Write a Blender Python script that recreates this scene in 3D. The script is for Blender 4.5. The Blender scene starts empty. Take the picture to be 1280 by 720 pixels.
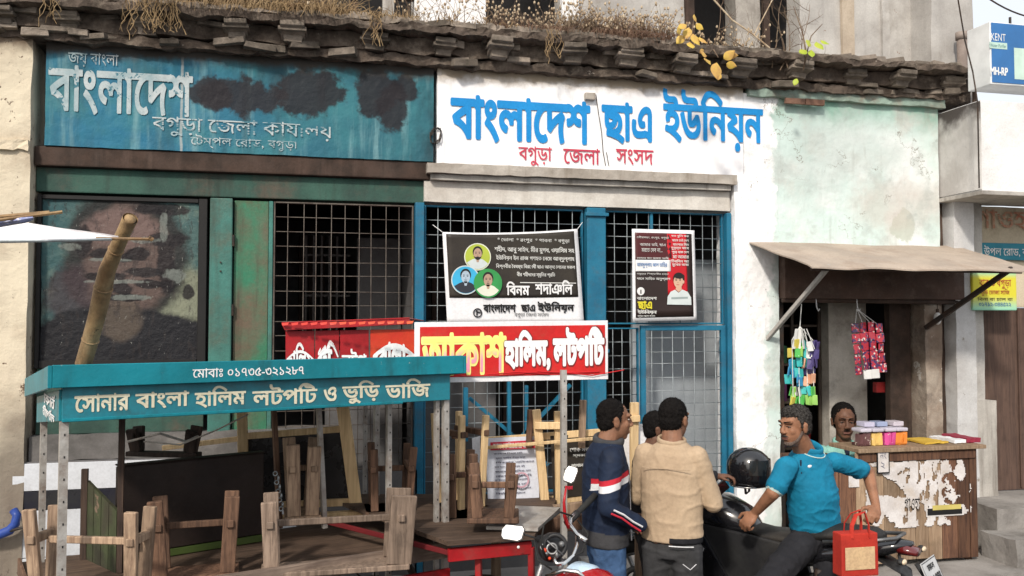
import bpy, bmesh, math, random
from mathutils import Vector, Matrix, noise as mn
random.seed(7)
sc = bpy.context.scene
COL = sc.collection
rad = math.radians
# ------------------------------------------------------------------ camera
YAW, PITCH, FPX, CAMH, DIST = rad(13.3), rad(2.2), 1108.0, 2.15, 7.3
cam = bpy.data.cameras.new('camera'); co = bpy.data.objects.new('camera', cam); COL.objects.link(co)
cam.sensor_width = 36; cam.lens = FPX / 1280 * 36; cam.clip_end = 500; cam.clip_start = .05
co.location = (0, -DIST, CAMH); co.rotation_euler = (math.pi/2 + PITCH, 0, -YAW)
sc.camera = co
# ------------------------------------------------------------------ sky, sun, exposure
SUN_EL, SUN_AZ = rad(37), rad(-32)      # azimuth: seen from the street, the sun is behind the viewer, to the left
w = bpy.data.worlds.new('World'); sc.world = w; w.use_nodes = True
sky = w.node_tree.nodes.new('ShaderNodeTexSky'); sky.sky_type = 'NISHITA'; sky.sun_disc = False
sky.sun_elevation = SUN_EL; sky.sun_rotation = math.pi - SUN_AZ
sky.dust_density = 6; sky.air_density = 1.0; sky.ozone_density = 1
bgn = w.node_tree.nodes['Background']; mx = w.node_tree.nodes.new('ShaderNodeMix'); mx.data_type = 'RGBA'; mx.inputs[0].default_value = .72      # hazy white winter sky
mx.inputs[7].default_value = (8.6, 8.9, 9.3, 1); w.node_tree.links.new(sky.outputs[0], mx.inputs[6]); w.node_tree.links.new(mx.outputs[2], bgn.inputs[0]); bgn.inputs[1].default_value = .115
sl = bpy.data.lights.new('sun', 'SUN'); so = bpy.data.objects.new('sun', sl); COL.objects.link(so)
sl.energy = 2.6; sl.angle = rad(5.0); sl.color = (1, .93, .83)
sdir = Vector((-math.sin(-SUN_AZ)*math.cos(SUN_EL), -math.cos(SUN_AZ)*math.cos(SUN_EL), math.sin(SUN_EL)))
so.rotation_euler = sdir.to_track_quat('Z', 'Y').to_euler(); so.location = sdir*20
sc.view_settings.view_transform = 'Standard'; sc.view_settings.look = 'None'
sc.view_settings.exposure = 0.28; sc.view_settings.gamma = 1
# ------------------------------------------------------------------ picture to place
CR = co.rotation_euler.to_matrix(); CP = Vector(co.location)
def ray(u, v): return CR @ Vector(((u-640)/FPX, -(v-360)/FPX, -1))
def F(u, v, Y=0.0):
    r = ray(u, v); return CP + r*((Y-CP.y)/r.y)
def D(u, v, d):                                  # point at depth d
    return CP + ray(u, v)*d
def G(u, d, z):                                  # point at height z, image column u, depth d
    p = CP + ray(u, 400)*d; return Vector((p.x, p.y, z))
def X(u, Y=0.0, v=300): return F(u, v, Y).x
def Z(v, u=640, Y=0.0): return F(u, v, Y).z
# ------------------------------------------------------------------ objects
MATS = {}
def tag(o, label=None, cat=None, group=None, kind=None):
    if label: o['label'] = label
    if cat: o['category'] = cat
    if group: o['group'] = group
    if kind: o['kind'] = kind
    return o
def thing(name, label, cat, loc=(0, 0, 0), rz=0, group=None):
    o = bpy.data.objects.new(name, None); COL.objects.link(o); o.empty_display_size = .1
    o.location = loc; o.rotation_euler = (0, 0, rz)
    MATS[o.name] = Matrix.Translation(Vector(loc)) @ Matrix.Rotation(rz, 4, 'Z')
    return tag(o, label, cat, group)
def copy_tree(o, parent=None):
    c = o.copy(); COL.objects.link(c); c.parent = parent
    for ch in [k for k in o.children]: copy_tree(ch, c)
    return c
def link_mesh(name, me, parent=None):
    o = bpy.data.objects.new(name, me); COL.objects.link(o)
    if parent:
        o.parent = parent
        MATS[o.name] = MATS.get(parent.name, Matrix.Identity(4))
    return o
def basis(zdir, hint=Vector((0, 0, 1))):
    z = zdir.normalized()
    x = hint.cross(z)
    if x.length < 1e-4: x = Vector((1, 0, 0)).cross(z)
    if x.length < 1e-4: x = Vector((0, 1, 0)).cross(z)
    x.normalize(); return x, z.cross(x), z
class MB:
    def __init__(s): s.v = []; s.f = []; s.mi = []; s.m = 0
    def add(s, vs, fs):
        n = len(s.v); s.v += [Vector(p) for p in vs]; s.f += [tuple(i+n for i in f) for f in fs]; s.mi += [s.m]*len(fs); return s
    def box(s, a, b, j=0):
        x0, y0, z0 = a; x1, y1, z1 = b
        vs = [(x, y, z) for z in (z0, z1) for y in (y0, y1) for x in (x0, x1)]
        if j: vs = [(x+random.uniform(-j, j), y+random.uniform(-j, j), z+random.uniform(-j, j)) for x, y, z in vs]
        return s.add(vs, [(0, 2, 3, 1), (4, 5, 7, 6), (0, 1, 5, 4), (2, 6, 7, 3), (0, 4, 6, 2), (1, 3, 7, 5)])
    def cbox(s, c, size, j=0):
        return s.box([c[i]-size[i]/2 for i in range(3)], [c[i]+size[i]/2 for i in range(3)], j)
    def beam(s, p0, p1, w, t, hint=(0, 0, 1), w1=None, t1=None):
        p0, p1 = Vector(p0), Vector(p1); x, y, z = basis(p1-p0, Vector(hint))
        w1 = w1 or w; t1 = t1 or t; vs = []
        for p, a, b in ((p0, w/2, t/2), (p1, w1/2, t1/2)):
            vs += [p-x*a-y*b, p+x*a-y*b, p+x*a+y*b, p-x*a+y*b]
        return s.add(vs, [(3, 2, 1, 0), (4, 5, 6, 7), (0, 1, 5, 4), (1, 2, 6, 5), (2, 3, 7, 6), (3, 0, 4, 7)])
    def tube(s, pts, r, seg=8, cap=True, flat=1.0, hint=(0, 0, 1)):
        pts = [Vector(p) for p in pts]; n = len(pts)
        rs = r if isinstance(r, (list, tuple)) else [r]*n
        vs = []; px = None
        for i, p in enumerate(pts):
            d = (pts[min(i+1, n-1)]-pts[max(i-1, 0)])
            if d.length < 1e-7: d = Vector((0, 0, 1))
            d.normalize()
            if px is None: x, y, _ = basis(d, Vector(hint))
            else:
                x = px-d*px.dot(d)
                if x.length < 1e-5: x, y, _ = basis(d)
                x.normalize(); y = d.cross(x)
            px = x
            for k in range(seg):
                a = 2*math.pi*k/seg; vs.append(p+x*math.cos(a)*rs[i]+y*math.sin(a)*rs[i]*flat)
        fs = [(i*seg+k, i*seg+(k+1) % seg, (i+1)*seg+(k+1) % seg, (i+1)*seg+k) for i in range(n-1) for k in range(seg)]
        if cap: fs += [tuple(range(seg-1, -1, -1)), tuple((n-1)*seg+k for k in range(seg))]
        return s.add(vs, fs)
    def cap(s, p0, p1, r0, r1, seg=12, flat=1.0, hint=(0, 0, 1)):   # tapered capsule
        p0, p1 = Vector(p0), Vector(p1); d = (p1-p0).normalized() if (p1-p0).length > 1e-6 else Vector((0, 0, 1))
        pts = []; rs = []
        for a in (85, 60, 30): pts.append(p0-d*r0*math.sin(rad(a))); rs.append(r0*math.cos(rad(a)))
        for t in (0, .25, .5, .75, 1): pts.append(p0.lerp(p1, t)); rs.append(r0+(r1-r0)*t)
        for a in (30, 60, 85): pts.append(p1+d*r1*math.sin(rad(a))); rs.append(r1*math.cos(rad(a)))
        return s.tube(pts, rs, seg, True, flat, hint)
    def ell(s, c, r, rot=None, seg=16, rings=10):
        c = Vector(c); r = Vector((r, r, r)) if not hasattr(r, '__len__') else Vector(r); vs = []; fs = []
        R = rot or Matrix.Identity(3)
        for i in range(rings+1):
            a = math.pi*(i+.02 if i == 0 else (i-.02 if i == rings else i))/rings
            for k in range(seg):
                b = 2*math.pi*k/seg
                vs.append(c+R @ Vector((math.sin(a)*math.cos(b)*r.x, math.sin(a)*math.sin(b)*r.y, -math.cos(a)*r.z)))
        fs = [(i*seg+k, i*seg+(k+1) % seg, (i+1)*seg+(k+1) % seg, (i+1)*seg+k) for i in range(rings) for k in range(seg)]
        fs += [tuple(range(seg-1, -1, -1)), tuple(rings*seg+k for k in range(seg))]
        return s.add(vs, fs)
    def loft(s, rings, seg=20):       # rings: (centre, xvec, yvec)
        vs = []
        for c, a, b in rings:
            for k in range(seg):
                t = 2*math.pi*k/seg; vs.append(Vector(c)+Vector(a)*math.cos(t)+Vector(b)*math.sin(t))
        n = len(rings)
        fs = [(i*seg+k, i*seg+(k+1) % seg, (i+1)*seg+(k+1) % seg, (i+1)*seg+k) for i in range(n-1) for k in range(seg)]
        fs += [tuple(range(seg-1, -1, -1)), tuple((n-1)*seg+k for k in range(seg))]
        return s.add(vs, fs)
    def prism(s, poly, axis, a, b):   # polygon of 2D points extruded along axis from a to b
        def P(p, t): return {'y': (p[0], t, p[1]), 'x': (t, p[0], p[1]), 'z': (p[0], p[1], t)}[axis]
        n = len(poly); vs = [P(p, a) for p in poly]+[P(p, b) for p in poly]
        return s.add(vs, [tuple(range(n)), tuple(range(2*n-1, n-1, -1))]+[(i, i+n, (i+1) % n+n, (i+1) % n) for i in range(n)])
    def torus(s, c, axis, R, r, seg=32, ts=8, flat=1.0):
        c = Vector(c); x, y, z = basis(Vector(axis)); vs = []
        for i in range(seg):
            a = 2*math.pi*i/seg; d = x*math.cos(a)+y*math.sin(a)
            for k in range(ts):
                b = 2*math.pi*k/ts; vs.append(c+d*(R+r*math.cos(b))+z*r*math.sin(b)*flat)
        return s.add(vs, [(i*ts+k, i*ts+(k+1) % ts, ((i+1) % seg)*ts+(k+1) % ts, ((i+1) % seg)*ts+k) for i in range(seg) for k in range(ts)])
    def mesh(s, name, mats):
        me = bpy.data.meshes.new(name); me.from_pydata([tuple(p) for p in s.v], [], s.f)
        mats = mats if isinstance(mats, list) else [mats]
        for m in mats: me.materials.append(m)
        if len(mats) > 1: me.polygons.foreach_set('material_index', s.mi)
        me.update(); return me
    def build(s, name, mats, parent=None, world=True, smooth=False, bevel=0, fix=True):
        if parent is not None and world:
            Mi = MATS.get(parent.name, Matrix.Identity(4)).inverted(); s.v = [Mi @ p for p in s.v]
        me = s.mesh(name, mats)
        if fix or bevel:
            bm = bmesh.new(); bm.from_mesh(me)
            if fix: bmesh.ops.recalc_face_normals(bm, faces=bm.faces)
            if bevel: bmesh.ops.bevel(bm, geom=list(bm.edges), offset=bevel, segments=2 if bevel > .004 else 1, affect='EDGES', profile=.6, clamp_overlap=True)
            bm.to_mesh(me); bm.free()
        if smooth: me.polygons.foreach_set('use_smooth', [True]*len(me.polygons))
        return link_mesh(name, me, parent)
def part(name, mat, parent, fn, **k):
    b = MB(); fn(b); return b.build(name, mat, parent, **k)
def pbox(name, mat, parent, a, b, bevel=.004, j=0): 
    m = MB(); m.box(a, b, j); return m.build(name, mat, parent, bevel=bevel)
def rough_grid(name, mat, parent, a, b, nx, ny, nz, amp, sc_=3.0, cut=None):
    """a box whose faces are subdivided and pushed about by noise (weathered masonry)"""
    bm = bmesh.new(); n = (nx, ny, nz); vid = {}
    def V(i, j, k):
        if (i, j, k) not in vid:
            p = Vector([a[q]+(b[q]-a[q])*(i, j, k)[q]/n[q] for q in range(3)])
            d = mn.noise_vector(p*sc_)*amp+mn.noise_vector(p*sc_*4)*amp*.5
            vid[(i, j, k)] = bm.verts.new(p+d)
        return vid[(i, j, k)]
    for i in range(nx):
        for k in range(nz):
            for j in (0, ny): bm.faces.new((V(i, j, k), V(i+1, j, k), V(i+1, j, k+1), V(i, j, k+1)))
    for i in range(nx):
        for j in range(ny):
            for k in (0, nz): bm.faces.new((V(i, j, k), V(i+1, j, k), V(i+1, j+1, k), V(i, j+1, k)))
    for j in range(ny):
        for k in range(nz):
            for i in (0, nx): bm.faces.new((V(i, j, k), V(i, j+1, k), V(i, j+1, k+1), V(i, j, k+1)))
    bmesh.ops.recalc_face_normals(bm, faces=bm.faces)
    if parent is not None:
        bm.transform(MATS.get(parent.name, Matrix.Identity(4)).inverted())
    me = bpy.data.meshes.new(name); bm.to_mesh(me); bm.free(); me.materials.append(mat)
    return link_mesh(name, me, parent)
# ------------------------------------------------------------------ materials
class N:
    def __init__(s, name):
        s.m = bpy.data.materials.new(name); s.m.use_nodes = True; s.t = s.m.node_tree
        s.b = s.t.nodes['Principled BSDF']; s.g = s.t.nodes.new('ShaderNodeNewGeometry'); s.pos = s.g.outputs['Position']
        s.sep = None
    def new(s, ty, **k):
        n = s.t.nodes.new(ty)
        for a, b in k.items(): setattr(n, a, b)
        return n
    def ln(s, a, b):
        if isinstance(a, (int, float)): b.default_value = a
        elif isinstance(a, tuple): b.default_value = a if len(a) == 4 else (*a, 1)
        else: s.t.links.new(a, b)
    def xyz(s, i):
        if not s.sep:
            s.sep = s.new('ShaderNodeSeparateXYZ'); s.ln(s.pos, s.sep.inputs[0])
        return s.sep.outputs[i]
    def math(s, op, a, b=0.0, c=None):
        n = s.new('ShaderNodeMath', operation=op); s.ln(a, n.inputs[0]); s.ln(b, n.inputs[1])
        if c is not None: s.ln(c, n.inputs[2])
        return n.outputs[0]
    def noise(s, scale, detail=4, stretch=None, rough=.6, off=0, dist=0):
        n = s.new('ShaderNodeTexNoise'); n.inputs['Scale'].default_value = scale; n.inputs['Detail'].default_value = detail
        n.inputs['Roughness'].default_value = rough; n.inputs['Distortion'].default_value = dist
        mp = s.new('ShaderNodeMapping'); s.ln(s.pos, mp.inputs[0]); mp.inputs[3].default_value = stretch or (1, 1, 1); mp.inputs[1].default_value = (off, off*1.7, off*.6)
        s.ln(mp.outputs[0], n.inputs['Vector']); return n.outputs[0]
    def vor(s, scale, stretch=None, feature='DISTANCE_TO_EDGE'):
        n = s.new('ShaderNodeTexVoronoi', feature=feature); n.inputs['Scale'].default_value = scale
        mp = s.new('ShaderNodeMapping'); s.ln(s.pos, mp.inputs[0]); mp.inputs[3].default_value = stretch or (1, 1, 1)
        s.ln(mp.outputs[0], n.inputs['Vector']); return n.outputs[0]
    def ramp(s, x, a, b, lo=0, hi=1):
        n = s.new('ShaderNodeMapRange', interpolation_type='SMOOTHSTEP'); s.ln(x, n.inputs[0])
        for i, v in ((1, a), (2, b), (3, lo), (4, hi)): n.inputs[i].default_value = v
        return n.outputs[0]
    def mix(s, f, a, b):
        n = s.new('ShaderNodeMix', data_type='RGBA'); s.ln(f, n.inputs[0]); s.ln(a, n.inputs[6]); s.ln(b, n.inputs[7]); return n.outputs[2]
    def blob(s, cx, cz, rx, rz, wob=.5, soft=.35, nscale=4, off=0):
        """stain centred at world x, z"""
        x = s.math('DIVIDE', s.math('SUBTRACT', s.xyz(0), cx), rx); z = s.math('DIVIDE', s.math('SUBTRACT', s.xyz(2), cz), rz)
        d = s.math('SQRT', s.math('ADD', s.math('MULTIPLY', x, x), s.math('MULTIPLY', z, z)))
        d = s.math('ADD', d, s.math('MULTIPLY', s.math('SUBTRACT', s.noise(nscale, 5, off=off), .5), wob*2.2))
        return s.ramp(d, 1+soft/2, 1-soft/2)
    def end(s, col, rough=.8, bump=None, bs=.3, metal=0, spec=.2, coat=0, bd=.02):
        s.ln(col, s.b.inputs['Base Color']); s.ln(rough, s.b.inputs['Roughness']); s.b.inputs['Metallic'].default_value = metal
        s.b.inputs['Specular IOR Level'].default_value = spec; s.b.inputs['Coat Weight'].default_value = coat
        if bump is not None:
            n = s.new('ShaderNodeBump'); n.inputs['Strength'].default_value = bs; n.inputs['Distance'].default_value = bd
            s.ln(bump, n.inputs['Height']); s.ln(n.outputs[0], s.b.inputs['Normal'])
        return s.m
def mul(c, k): return tuple(min(1, x*k) for x in c)
def M(name, col, col2=None, scale=4, rough=.8, metal=0, bump=.3, spec=.25, stain=None, sa=.5, ss=2.2, streak=None, ka=.5, rnd=0, coat=0, grain=.16, patch=None, pa=.62, ps=3):
    n = N(name); col2 = col2 or mul(col, .75)
    c = n.mix(n.ramp(n.noise(scale, 6), .35, .68), col, col2)
    if stain: c = n.mix(n.math('MULTIPLY', n.ramp(n.noise(ss, 8, rough=.7, off=3), .48, .72), sa), c, stain)
    if streak: c = n.mix(n.math('MULTIPLY', n.ramp(n.noise(9, 6, (1, 1, .09), off=5), .5, .75), ka), c, streak)
    if patch: c = n.mix(n.ramp(n.noise(ps, 10, rough=.72, off=9), pa, pa+.02), c, patch)
    if grain: c = n.mix(n.math('MULTIPLY', n.ramp(n.noise(60, 3), .35, .7), grain), c, mul(col, .35))
    if rnd:
        oi = n.new('ShaderNodeObjectInfo'); h = n.new('ShaderNodeHueSaturation'); n.ln(c, h.inputs['Color'])
        n.ln(n.ramp(oi.outputs['Random'], 0, 1, 1-rnd, 1+rnd), h.inputs['Value']); c = h.outputs[0]
    r = n.ramp(n.noise(7, 4, off=2), .3, .7, max(.05, rough-.1), min(1, rough+.12))
    h = n.math('ADD', n.noise(14, 8, rough=.7), n.math('MULTIPLY', n.noise(90, 3), .25))
    return n.end(c, r, h if bump else None, bump, metal, spec, coat)
def wood(name, c1, c2, rnd=.25, axis='z', rough=.75, dirt=.4):
    n = N(name); st = {'z': (14, 14, .9), 'x': (.9, 14, 14), 'y': (14, .9, 14)}[axis]
    tc = n.new('ShaderNodeTexCoord'); n.pos = tc.outputs['Object']
    g = n.noise(3.2, 6, st, .65, dist=.6); c = n.mix(n.ramp(g, .35, .68), c1, c2)
    n.pos = n.g.outputs['Position']
    c = n.mix(n.math('MULTIPLY', n.ramp(n.noise(5, 6, off=4), .45, .7), dirt), c, mul(c2, .35))
    oi = n.new('ShaderNodeObjectInfo'); h = n.new('ShaderNodeHueSaturation'); n.ln(c, h.inputs['Color'])
    n.ln(n.ramp(oi.outputs['Random'], 0, 1, 1-rnd, 1+rnd), h.inputs['Value'])
    return n.end(h.outputs[0], rough, g, .35, spec=.3)
def flat(name, col, rough=.6, spec=.3, wear=None, wa=.6, metal=0, coat=0):
    n = N(name); c = n.mix(n.ramp(n.noise(5, 5), .3, .75), col, mul(col, .8))
    if wear: c = n.mix(n.ramp(n.noise(22, 8, rough=.7, off=1), wa, wa+.05), c, wear)
    return n.end(c, rough, metal=metal, spec=spec, coat=coat)
# ------------------------------------------------------------------ lettering (outlines of a typeface filled by rows)
_oc = {}
def outline(s):
    if s in _oc: return _oc[s]
    c = bpy.data.curves.new('t', 'FONT'); c.body = s; o = bpy.data.objects.new('t', c); COL.objects.link(o)
    bpy.context.view_layer.update()
    cu = o.to_curve(bpy.context.evaluated_depsgraph_get()); polys = []
    for sp in cu.splines:
        pl = []; bp = sp.bezier_points; n = len(bp)
        for i in range(n):
            a, b = bp[i], bp[(i+1) % n]; p0, p1, p2, p3 = a.co, a.handle_right, b.handle_left, b.co
            st = 1 if ((p1-p0).length < 1e-5 and (p2-p3).length < 1e-5) else 6
            for k in range(st):
                t = k/st; q = p0*(1-t)**3+p1*3*t*(1-t)**2+p2*3*t*t*(1-t)+p3*t**3; pl.append((q.x, q.y))
        polys.append(pl)
    o.to_curve_clear(); bpy.data.objects.remove(o); bpy.data.curves.remove(c)
    _oc[s] = polys; return polys
def spans(polys, rows, bold):
    ys = [p[1] for q in polys for p in q]; y0, y1 = min(ys), max(ys); h = (y1-y0)/rows; R = [[] for _ in range(rows)]
    for q in polys:
        for i in range(len(q)):
            (xa, ya), (xb, yb) = q[i], q[(i+1) % len(q)]
            if ya == yb: continue
            wd = 1 if yb > ya else -1; lo, hi = min(ya, yb), max(ya, yb)
            for r in range(max(0, int((lo-y0)/h)-1), min(rows, int((hi-y0)/h)+2)):
                y = y0+(r+.5)*h
                if lo <= y < hi: R[r].append((xa+(y-ya)/(yb-ya)*(xb-xa), wd))
    S = []
    for row in R:
        row.sort(); wv = 0; out = []
        for x, d in row:
            if wv == 0: st = x
            wv += d
            if wv == 0 and x-st > 1e-5: out.append((st, x))
        S.append(out)
    if bold:
        K = int(bold/h); T = []
        for r in range(-K, rows+K):
            al = []
            for k in range(-K, K+1):
                if 0 <= r+k < rows:
                    dx = math.sqrt(max(0, bold*bold-(k*h)**2)); al += [(a-dx, b+dx) for a, b in S[r+k]]
            al.sort(); o = []
            for a, b in al:
                if o and a <= o[-1][1]: o[-1][1] = max(o[-1][1], b)
                else: o.append([a, b])
            T.append(o)
        S = T; y0 -= K*h
    return S, y0, h
def lettering(s, mat, parent, P0, ex, ez, wdt, hgt, bold=0, rows=44, worn=0, name='lettering', warp=None, extra=None, keep=True):
    """s drawn in the rectangle with lower left corner P0, width along ex, height along ez"""
    polys = [list(q) for q in outline(s)]
    for sub, k, ox, oy in (extra or []): polys += [[(x*k+ox, y*k+oy) for x, y in q] for q in outline(sub)]
    S, y0, h = spans(polys, rows, bold)
    xs = [a for r in S for t in r for a in t]; x0, x1 = min(xs), max(xs); H = h*len(S)
    P0, ex, ez = Vector(P0), Vector(ex).normalized(), Vector(ez).normalized(); mb = MB()
    for r, row in enumerate(S):
        for a, b in row:
            if worn and random.random() < worn*(.3+mn.noise((a*3, r*h*3, 1.3))*2.2): continue
            m = max(1, int((b-a)/.25)) if warp else 1
            for q in range(m):
                A, B = a+(b-a)*q/m, a+(b-a)*(q+1)/m
                def P(x, y):
                    u, v = (x-x0)/(x1-x0), (y-y0)/H
                    if warp: u, v = warp(u, v)
                    return P0+ex*(u*wdt)+ez*(v*hgt)
                yb, yt = y0+r*h, y0+(r+1.02)*h
                mb.add([P(A, yb), P(B, yb), P(B, yt), P(A, yt)], [(0, 1, 2, 3)])
    return mb.build(name, mat, parent, fix=False)
# ================================================================== materials of the place
m_cream = M('cream_plaster', (.66, .57, .43), (.56, .47, .34), 1.4, .9, stain=(.2, .14, .09), sa=.45, ss=1.6, streak=(.2, .15, .1), ka=.35, patch=(.16, .1, .07), pa=.665, ps=5)
m_white = M('whitewash', (.84, .83, .83), (.76, .75, .74), 2, .85, stain=(.45, .4, .34), sa=.3, ss=1.5, bump=.35, patch=(.42, .38, .33), pa=.70, ps=6)
m_dirtyw = M('dirty_white_paint', (.5, .46, .41), (.33, .29, .25), 2.5, .85, stain=(.2, .17, .14), sa=.6, streak=(.2, .16, .12), ka=.6)
m_grey = M('grey_plaster', (.5, .47, .43), (.36, .34, .31), 1.8, .9, stain=(.12, .1, .09), sa=.6, ss=1.2, streak=(.14, .12, .1), ka=.7)
m_pale = M('pale_weathered_plaster', (.52, .5, .47), (.36, .34, .32), 1.6, .9, stain=(.2, .17, .14), sa=.6, ss=1.8, streak=(.2, .18, .17), ka=.3, patch=(.25, .18, .14), pa=.63, ps=4)
m_corn = M('sooty_masonry', (.13, .1, .08), (.05, .038, .03), 6, .95, stain=(.3, .25, .2), sa=.55, ss=7, bump=.8, patch=(.34, .29, .24), pa=.66, ps=9)
m_brick = M('broken_brick', (.3, .17, .12), (.2, .12, .09), 9, .95, stain=(.07, .05, .04), sa=.8, ss=6, rnd=.4, bump=.6)
m_stone = M('cornice_stone', (.27, .225, .185), (.12, .1, .08), 6, .95, stain=(.06, .05, .04), sa=.8, ss=5, rnd=.35, bump=.7)
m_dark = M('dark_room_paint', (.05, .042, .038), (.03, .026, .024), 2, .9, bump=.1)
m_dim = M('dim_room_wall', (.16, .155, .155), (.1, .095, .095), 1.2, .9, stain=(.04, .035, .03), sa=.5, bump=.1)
m_brown = M('brown_stained_beam', (.07, .045, .035), (.035, .025, .02), 5, .85, streak=(.15, .1, .08), ka=.4)
m_gbeam = M('dull_green_paint', (.045, .11, .085), (.03, .06, .05), 2, .7, stain=(.12, .08, .06), sa=.7, ss=2.5, streak=(.03, .03, .025), ka=.6)
m_gpost = M('teal_green_paint', (.06, .2, .17), (.05, .13, .11), 3, .6, stain=(.12, .08, .05), sa=.5, streak=(.04, .05, .04), ka=.6)
m_rustg = M('green_paint_over_rust', (.04, .19, .11), (.14, .1, .07), 2.2, .7, stain=(.15, .07, .045), sa=.8, ss=2.4, streak=(.08, .045, .035), ka=.8)
m_bpost = M('blue_enamel', (.02, .17, .28), (.015, .12, .21), 3, .45, stain=(.1, .09, .08), sa=.35, ss=6, bump=.1)
m_wire = M('galvanised_wire', (.36, .4, .42), (.2, .22, .23), 8, .5, metal=.5, bump=0)
m_wired = M('rusty_wire', (.16, .14, .12), (.09, .07, .06), 8, .7, metal=.3, bump=0)
m_iron = M('dark_iron', (.05, .045, .042), (.08, .05, .035), 8, .6, metal=.5)
m_conc = M('worn_concrete', (.33, .31, .29), (.24, .225, .21), 2, .92, stain=(.1, .09, .08), sa=.6, ss=2, bump=.5)
m_road = M('road_asphalt', (.07, .066, .062), (.05, .048, .045), 3, .93, stain=(.14, .12, .1), sa=.6, bump=.6)
m_slot = M('slotted_angle_steel', (.5, .48, .45), (.34, .31, .28), 8, .5, metal=.4, stain=(.16, .09, .06), sa=.6, ss=7)
m_black = flat('black_print', (.012, .011, .011), .6)
m_whp = flat('white_print', (.85, .85, .85), .6)
m_redp = flat('red_print', (.6, .02, .025), .5)

# the blue painted board: peeled to teal on the right, tarred over in two places
n = N('blue_painted_sign')
base = n.mix(n.ramp(n.xyz(0), -1.6, .9), (.022, .15, .25), (.028, .12, .155))
base = n.mix(n.ramp(n.noise(2.2, 6), .4, .7), base, (.04, .18, .21))
base = n.mix(n.math('MULTIPLY', n.ramp(n.noise(10, 6, (1, 1, .1)), .52, .78), .7), base, (.2, .36, .38))
base = n.mix(n.math('MULTIPLY', n.ramp(n.noise(4, 8, (1, 1, .3), off=6), .44, .66), n.ramp(n.xyz(0), -1.8, .8, .45, .95)), base, (.02, .055, .07))
base = n.mix(n.ramp(n.noise(9, 9, rough=.75, off=8), .68, .7), base, (.4, .44, .42))
pa, pb, pc, pd = F(300, 122), F(385, 118), F(470, 118), F(490, 140)
for i, (p, rx, rz) in enumerate(((pa, .32, .15), (pb, .26, .19), (pc, .17, .2), (pd, .13, .2), (F(265, 118), .16, .13), (F(505, 112), .12, .12))):
    base = n.mix(n.math('MULTIPLY', n.blob(p.x, p.z, rx, rz, .75, .3, 7, i), .94), base, (.018, .016, .02))
for u in (228, 546):
    base = n.mix(n.math('MULTIPLY', n.ramp(n.math('ABSOLUTE', n.math('SUBTRACT', n.math('ADD', n.xyz(0), n.math('MULTIPLY', n.noise(6, 4), .03)), X(u, 0, 120)+.015)), .014, .004), .55), base, (.5, .48, .44))
base = n.mix(n.ramp(n.math('ADD', n.xyz(2), n.math('MULTIPLY', n.noise(7, 6), .14)), 4.20, 4.30), base, (.04, .035, .03))
m_blue = n.end(base, .6, n.noise(20, 8), .35)
# white painted board and pier, chalky with scuffs
n = N('white_sign_paint')
c = n.mix(n.ramp(n.noise(2, 6), .4, .7), (.9, .9, .91), (.8, .79, .82))
c = n.mix(n.math('MULTIPLY', n.ramp(n.noise(12, 6, (1, 1, .08)), .58, .8), .35), c, (.5, .46, .4))
c = n.mix(n.ramp(n.math('ADD', n.xyz(2), n.math('MULTIPLY', n.noise(8, 6), .16)), 4.20, 4.32), c, (.33, .27, .2))
c = n.mix(n.math('MULTIPLY', n.ramp(n.noise(11, 9, rough=.75), .69, .71), .6), c, (.4, .37, .33))
m_wsign = n.end(c, .7, n.noise(18, 8), .25)
# mint wall with white overpaint creeping in from the left
n = N('mint_wall_faded')
c = n.mix(n.ramp(n.noise(1.5, 7), .38, .62), (.58, .7, .67), (.73, .77, .76))
c = n.mix(n.ramp(n.math('ADD', n.xyz(2), n.math('MULTIPLY', n.noise(3, 6), .5)), 4.1, 4.5), c, (.2, .38, .3))
c = n.mix(n.math('MULTIPLY', n.ramp(n.noise(2.4, 8, off=4), .5, .7), .6), c, (.55, .5, .46))
c = n.mix(n.math('MULTIPLY', n.ramp(n.noise(7, 7, (1, 1, .2), off=5), .58, .78), .6), c, (.3, .3, .26))
c = n.mix(n.ramp(n.noise(6, 9, rough=.72, off=2), .68, .695), c, (.4, .45, .38))
q = F(1125, 283); c = n.mix(n.math('MULTIPLY', n.blob(q.x, q.z, .13, .15, .8, .15, 6), .8), c, (.46, .5, .43)); q = F(1040, 200); c = n.mix(n.math('MULTIPLY', n.blob(q.x, q.z, .55, .4, .9, .9, 2.2, 3), .55), c, (.42, .5, .47)); q = F(1120, 260); c = n.mix(n.math('MULTIPLY', n.blob(q.x, q.z, .5, .22, .9, .9, 3, 7), .5), c, (.5, .45, .4))
edge = n.math('ADD', n.math('ADD', n.xyz(0), n.math('MULTIPLY', n.xyz(2), -.05)), n.math('MULTIPLY', n.noise(5, 7, rough=.65), .36))
c = n.mix(n.ramp(edge, 4.18, 4.13), c, (.88, .88, .89))
crk = n.math('ABSOLUTE', n.math('SUBTRACT', n.noise(1.7, 7, rough=.62, off=12), .5)); c = n.mix(n.math('MULTIPLY', n.math('MULTIPLY', n.ramp(crk, .0045, .001), n.ramp(n.noise(1.6, 3, off=6), .5, .58)), .8), c, (.16, .13, .1))
c = n.mix(n.math('MULTIPLY', n.ramp(n.noise(3.2, 8, rough=.7, off=21), .5, .66), .5), c, (.4, .44, .42)); c = n.mix(n.math('MULTIPLY', n.ramp(n.noise(14, 8, (1, 1, .12), off=15), .58, .75), .35), c, (.35, .36, .33))
m_mint = n.end(c, .85, n.noise(16, 8), .4)
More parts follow.
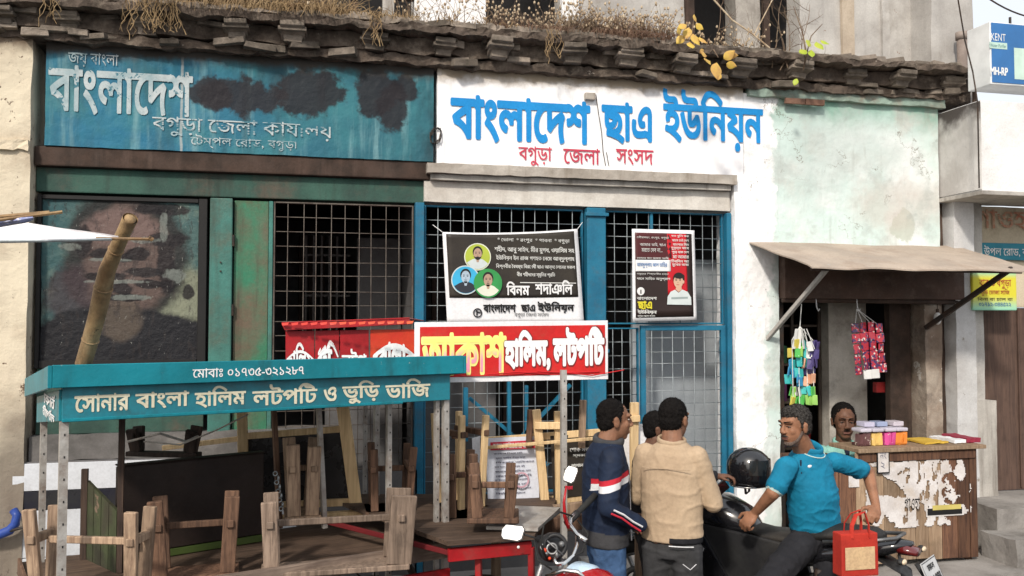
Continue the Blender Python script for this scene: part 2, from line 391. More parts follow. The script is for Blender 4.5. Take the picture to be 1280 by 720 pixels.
# stained left pier, dirtier and sooty towards the tap
n = N('cream_pier_plaster')
c = n.mix(n.ramp(n.noise(1.3, 6), .35, .65), (.68, .6, .46), (.56, .48, .37))
c = n.mix(n.math('MULTIPLY', n.ramp(n.noise(2, 8, off=3), .46, .68), .6), c, (.33, .25, .18))
c = n.mix(n.ramp(n.noise(9, 9, (1, 1, .8), .74, off=1), .61, .63), c, (.12, .075, .05))
c = n.mix(n.math('MULTIPLY', n.ramp(n.noise(4, 7, (1, 1, .14), off=5), .52, .78), .55), c, (.16, .12, .09))
q = F(22, 640); c = n.mix(n.math('MULTIPLY', n.blob(q.x, q.z, .28, .7, .4, .9, 3), .75), c, (.12, .1, .085))
c = n.mix(n.ramp(n.math('ADD', n.xyz(2), n.math('MULTIPLY', n.noise(5, 6), .25)), 4.22, 4.42), c, (.14, .1, .07))
m_pier = n.end(c, .9, n.noise(14, 9, rough=.7), .6)

# ================================================================== ground
part('road', m_road, None, lambda b: b.add([(-60, -60, 0), (60, -60, 0), (60, 60, 0), (-60, 60, 0)], [(0, 1, 2, 3)]), fix=False)['kind'] = 'structure'
pv = rough_grid('pavement', m_conc, None, (-9, -1.15, -.2), (9, .02, .1), 90, 8, 1, .015, 2.5); pv['kind'] = 'structure'

# ================================================================== the old building
bld = thing('old_building', 'weathered two storey building with crumbling cornice, blue and white painted name boards and barred shopfronts', 'building', (2, 0, 0))
B = bld
TH = .3
def bb(name, mat, a, b, bevel=.006, j=0): return pbox(name, mat, B, a, b, bevel, j)
rough_grid('wall', m_pier, B, (-5, -.1, -.1), (-1.98, TH, 4.3), 24, 2, 44, .012, 3)
# plaster crack ledge on the pier
for i in range(9):
    x = -2.18+i*.02; 
rough_grid('plaster_ledge', m_cream, B, (-2.6, -.135, 3.42), (-1.99, -.08, 3.49), 16, 1, 3, .02, 8)
rough_grid('wall', m_corn, B, (-5, -.02, 4.25), (6.3, TH, 4.5), 60, 1, 3, .01, 5)
# name board, left: two slabs of plaster meeting at a seam
xs = X(228, 0, 120)
sgl = rough_grid('blue_name_board', m_blue, B, (-1.9, -.045, 3.48), (1.045, .2, 4.28), 60, 2, 14, .006, 4)
sgw = rough_grid('white_name_board', m_wsign, B, (1.075, -.05, 3.46), (3.86, .2, 4.28), 50, 2, 14, .005, 4)
bb('beam', m_brown, (-1.975, -.03, 3.33), (1.06, .25, 3.478), .012)  # lintel beam, its dark brown also carrying the shadow band below the board
bb('beam', m_gbeam, (-1.975, .035, 3.14), (.99, .25, 3.328), .01)
rough_grid('ledge', m_dirtyw, B, (.985, -.12, 3.375), (3.76, .1, 3.458), 44, 2, 2, .007, 6)
rough_grid('ledge', m_grey, B, (1.02, -.075, 3.325), (3.72, .1, 3.372), 44, 2, 1, .004, 6)
rough_grid('beam', M('beam_old_white', (.68, .65, .6), (.52, .48, .43), 2, .85, stain=(.3, .26, .22), sa=.5, streak=(.35, .3, .25), ka=.35), B, (.975, -.01, 3.15), (3.74, .25, 3.322), 44, 2, 3, .004, 4)
# small torn hole between the boards with hanging wires
m = MB(); q = F(543, 172)
for i in range(7):
    a = i*.9; m.tube([(q.x+.05*math.cos(a+t)*(1-t*.05), -.06-random.random()*.03, q.z+.07*math.sin(a+t*1.3)) for t in (0, .6, 1.2, 1.8, 2.4)], .004, 5)
m.build('loose_wire_tangle', m_iron, B)
# white pier and mint wall
rough_grid('white_pier', m_mint, B, (3.76, -.06, -.1), (4.19, TH, 3.47), 12, 3, 60, .008, 4)
rough_grid('mint_wall', m_mint, B, (3.865, -.048, 2.86), (5.9, TH, 4.22), 44, 2, 30, .006, 3)
rough_grid('moulding', M('green_grey_moulding', (.3, .4, .34), (.17, .2, .17), 4, .9, stain=(.3, .14, .1), sa=.7, ss=4), B, (3.9, -.1, 4.19), (5.95, .05, 4.27), 50, 1, 2, .012, 7)
m = MB(); q = F(997, 131)
for k in range(2):
    m.cbox((q.x-.1+k*.2, -.115, q.z), (.19, .03, .05), .004)
m.build('exposed_brick', m_brick, B)
rough_grid('column', M('peeling_column_plaster', (.4, .34, .28), (.22, .16, .12), 3, .9, stain=(.08, .06, .05), sa=.7, ss=3, patch=(.55, .52, .48), pa=.6, ps=5, bump=.6), B, (5.72, -.05, -.1), (5.9, TH, 2.86), 6, 3, 40, .012, 5)
bb('door_jamb', m_brown, (4.19, .03, .1), (4.25, .28, 2.86))
# cornice: a corbel course, a broken shelf, brackets, and loose bricks
cx0, cx1 = -3.4, 6.2
rough_grid('cornice_course', m_corn, B, (cx0, -.13, 4.26), (cx1, .1, 4.335), 240, 2, 2, .028, 8)
rough_grid('cornice_course', m_corn, B, (cx0, -.16, 4.345), (cx1, .1, 4.47), 150, 2, 3, .022, 6)
rough_grid('cornice_shelf', m_corn, B, (cx0, -.31, 4.475), (cx1-.03, .5, 4.535), 260, 5, 2, .034, 6)
rough_grid('cornice_crust', m_stone, B, (cx0, -.25, 4.54), (3.2, .5, 4.585), 240, 5, 1, .04, 7)
brk = None
bx = [-2.75+i*.545 for i in range(17)]
for i, x in enumerate(bx):
    if brk is None:
        m = MB(); m.prism([(-.13, .0), (-.30, .085), (-.30, .125), (-.1, .125), (-.1, 0)], 'x', -.085, .085); m.cbox((0, -.19, .07), (.2, .17, .03)); m.cbox((0, -.16, .02), (.13, .1, .05), .006)
        brk = m.build('bracket', m_stone, B, world=False, bevel=.006); o = brk
    else: o = brk.copy(); COL.objects.link(o)
    o.location = (x-2+random.uniform(-.06, .06), random.uniform(-.0, .02), 4.345+random.uniform(-.01, .008)); o.rotation_euler = (random.uniform(-.06, .06), random.uniform(-.05, .05), random.uniform(-.05, .05)); o.scale = (random.uniform(.85, 1.3), random.uniform(.75, 1.15), random.uniform(.85, 1.1))
bk = None
for i in range(210):
    x = random.uniform(-2.6, 6.05); z = random.choice((4.30, 4.33, 4.45, 4.47)) if i < 60 else 4.56
    if z > 4.5 and random.random() < .4: x = random.uniform(3.2, 6)
    if bk is None:
        m = MB(); m.cbox((0, 0, 0), (.21, .1, .055), .01); bk = m.build('brick', m_brick, B, world=False, bevel=.006); o = bk
    else: o = bk.copy(); COL.objects.link(o)
    if i % 3 == 0: o.material_slots[0].link = 'OBJECT'; o.material_slots[0].material = m_stone
    o.location = (x-2, (-.2 if z > 4.5 else -.11)+random.uniform(-.05, .05), z+random.uniform(-.012, .012)-(.03 if z > 4.5 and x > 3.2 else 0))
    o.rotation_euler = (random.uniform(-.15, .15), random.uniform(-.12, .12), random.uniform(-.3, .3)); o.scale = (random.uniform(.5, 1.2), 1, random.uniform(.6, 1.1))
# upper storey, set back behind the cornice
YU = .5
def ub(name, mat, u0, u1, z0=4.55, z1=6.6, y=YU, d=.25):
    x0, x1 = X(u0, y, 20), X(u1, y, 20); return rough_grid(name, mat, B, (x0, y, z0), (x1, y+d, z1), max(2, int((x1-x0)*8)), 1, 16, .012, 3)
bb('upper_floor', m_grey, (-4, .35, 4.42), (6.2, 4, 4.56))
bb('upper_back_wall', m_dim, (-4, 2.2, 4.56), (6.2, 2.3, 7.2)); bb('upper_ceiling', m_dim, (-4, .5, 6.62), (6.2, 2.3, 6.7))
ub('upper_wall', m_pale, -300, 35); ub('upper_wall', m_white, 95, 140)
ub('upper_wall', m_pale, 215, 250); ub('upper_wall', m_white, 518, 607); ub('pilaster', m_grey, 478, 492, y=.42, d=.12)
ub('upper_wall', m_pale, 702, 858); ub('pilaster', m_white, 703, 724, y=.44, d=.055); ub('pilaster', m_brown, 858, 868, y=.46, d=.2)
for u in (392, 440): ub('pilaster', m_brown, u, u+7, y=.55, d=.08)
bb('balcony_rail', m_brown, (-1.5, .5, 5.02), (1.0, .55, 5.08))
ub('upper_wall', m_grey, 920, 950, y=.9); ub('upper_wall', m_pale, 1000, 1165)
ub('pilaster', M('ochre_strip', (.5, .42, .33), (.4, .33, .26), 3, .9, stain=(.2, .15, .1)), 1053, 1068, y=.46, d=.035); ub('pilaster', m_pale, 1103, 1112, y=.465, d=.03); ub('window_leaf', m_brown, 955, 962, y=.6, d=.05)
rough_grid('stair_tower', m_pale, B, (X(1160, .25, 60), .2, 4.3), (X(1212, .25, 60), 1.6, 7.4), 6, 8, 24, .01, 3)
bb('roof_slab', m_grey, (-4, .3, 7.2), (6.3, 3, 7.35))
# broken plaster ribs and posters of soot on the tower: drain pipe
m = MB(); q0, q1 = F(1214, 240, .1), F(1205, 33, .1)
m.tube([(6.3, .08, 3.5), (6.3, .08, 4.95)], .05, 10); m.tube([(6.3, .08, 4.93), (6.3, .08, 5.0)], .062, 10); m.build('drain_pipe', M('pipe_brown', (.3, .25, .22), (.2, .16, .14), 5, .7), B, smooth=True)
# ---- interiors
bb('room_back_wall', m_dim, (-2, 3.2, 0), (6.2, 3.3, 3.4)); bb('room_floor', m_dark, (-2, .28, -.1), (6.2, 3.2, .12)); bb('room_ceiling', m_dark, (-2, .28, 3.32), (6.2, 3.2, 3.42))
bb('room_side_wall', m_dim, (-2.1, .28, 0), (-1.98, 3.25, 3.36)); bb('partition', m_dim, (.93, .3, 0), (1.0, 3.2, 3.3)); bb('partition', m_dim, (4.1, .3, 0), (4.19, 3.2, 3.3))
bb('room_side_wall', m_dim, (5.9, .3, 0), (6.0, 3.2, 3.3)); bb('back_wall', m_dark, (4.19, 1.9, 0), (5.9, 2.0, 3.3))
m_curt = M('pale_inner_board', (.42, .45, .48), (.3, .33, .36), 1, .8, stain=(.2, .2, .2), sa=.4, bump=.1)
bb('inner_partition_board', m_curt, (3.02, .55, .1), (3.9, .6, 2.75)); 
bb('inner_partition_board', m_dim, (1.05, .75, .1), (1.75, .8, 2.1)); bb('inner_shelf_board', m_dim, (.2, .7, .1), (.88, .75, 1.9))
m = MB()
for k in range(5): m.cbox((-.02+k*.11, 2.2, 2.3), (.05, .04, 1.5), .01)
m.build('inner_window_bars', m_brown, B)
# tiles under the mural: white with a black band
bb('inner_wall_strip', m_dim, (.5, 1.2, .1), (.92, 1.25, 2.95)); m_ib = M('inner_pale_bar', (.22, .2, .19), (.14, .12, .11), 3, .8)
for k in range(6): bb('inner_bar', m_ib, (.02+k*.075, 1.6, 1.9), (.04+k*.075, 1.62, 3.0), .002)
for k in range(3): bb('inner_bar', m_ib, (0, 1.625, 2.0+k*.4), (.46, 1.64, 2.02+k*.4), .002)
for x, zt in ((1.2, 2.6), (1.9, 2.4), (2.7, 2.9)): bb('inner_timber', m_brown, (x, 1.1, .1), (x+.07, 1.16, zt))
m_tile = M('white_wall_tile', (.62, .64, .68), (.55, .57, .6), 3, .35, stain=(.25, .22, .2), sa=.4, bump=.05, rnd=.06); m_tblk = M('black_wall_tile', (.02, .02, .03), (.03, .03, .03), 3, .3, bump=.05)
bb('tile_backing', m_dim, (-2.1, -.075, .0), (-.02, .1, 1.115))
def tile(x0, x1, z0, z1, mt): 
    m = MB(); m.box((0, 0, 0), (x1-x0-.006, .016, z1-z0-.006)); o = m.build('tile', mt, B, world=False, bevel=.002); o.location = (x0+.003-2, -.092, z0+.003)
x = -2.06
while x < -.05:
    x1 = min(x+.36, -.03)
    tile(x, x1, .42, .765, m_tile); tile(x, x1, .765, .905, m_tblk); tile(x, x1, .905, 1.11, m_tile); tile(x, x1, .1, .42, m_tile)
    x = x1
rough_grid('sill', M('dark_sill', (.16, .15, .145), (.1, .095, .09), 4, .9, stain=(.3, .28, .26), sa=.4), B, (-1.97, -.04, 1.12), (.3, .25, 1.3), 24, 2, 3, .01, 5)
bb('lower_wall', m_dim, (-.02, -.02, 0), (.93, .1, .95)); bb('lower_wall', m_dim, (.98, -.02, 0), (2.38, .1, .7)); bb('threshold', m_conc, (2.3, -.1, 0), (3.78, .28, .16))
bb('panel_below_mural', m_gbeam, (-1.95, .06, 1.3), (-.75, .1, 1.85))
# painted names
E1, E3 = (1, 0, 0), (0, 0, 1)
def on(u0, v0, u1, v1, Y):     # rectangle on the wall: left x, right x, bottom z, top z
    um, vm = (u0+u1)/2, (v0+v1)/2
    return X(u0, Y, vm), X(u1, Y, vm), Z(v1, um, Y), Z(v0, um, Y)
def write(s, u0, v0, u1, v1, mat, parent=B, Y=-.06, rot=0, **k):
    a, b, c, d = on(u0, v0, u1, v1, Y)
    return lettering(s, mat, parent, (a, Y, c), E1, (0, 0, 1), b-a, d-c, **k)
m_sgw = M('faded_white_letters', (.5, .55, .56), (.3, .4, .43), 6, .8, bump=.1, patch=(.05, .17, .22), pa=.57, ps=8)
m_blt = M('bright_blue_letters', (.015, .28, .68), (.01, .24, .6), 4, .6, bump=.05)
m_rlt = M('brick_red_letters', (.6, .06, .1), (.5, .05, .09), 5, .6, bump=.05)
YB = -.054
write('বাংলােদশ', 60, 85, 241, 145, m_sgw, Y=YB, bold=.022, rows=80)
write('জয় বাংলা', 85, 66, 148, 84, m_sgw, Y=YB, bold=.0, worn=.25)
write('বগুড়া েজলা কাযালয়', 190, 150, 416, 174, m_sgw, Y=YB, bold=.004, worn=.5)
write('েটম্পল েরাড, বগুড়া', 238, 170, 372, 187, m_sgw, Y=YB, worn=.5)
YW = -.060
write('বাংলােদশ', 563, 122, 738, 180, m_blt, Y=YW, bold=.034, rows=90)
write('ছাএ', 752, 128, 815, 180, m_blt, Y=YW, bold=.034, rows=90)
write('ইউিনয়ন', 829, 114, 954, 188, m_blt, Y=YW, bold=.034, rows=90)
write('বগুড়া', 648, 183, 690, 207, m_rlt, Y=YW, bold=.012); write('েজলা', 704, 185, 750, 205, m_rlt, Y=YW, bold=.012); write('সংসদ', 770, 187, 817, 206, m_rlt, Y=YW, bold=.012)
# mural in its black frame
n = N('scratched_mural')
def bl(c, u, v, rx, rz, col, k=1, **q):
    p = F(u, v, .06); return n.mix(n.math('MULTIPLY', n.blob(p.x, p.z, rx/138, rz/138, **q), k), c, col)
c = n.mix(n.ramp(n.noise(2.2, 6), .35, .65), (.03, .085, .095), (.06, .11, .105))
c = n.mix(n.math('MULTIPLY', n.ramp(n.noise(6, 6, off=4), .5, .75), .7), c, (.18, .22, .17))
c = bl(c, 226, 395, 32, 55, (.22, .22, .15), .8, wob=.3)
c = bl(c, 158, 320, 62, 72, (.02, .02, .02), .97, wob=.22, soft=.2)
c = bl(c, 120, 375, 45, 40, (.05, .035, .04), .8, wob=.4)
c = bl(c, 160, 325, 44, 62, (.11, .075, .065), .85, wob=.3, soft=.25); c = bl(c, 152, 285, 36, 20, (.16, .105, .095), .7, wob=.35)
c = bl(c, 150, 445, 110, 52, (.015, .015, .018), 1, wob=.22, soft=.15); c = bl(c, 240, 470, 60, 38, (.015, .015, .018), 1, wob=.2, soft=.15)
c = bl(c, 195, 432, 62, 34, (.014, .014, .017), 1, wob=.2, soft=.12); c = bl(c, 85, 442, 55, 26, (.014, .014, .017), 1, wob=.2, soft=.12); c = bl(c, 150, 395, 22, 26, (.09, .07, .055), .8, wob=.35)
for u, v, rx, rz in ((155, 322, 9, 5), (152, 360, 11, 8), (132, 318, 16, 6), (178, 340, 20, 5), (172, 318, 14, 7), (155, 372, 22, 4), (205, 262, 28, 6), (208, 330, 10, 30), (105, 300, 9, 18), (236, 365, 6, 8), (190, 355, 20, 4), (135, 345, 24, 5), (212, 300, 22, 7)):
    c = bl(c, u, v, rx, rz, (.012, .01, .012), .92, wob=.7, nscale=9)
for u, v, rx, rz in ((165, 372, 18, 3), (205, 285, 4, 14), (220, 345, 10, 8), (88, 308, 10, 4), (180, 300, 16, 3), (140, 325, 20, 2), (150, 352, 30, 2), (230, 250, 20, 3)):
    c = bl(c, u, v, rx, rz, (.19, .21, .19), .6, wob=.9, nscale=12)
c = n.mix(n.ramp(n.noise(30, 8, (1, 1, .4), .75), .64, .67), c, (.3, .3, .27))
c = n.mix(n.math('MULTIPLY', n.ramp(n.noise(14, 8, (1.5, 1, .5), .8, off=7), .52, .6), .6), c, (.03, .025, .025))
m_mur = n.end(c, .55, n.noise(24, 8), .5)
mur = thing('painted_portrait_panel', 'dark scratched mural of a head and shoulders in a black frame beneath the blue board', 'mural', (-1.35, .05, 1.85))
rough_grid('picture', m_mur, mur, (-1.93, .05, 1.86), (-.80, .07, 3.1), 24, 1, 26, .006, 4)
for a, b in (((-1.96, .02, 1.8), (-1.93, .08, 3.12)), ((-.80, .02, 1.8), (-.735, .08, 3.12)), ((-1.928, .025, 3.085), (-.802, .078, 3.118)), ((-1.928, .025, 1.8), (-.802, .078, 1.86))): pbox('frame', m_black, mur, a, b, .004)
# door posts
gd = thing('green_steel_door', 'rusty green steel door leaf standing beside its teal post between mural and grille', 'door', (-.4, .05, .95))
pbox('door_leaf', m_rustg, gd, (-.535, .06, 1.25), (-.27, .11, 3.12), .004); pbox('door_post', m_gpost, gd, (-.715, .01, 1.2), (-.545, .12, 3.13), .01); pbox('door_edge', m_gpost, gd, (-.268, .04, 1.2), (-.235, .13, 3.12), .004)
m = MB()
for z in (1.5, 2.2, 2.75): m.tube([(-.54, .03, z), (-.54, .03, z+.09)], .014, 8)
for z in (2.55, 2.62): m.tube([(-.63, -.005, z), (-.63, .02, z)], .007, 6)
m.build('hinge', m_iron, gd)
# ================================================================== wire grilles
wv = MB(); wv.tube([(0, 0, 0), (0, 0, 1)], .0035, 6); wvm = wv.mesh('wire_v', m_wire); wvd = wv.mesh('wire_d', m_wired)
for me in (wvm, wvd): me.polygons.foreach_set('use_smooth', [True]*len(me.polygons))
def grille(label, x0, x1, z0, z1, y, dx, dz, frame, fw, me, bars=()):
    t = thing('wire_grille', label, 'grille', ((x0+x1)/2, y, z0)); c = Vector(t.location)
    for a, b in (((x0, z0), (x0+fw, z1)), ((x1-fw, z0), (x1, z1)), ((x0+fw, z1-fw), (x1-fw, z1)), ((x0+fw, z0), (x1-fw, z0+fw)))+tuple(bars):
        pbox('frame_bar', frame, t, (a[0], y-.012, a[1]), (b[0], y+.03, b[1]), .003)
    nx = int((x1-x0)/dx); nz = int((z1-z0)/dz)
    for i in range(1, nx+1):
        o = link_mesh('wire', me, t); o.location = (x0+i*(x1-x0)/(nx+1)+random.uniform(-.008, .008)-c.x, -.004, 0); o.scale = (1, 1, z1-z0); o.rotation_euler = (0, random.uniform(-.003, .003), 0)
    for i in range(1, nz+1):
        o = link_mesh('wire', me, t); o.location = (x0-c.x, .004, i*(z1-z0)/(nz+1)+random.uniform(-.008, .008)); o.rotation_euler = (0, math.pi/2+random.uniform(-.005, .005), 0); o.scale = (1, 1, x1-x0)
    return t
grille('wide rusty wire mesh grille in front of the dark room, right of the green door', -.23, .895, .95, 3.12, .06, .115, .122, m_wired, .012, wvd)
grille('wire mesh grille behind the black and white memorial banner', .985, 2.375, .7, 3.13, .06, .115, .122, m_bpost, .016, wvm, (((1.32, 1.15), (1.36, 1.6)), ((1.7, .7), (1.73, 1.65))))
grille('wire mesh grille above and beside the small gate, behind the red and black poster', 2.57, 3.70, 2.13, 3.13, .06, .105, .122, m_bpost, .014, wvm, (((3.0, 2.75), (3.025, 3.115)),))
grille('narrow strip of wire mesh between thick blue post and gate', 2.57, 2.885, .2, 2.10, .06, .1, .122, m_bpost, .012, wvm)
g = grille('small blue framed wire mesh gate behind the man in the beige jacket', 2.89, 3.70, .18, 2.12, .02, .105, .118, m_bpost, .045, wvm)
pp = thing('blue_post', 'thick bright blue steel post right of the memorial banner', 'post', (2.47, 0, .1)); pbox('shaft', m_bpost, pp, (2.385, -.03, .1), (2.555, .12, 3.14), .008)
m = MB()
for z in (.4, 1.9, 3.08): m.cbox((2.47, -.04, z), (.21, .03, .03))
m.build('bracket', m_bpost, pp, bevel=.003)
pp = thing('blue_post', 'slim blue steel post at the left end of the memorial banner', 'post', (.94, 0, .1)); pbox('shaft', m_bpost, pp, (.902, -.02, .1), (.975, .1, 3.14), .006)
pp = thing('blue_post', 'thin blue post against the white painted pier', 'post', (3.73, 0, .1)); pbox('shaft', m_bpost, pp, (3.705, -.02, .1), (3.75, .06, 3.13), .004)
m = MB(); m.beam((1.5, .2, .8), (2.3, .2, 1.6), .03, .03); m.beam((1.4, .22, 1.5), (2.1, .22, .9), .03, .03); m.beam((1.9, .2, .75), (1.9, .2, 1.6), .03, .03)
o = m.build('folded_frame', m_bpost, None); tag(o, 'blue crossed steel frame leaning inside, behind the mesh below the banner', 'frame')
# ================================================================== awning shop on the right
m_tin = M('dusty_tin_sheet', (.46, .38, .31), (.36, .3, .25), 2.5, .8, stain=(.28, .2, .15), sa=.5, ss=3, bump=.4)
aw = thing('shop_awning', 'dusty tin awning sloping over the small shop on two struts', 'awning', (5, 0, 2.88))
bm = bmesh.new(); NX, NY = 60, 16; g = []
for j in range(NY+1):
    row = []
    for i in range(NX+1):
        u, v = i/NX, j/NY
        p = Vector((3.9+2.2*u+v*(.06-.06*u), .0-.97*v, 2.885-.285*v))
        p.z += .012*mn.noise(p*3)+.003*math.sin(u*17+2)*v+(-.012 if v > .97 else 0); p.y += .012*mn.noise(Vector((u*9, v, 2)))*(v > .9)
        row.append(bm.verts.new(p))
    g.append(row)
for j in range(NY):
    for i in range(NX): bm.faces.new((g[j][i], g[j][i+1], g[j+1][i+1], g[j+1][i]))
r = bmesh.ops.extrude_face_region(bm, geom=list(bm.faces))
for e in r['geom']:
    if isinstance(e, bmesh.types.BMVert): e.co.z -= .012
bmesh.ops.recalc_face_normals(bm, faces=bm.faces); bm.transform(MATS[aw.name].inverted())
me = bpy.data.meshes.new('sheet'); bm.to_mesh(me); bm.free(); me.materials.append(m_tin); link_mesh('sheet', me, aw)
q = F(958, 424, -.04)
part('strut', m_grey, aw, lambda b: b.beam((q.x, -.05, q.z), (4.15, -.92, 2.605), .035, .035), bevel=.003)
q = F(1158, 410, -.06)
part('strut', m_iron, aw, lambda b: b.beam((5.7, -.08, q.z), (5.9, -.92, 2.61), .04, .04), bevel=.003)
pbox('front_rail', m_brown, aw, (3.98, -.93, 2.565), (6.0, -.9, 2.588)); pbox('back_rail', m_brown, aw, (3.95, -.06, 2.83), (6.0, -.02, 2.862))
fa = thing('shop_shutter_box', 'dark brown shutter box under the tin awning', 'shutter', (5.1, -.1, 2.35))
pbox('cover', M('shutter_brown', (.1, .06, .045), (.07, .045, .035), 3, .7, stain=(.2, .15, .12), sa=.4, ss=8), fa, (4.2, -.15, 2.36), (6.08, .02, 2.78), .01)
part('bottom_roll', m_brown, fa, lambda b: b.tube([(4.2, -.1, 2.35), (6.05, -.1, 2.34)], .025, 10), smooth=True)
m = MB()
for u in (1020, 1071): 
    q = F(u, 385, -.12); m.tube([(q.x, -.12, 2.36), (q.x+.005, -.125, 2.28), (q.x+.02, -.13, 2.25), (q.x+.03, -.13, 2.27)], .006, 6)
m.build('hook', M('hook_white', (.6, .6, .6), (.5, .5, .5), 5, .5), fa)
sh = thing('shop_shelf', 'dim shelf rack with small goods at the back of the small shop', 'shelf', (4.9, .6, .1))
m_shelf = M('dark_shelf_wood', (.09, .07, .055), (.06, .045, .035), 4, .7)
for z in (.9, 1.35, 1.72, 2.1): pbox('shelf', m_shelf, sh, (4.3, .55, z), (4.98, .85, z+.025))
for x in (4.3, 4.66, 4.96): pbox('upright', m_shelf, sh, (x, .53, .1), (x+.03, .56, 2.3))
goods = [flat('good_%d' % i, c, .4) for i, c in enumerate([(.3, .02, .02), (.03, .05, .2), (.25, .2, .05), (.05, .18, .08), (.3, .3, .3), (.12, .03, .1)])]
for z in (.925, 1.375, 1.745):
    x = 4.36
    while x < 4.9:
        wd = random.uniform(.035, .08); hh = random.uniform(.1, .24)
        if abs(x-4.66) > .06: 
            mm = MB(); (mm.tube([(x+wd/2, .62, z), (x+wd/2, .62, z+hh*.75), (x+wd/2, .62, z+hh)], [wd/2, wd/2, wd/4], 8) if random.random() < .6 else mm.box((x, .58, z), (x+wd, .68, z+hh)))
            mm.build('bottle' if len(mm.v) > 8 else 'packet', random.choice(goods), sh)
        x += wd+.015
bb('inner_pillar', M('shop_pillar_plaster', (.6, .56, .5), (.42, .38, .33), 3, .9, stain=(.12, .1, .08), sa=.6, ss=3), (5.0, .42, 0), (5.42, .6, 3.3))
bb('shop_side_panel', m_brown, (5.46, .12, .1), (5.69, .2, 2.5)); bb('shop_side_panel', m_iron, (4.25, .05, .1), (4.3, .12, 2.4))
rb = thing('red_switch_box', 'small red box fixed to the shop pillar beneath the sachet strips', 'box', D(1100, 484, 8.6))
q = D(1100, 484, 8.6); pbox('case', flat('red_box', (.35, .03, .03), .5), rb, (q.x-.06, q.y-.03, q.z-.05), (q.x+.06, q.y+.03, q.z+.05), .006)
q = F(1172, 398, -.1); bl_ = thing('light_bulb', 'white bulb hanging unlit by the shop column under the awning', 'bulb', q)
part('glass', flat('bulb_white', (.8, .8, .78), .2), bl_, lambda b: b.ell((q.x, q.y, q.z), (.035, .035, .06)), smooth=True)
part('cord', m_iron, bl_, lambda b: (b.tube([(q.x, q.y, q.z+.05), (q.x, q.y, q.z+.09)], .014, 8), b.tube([(q.x, q.y, q.z+.09), (q.x, q.y, 2.4)], .004, 5)))
# rack of hanging packets
pk = thing('packet_display', 'hanging rows of small green, blue and purple snack packets at the shop front', 'packets', D(1002, 410, 7.7))
cols = {'g': (.08, .45, .08), 'y': (.6, .5, .08), 'b': (.05, .3, .55), 't': (.05, .5, .5), 'p': (.08, .06, .2), 'o': (.75, .4, .25), 'w': (.7, .7, .68), 'l': (.35, .65, .15), 'r': (.5, .1, .08)}
pm = {k: flat('packet_'+k, c, .35, .6, wear=(.8, .8, .8), wa=.66) for k, c in cols.items()}
pr = {}
rows = [(990, 430, 'ylgtwppp'), (987, 440, 'yglgtwpp'), (986, 453, 'bttotppp'), (986, 464, 'bbttoppp'), (985, 474, 'ttbbpooo'), (986, 487, 'glwwttgl'), (985, 499, 'ylggglll')]
for (u, v, cs) in rows:
    for i, ch in enumerate(cs):
        p = D(u+3+i*4.1, v+1, 7.7)
        if ch not in pr:
            mm = MB(); mm.cbox((0, 0, 0), (.05, .012, .085), .004); mm.v = [Vector((a.x, a.y*(2.0 if abs(a.z) < .03 else 1), a.z)) for a in mm.v]
            o = mm.build('packet', pm[ch], pk, world=False, bevel=.004); pr[ch] = o
        else: o = pr[ch].copy(); COL.objects.link(o)
        o.location = p-Vector(pk.location)+Vector((random.uniform(-.01, .01), random.uniform(-.05, .05), random.uniform(-.015, .015))); o.rotation_euler = (random.uniform(-.2, .2), random.uniform(-.15, .15), random.uniform(-.9, .9))
m = MB(); top = D(1002, 380, 7.7)
for u in (990, 998, 1008, 1016):
    a = D(u, 505, 7.7); m.tube([(a.x, a.y-.02, a.z), tuple(D(u, 425, 7.7)), tuple(D(1000, 408, 7.72)), tuple(top)], .004, 5)
m.build('string', pm['w'], pk)
m = MB()
for i in range(5):
    a, b = D(996+i*3, 411, 7.68), D(992+i*6.5, 436, 7.66); m.beam(a, b, .035, .006)
m.build('header_card', pm['w'], pk)
m_sac = N('red_sachet_print'); c = m_sac.mix(m_sac.ramp(m_sac.vor(26, feature='F1'), .25, .35), (.7, .6, .55), (.42, .03, .05)); c = m_sac.mix(m_sac.ramp(m_sac.noise(34, 2, off=3), .52, .56), c, (.06, .03, .1)); m_sac = m_sac.end(c, .3, spec=.6)
sp = None
for i, (u, v0, v1) in enumerate(((1069, 404, 470), (1079, 403, 474), (1089, 402, 473), (1099, 404, 466))):
    t = thing('sachet_strip', ['red sachet strip hanging leftmost over the shopkeeper', 'long red sachet strip with white tail, second from the left', 'red sachet strip with white tail, third from the left', 'red sachet strip hanging rightmost, nearest the shop column'][i], 'sachets', D(u, v0, 7.8), 0, 'sachet strips hanging in the shop')
    nn = 6 if i in (1, 2) else 5
    for k in range(nn):
        a = D(u+k*1.1, v0+6+k*(v1-v0)/nn, 7.8)-Vector(t.location)
        if sp is None:
            mm = MB(); mm.cbox((0, 0, 0), (.07, .014, .082)); o = mm.build('sachet', m_sac, t, world=False, bevel=.004); sp = o
        else: o = sp.copy(); COL.objects.link(o); o.parent = t
        if k == nn-1 and i in (1, 2): o.material_slots[0].link = 'OBJECT'; o.material_slots[0].material = pm['w']
        o.location = a; o.rotation_euler = (random.uniform(-.1, .1), -.08, random.uniform(-.4, .4))
    q1, q2 = D(u, v0+3, 7.8), D(1071, 386, 7.95); part('string', pm['w'], t, lambda b: b.tube([q1, q2], .003, 5))
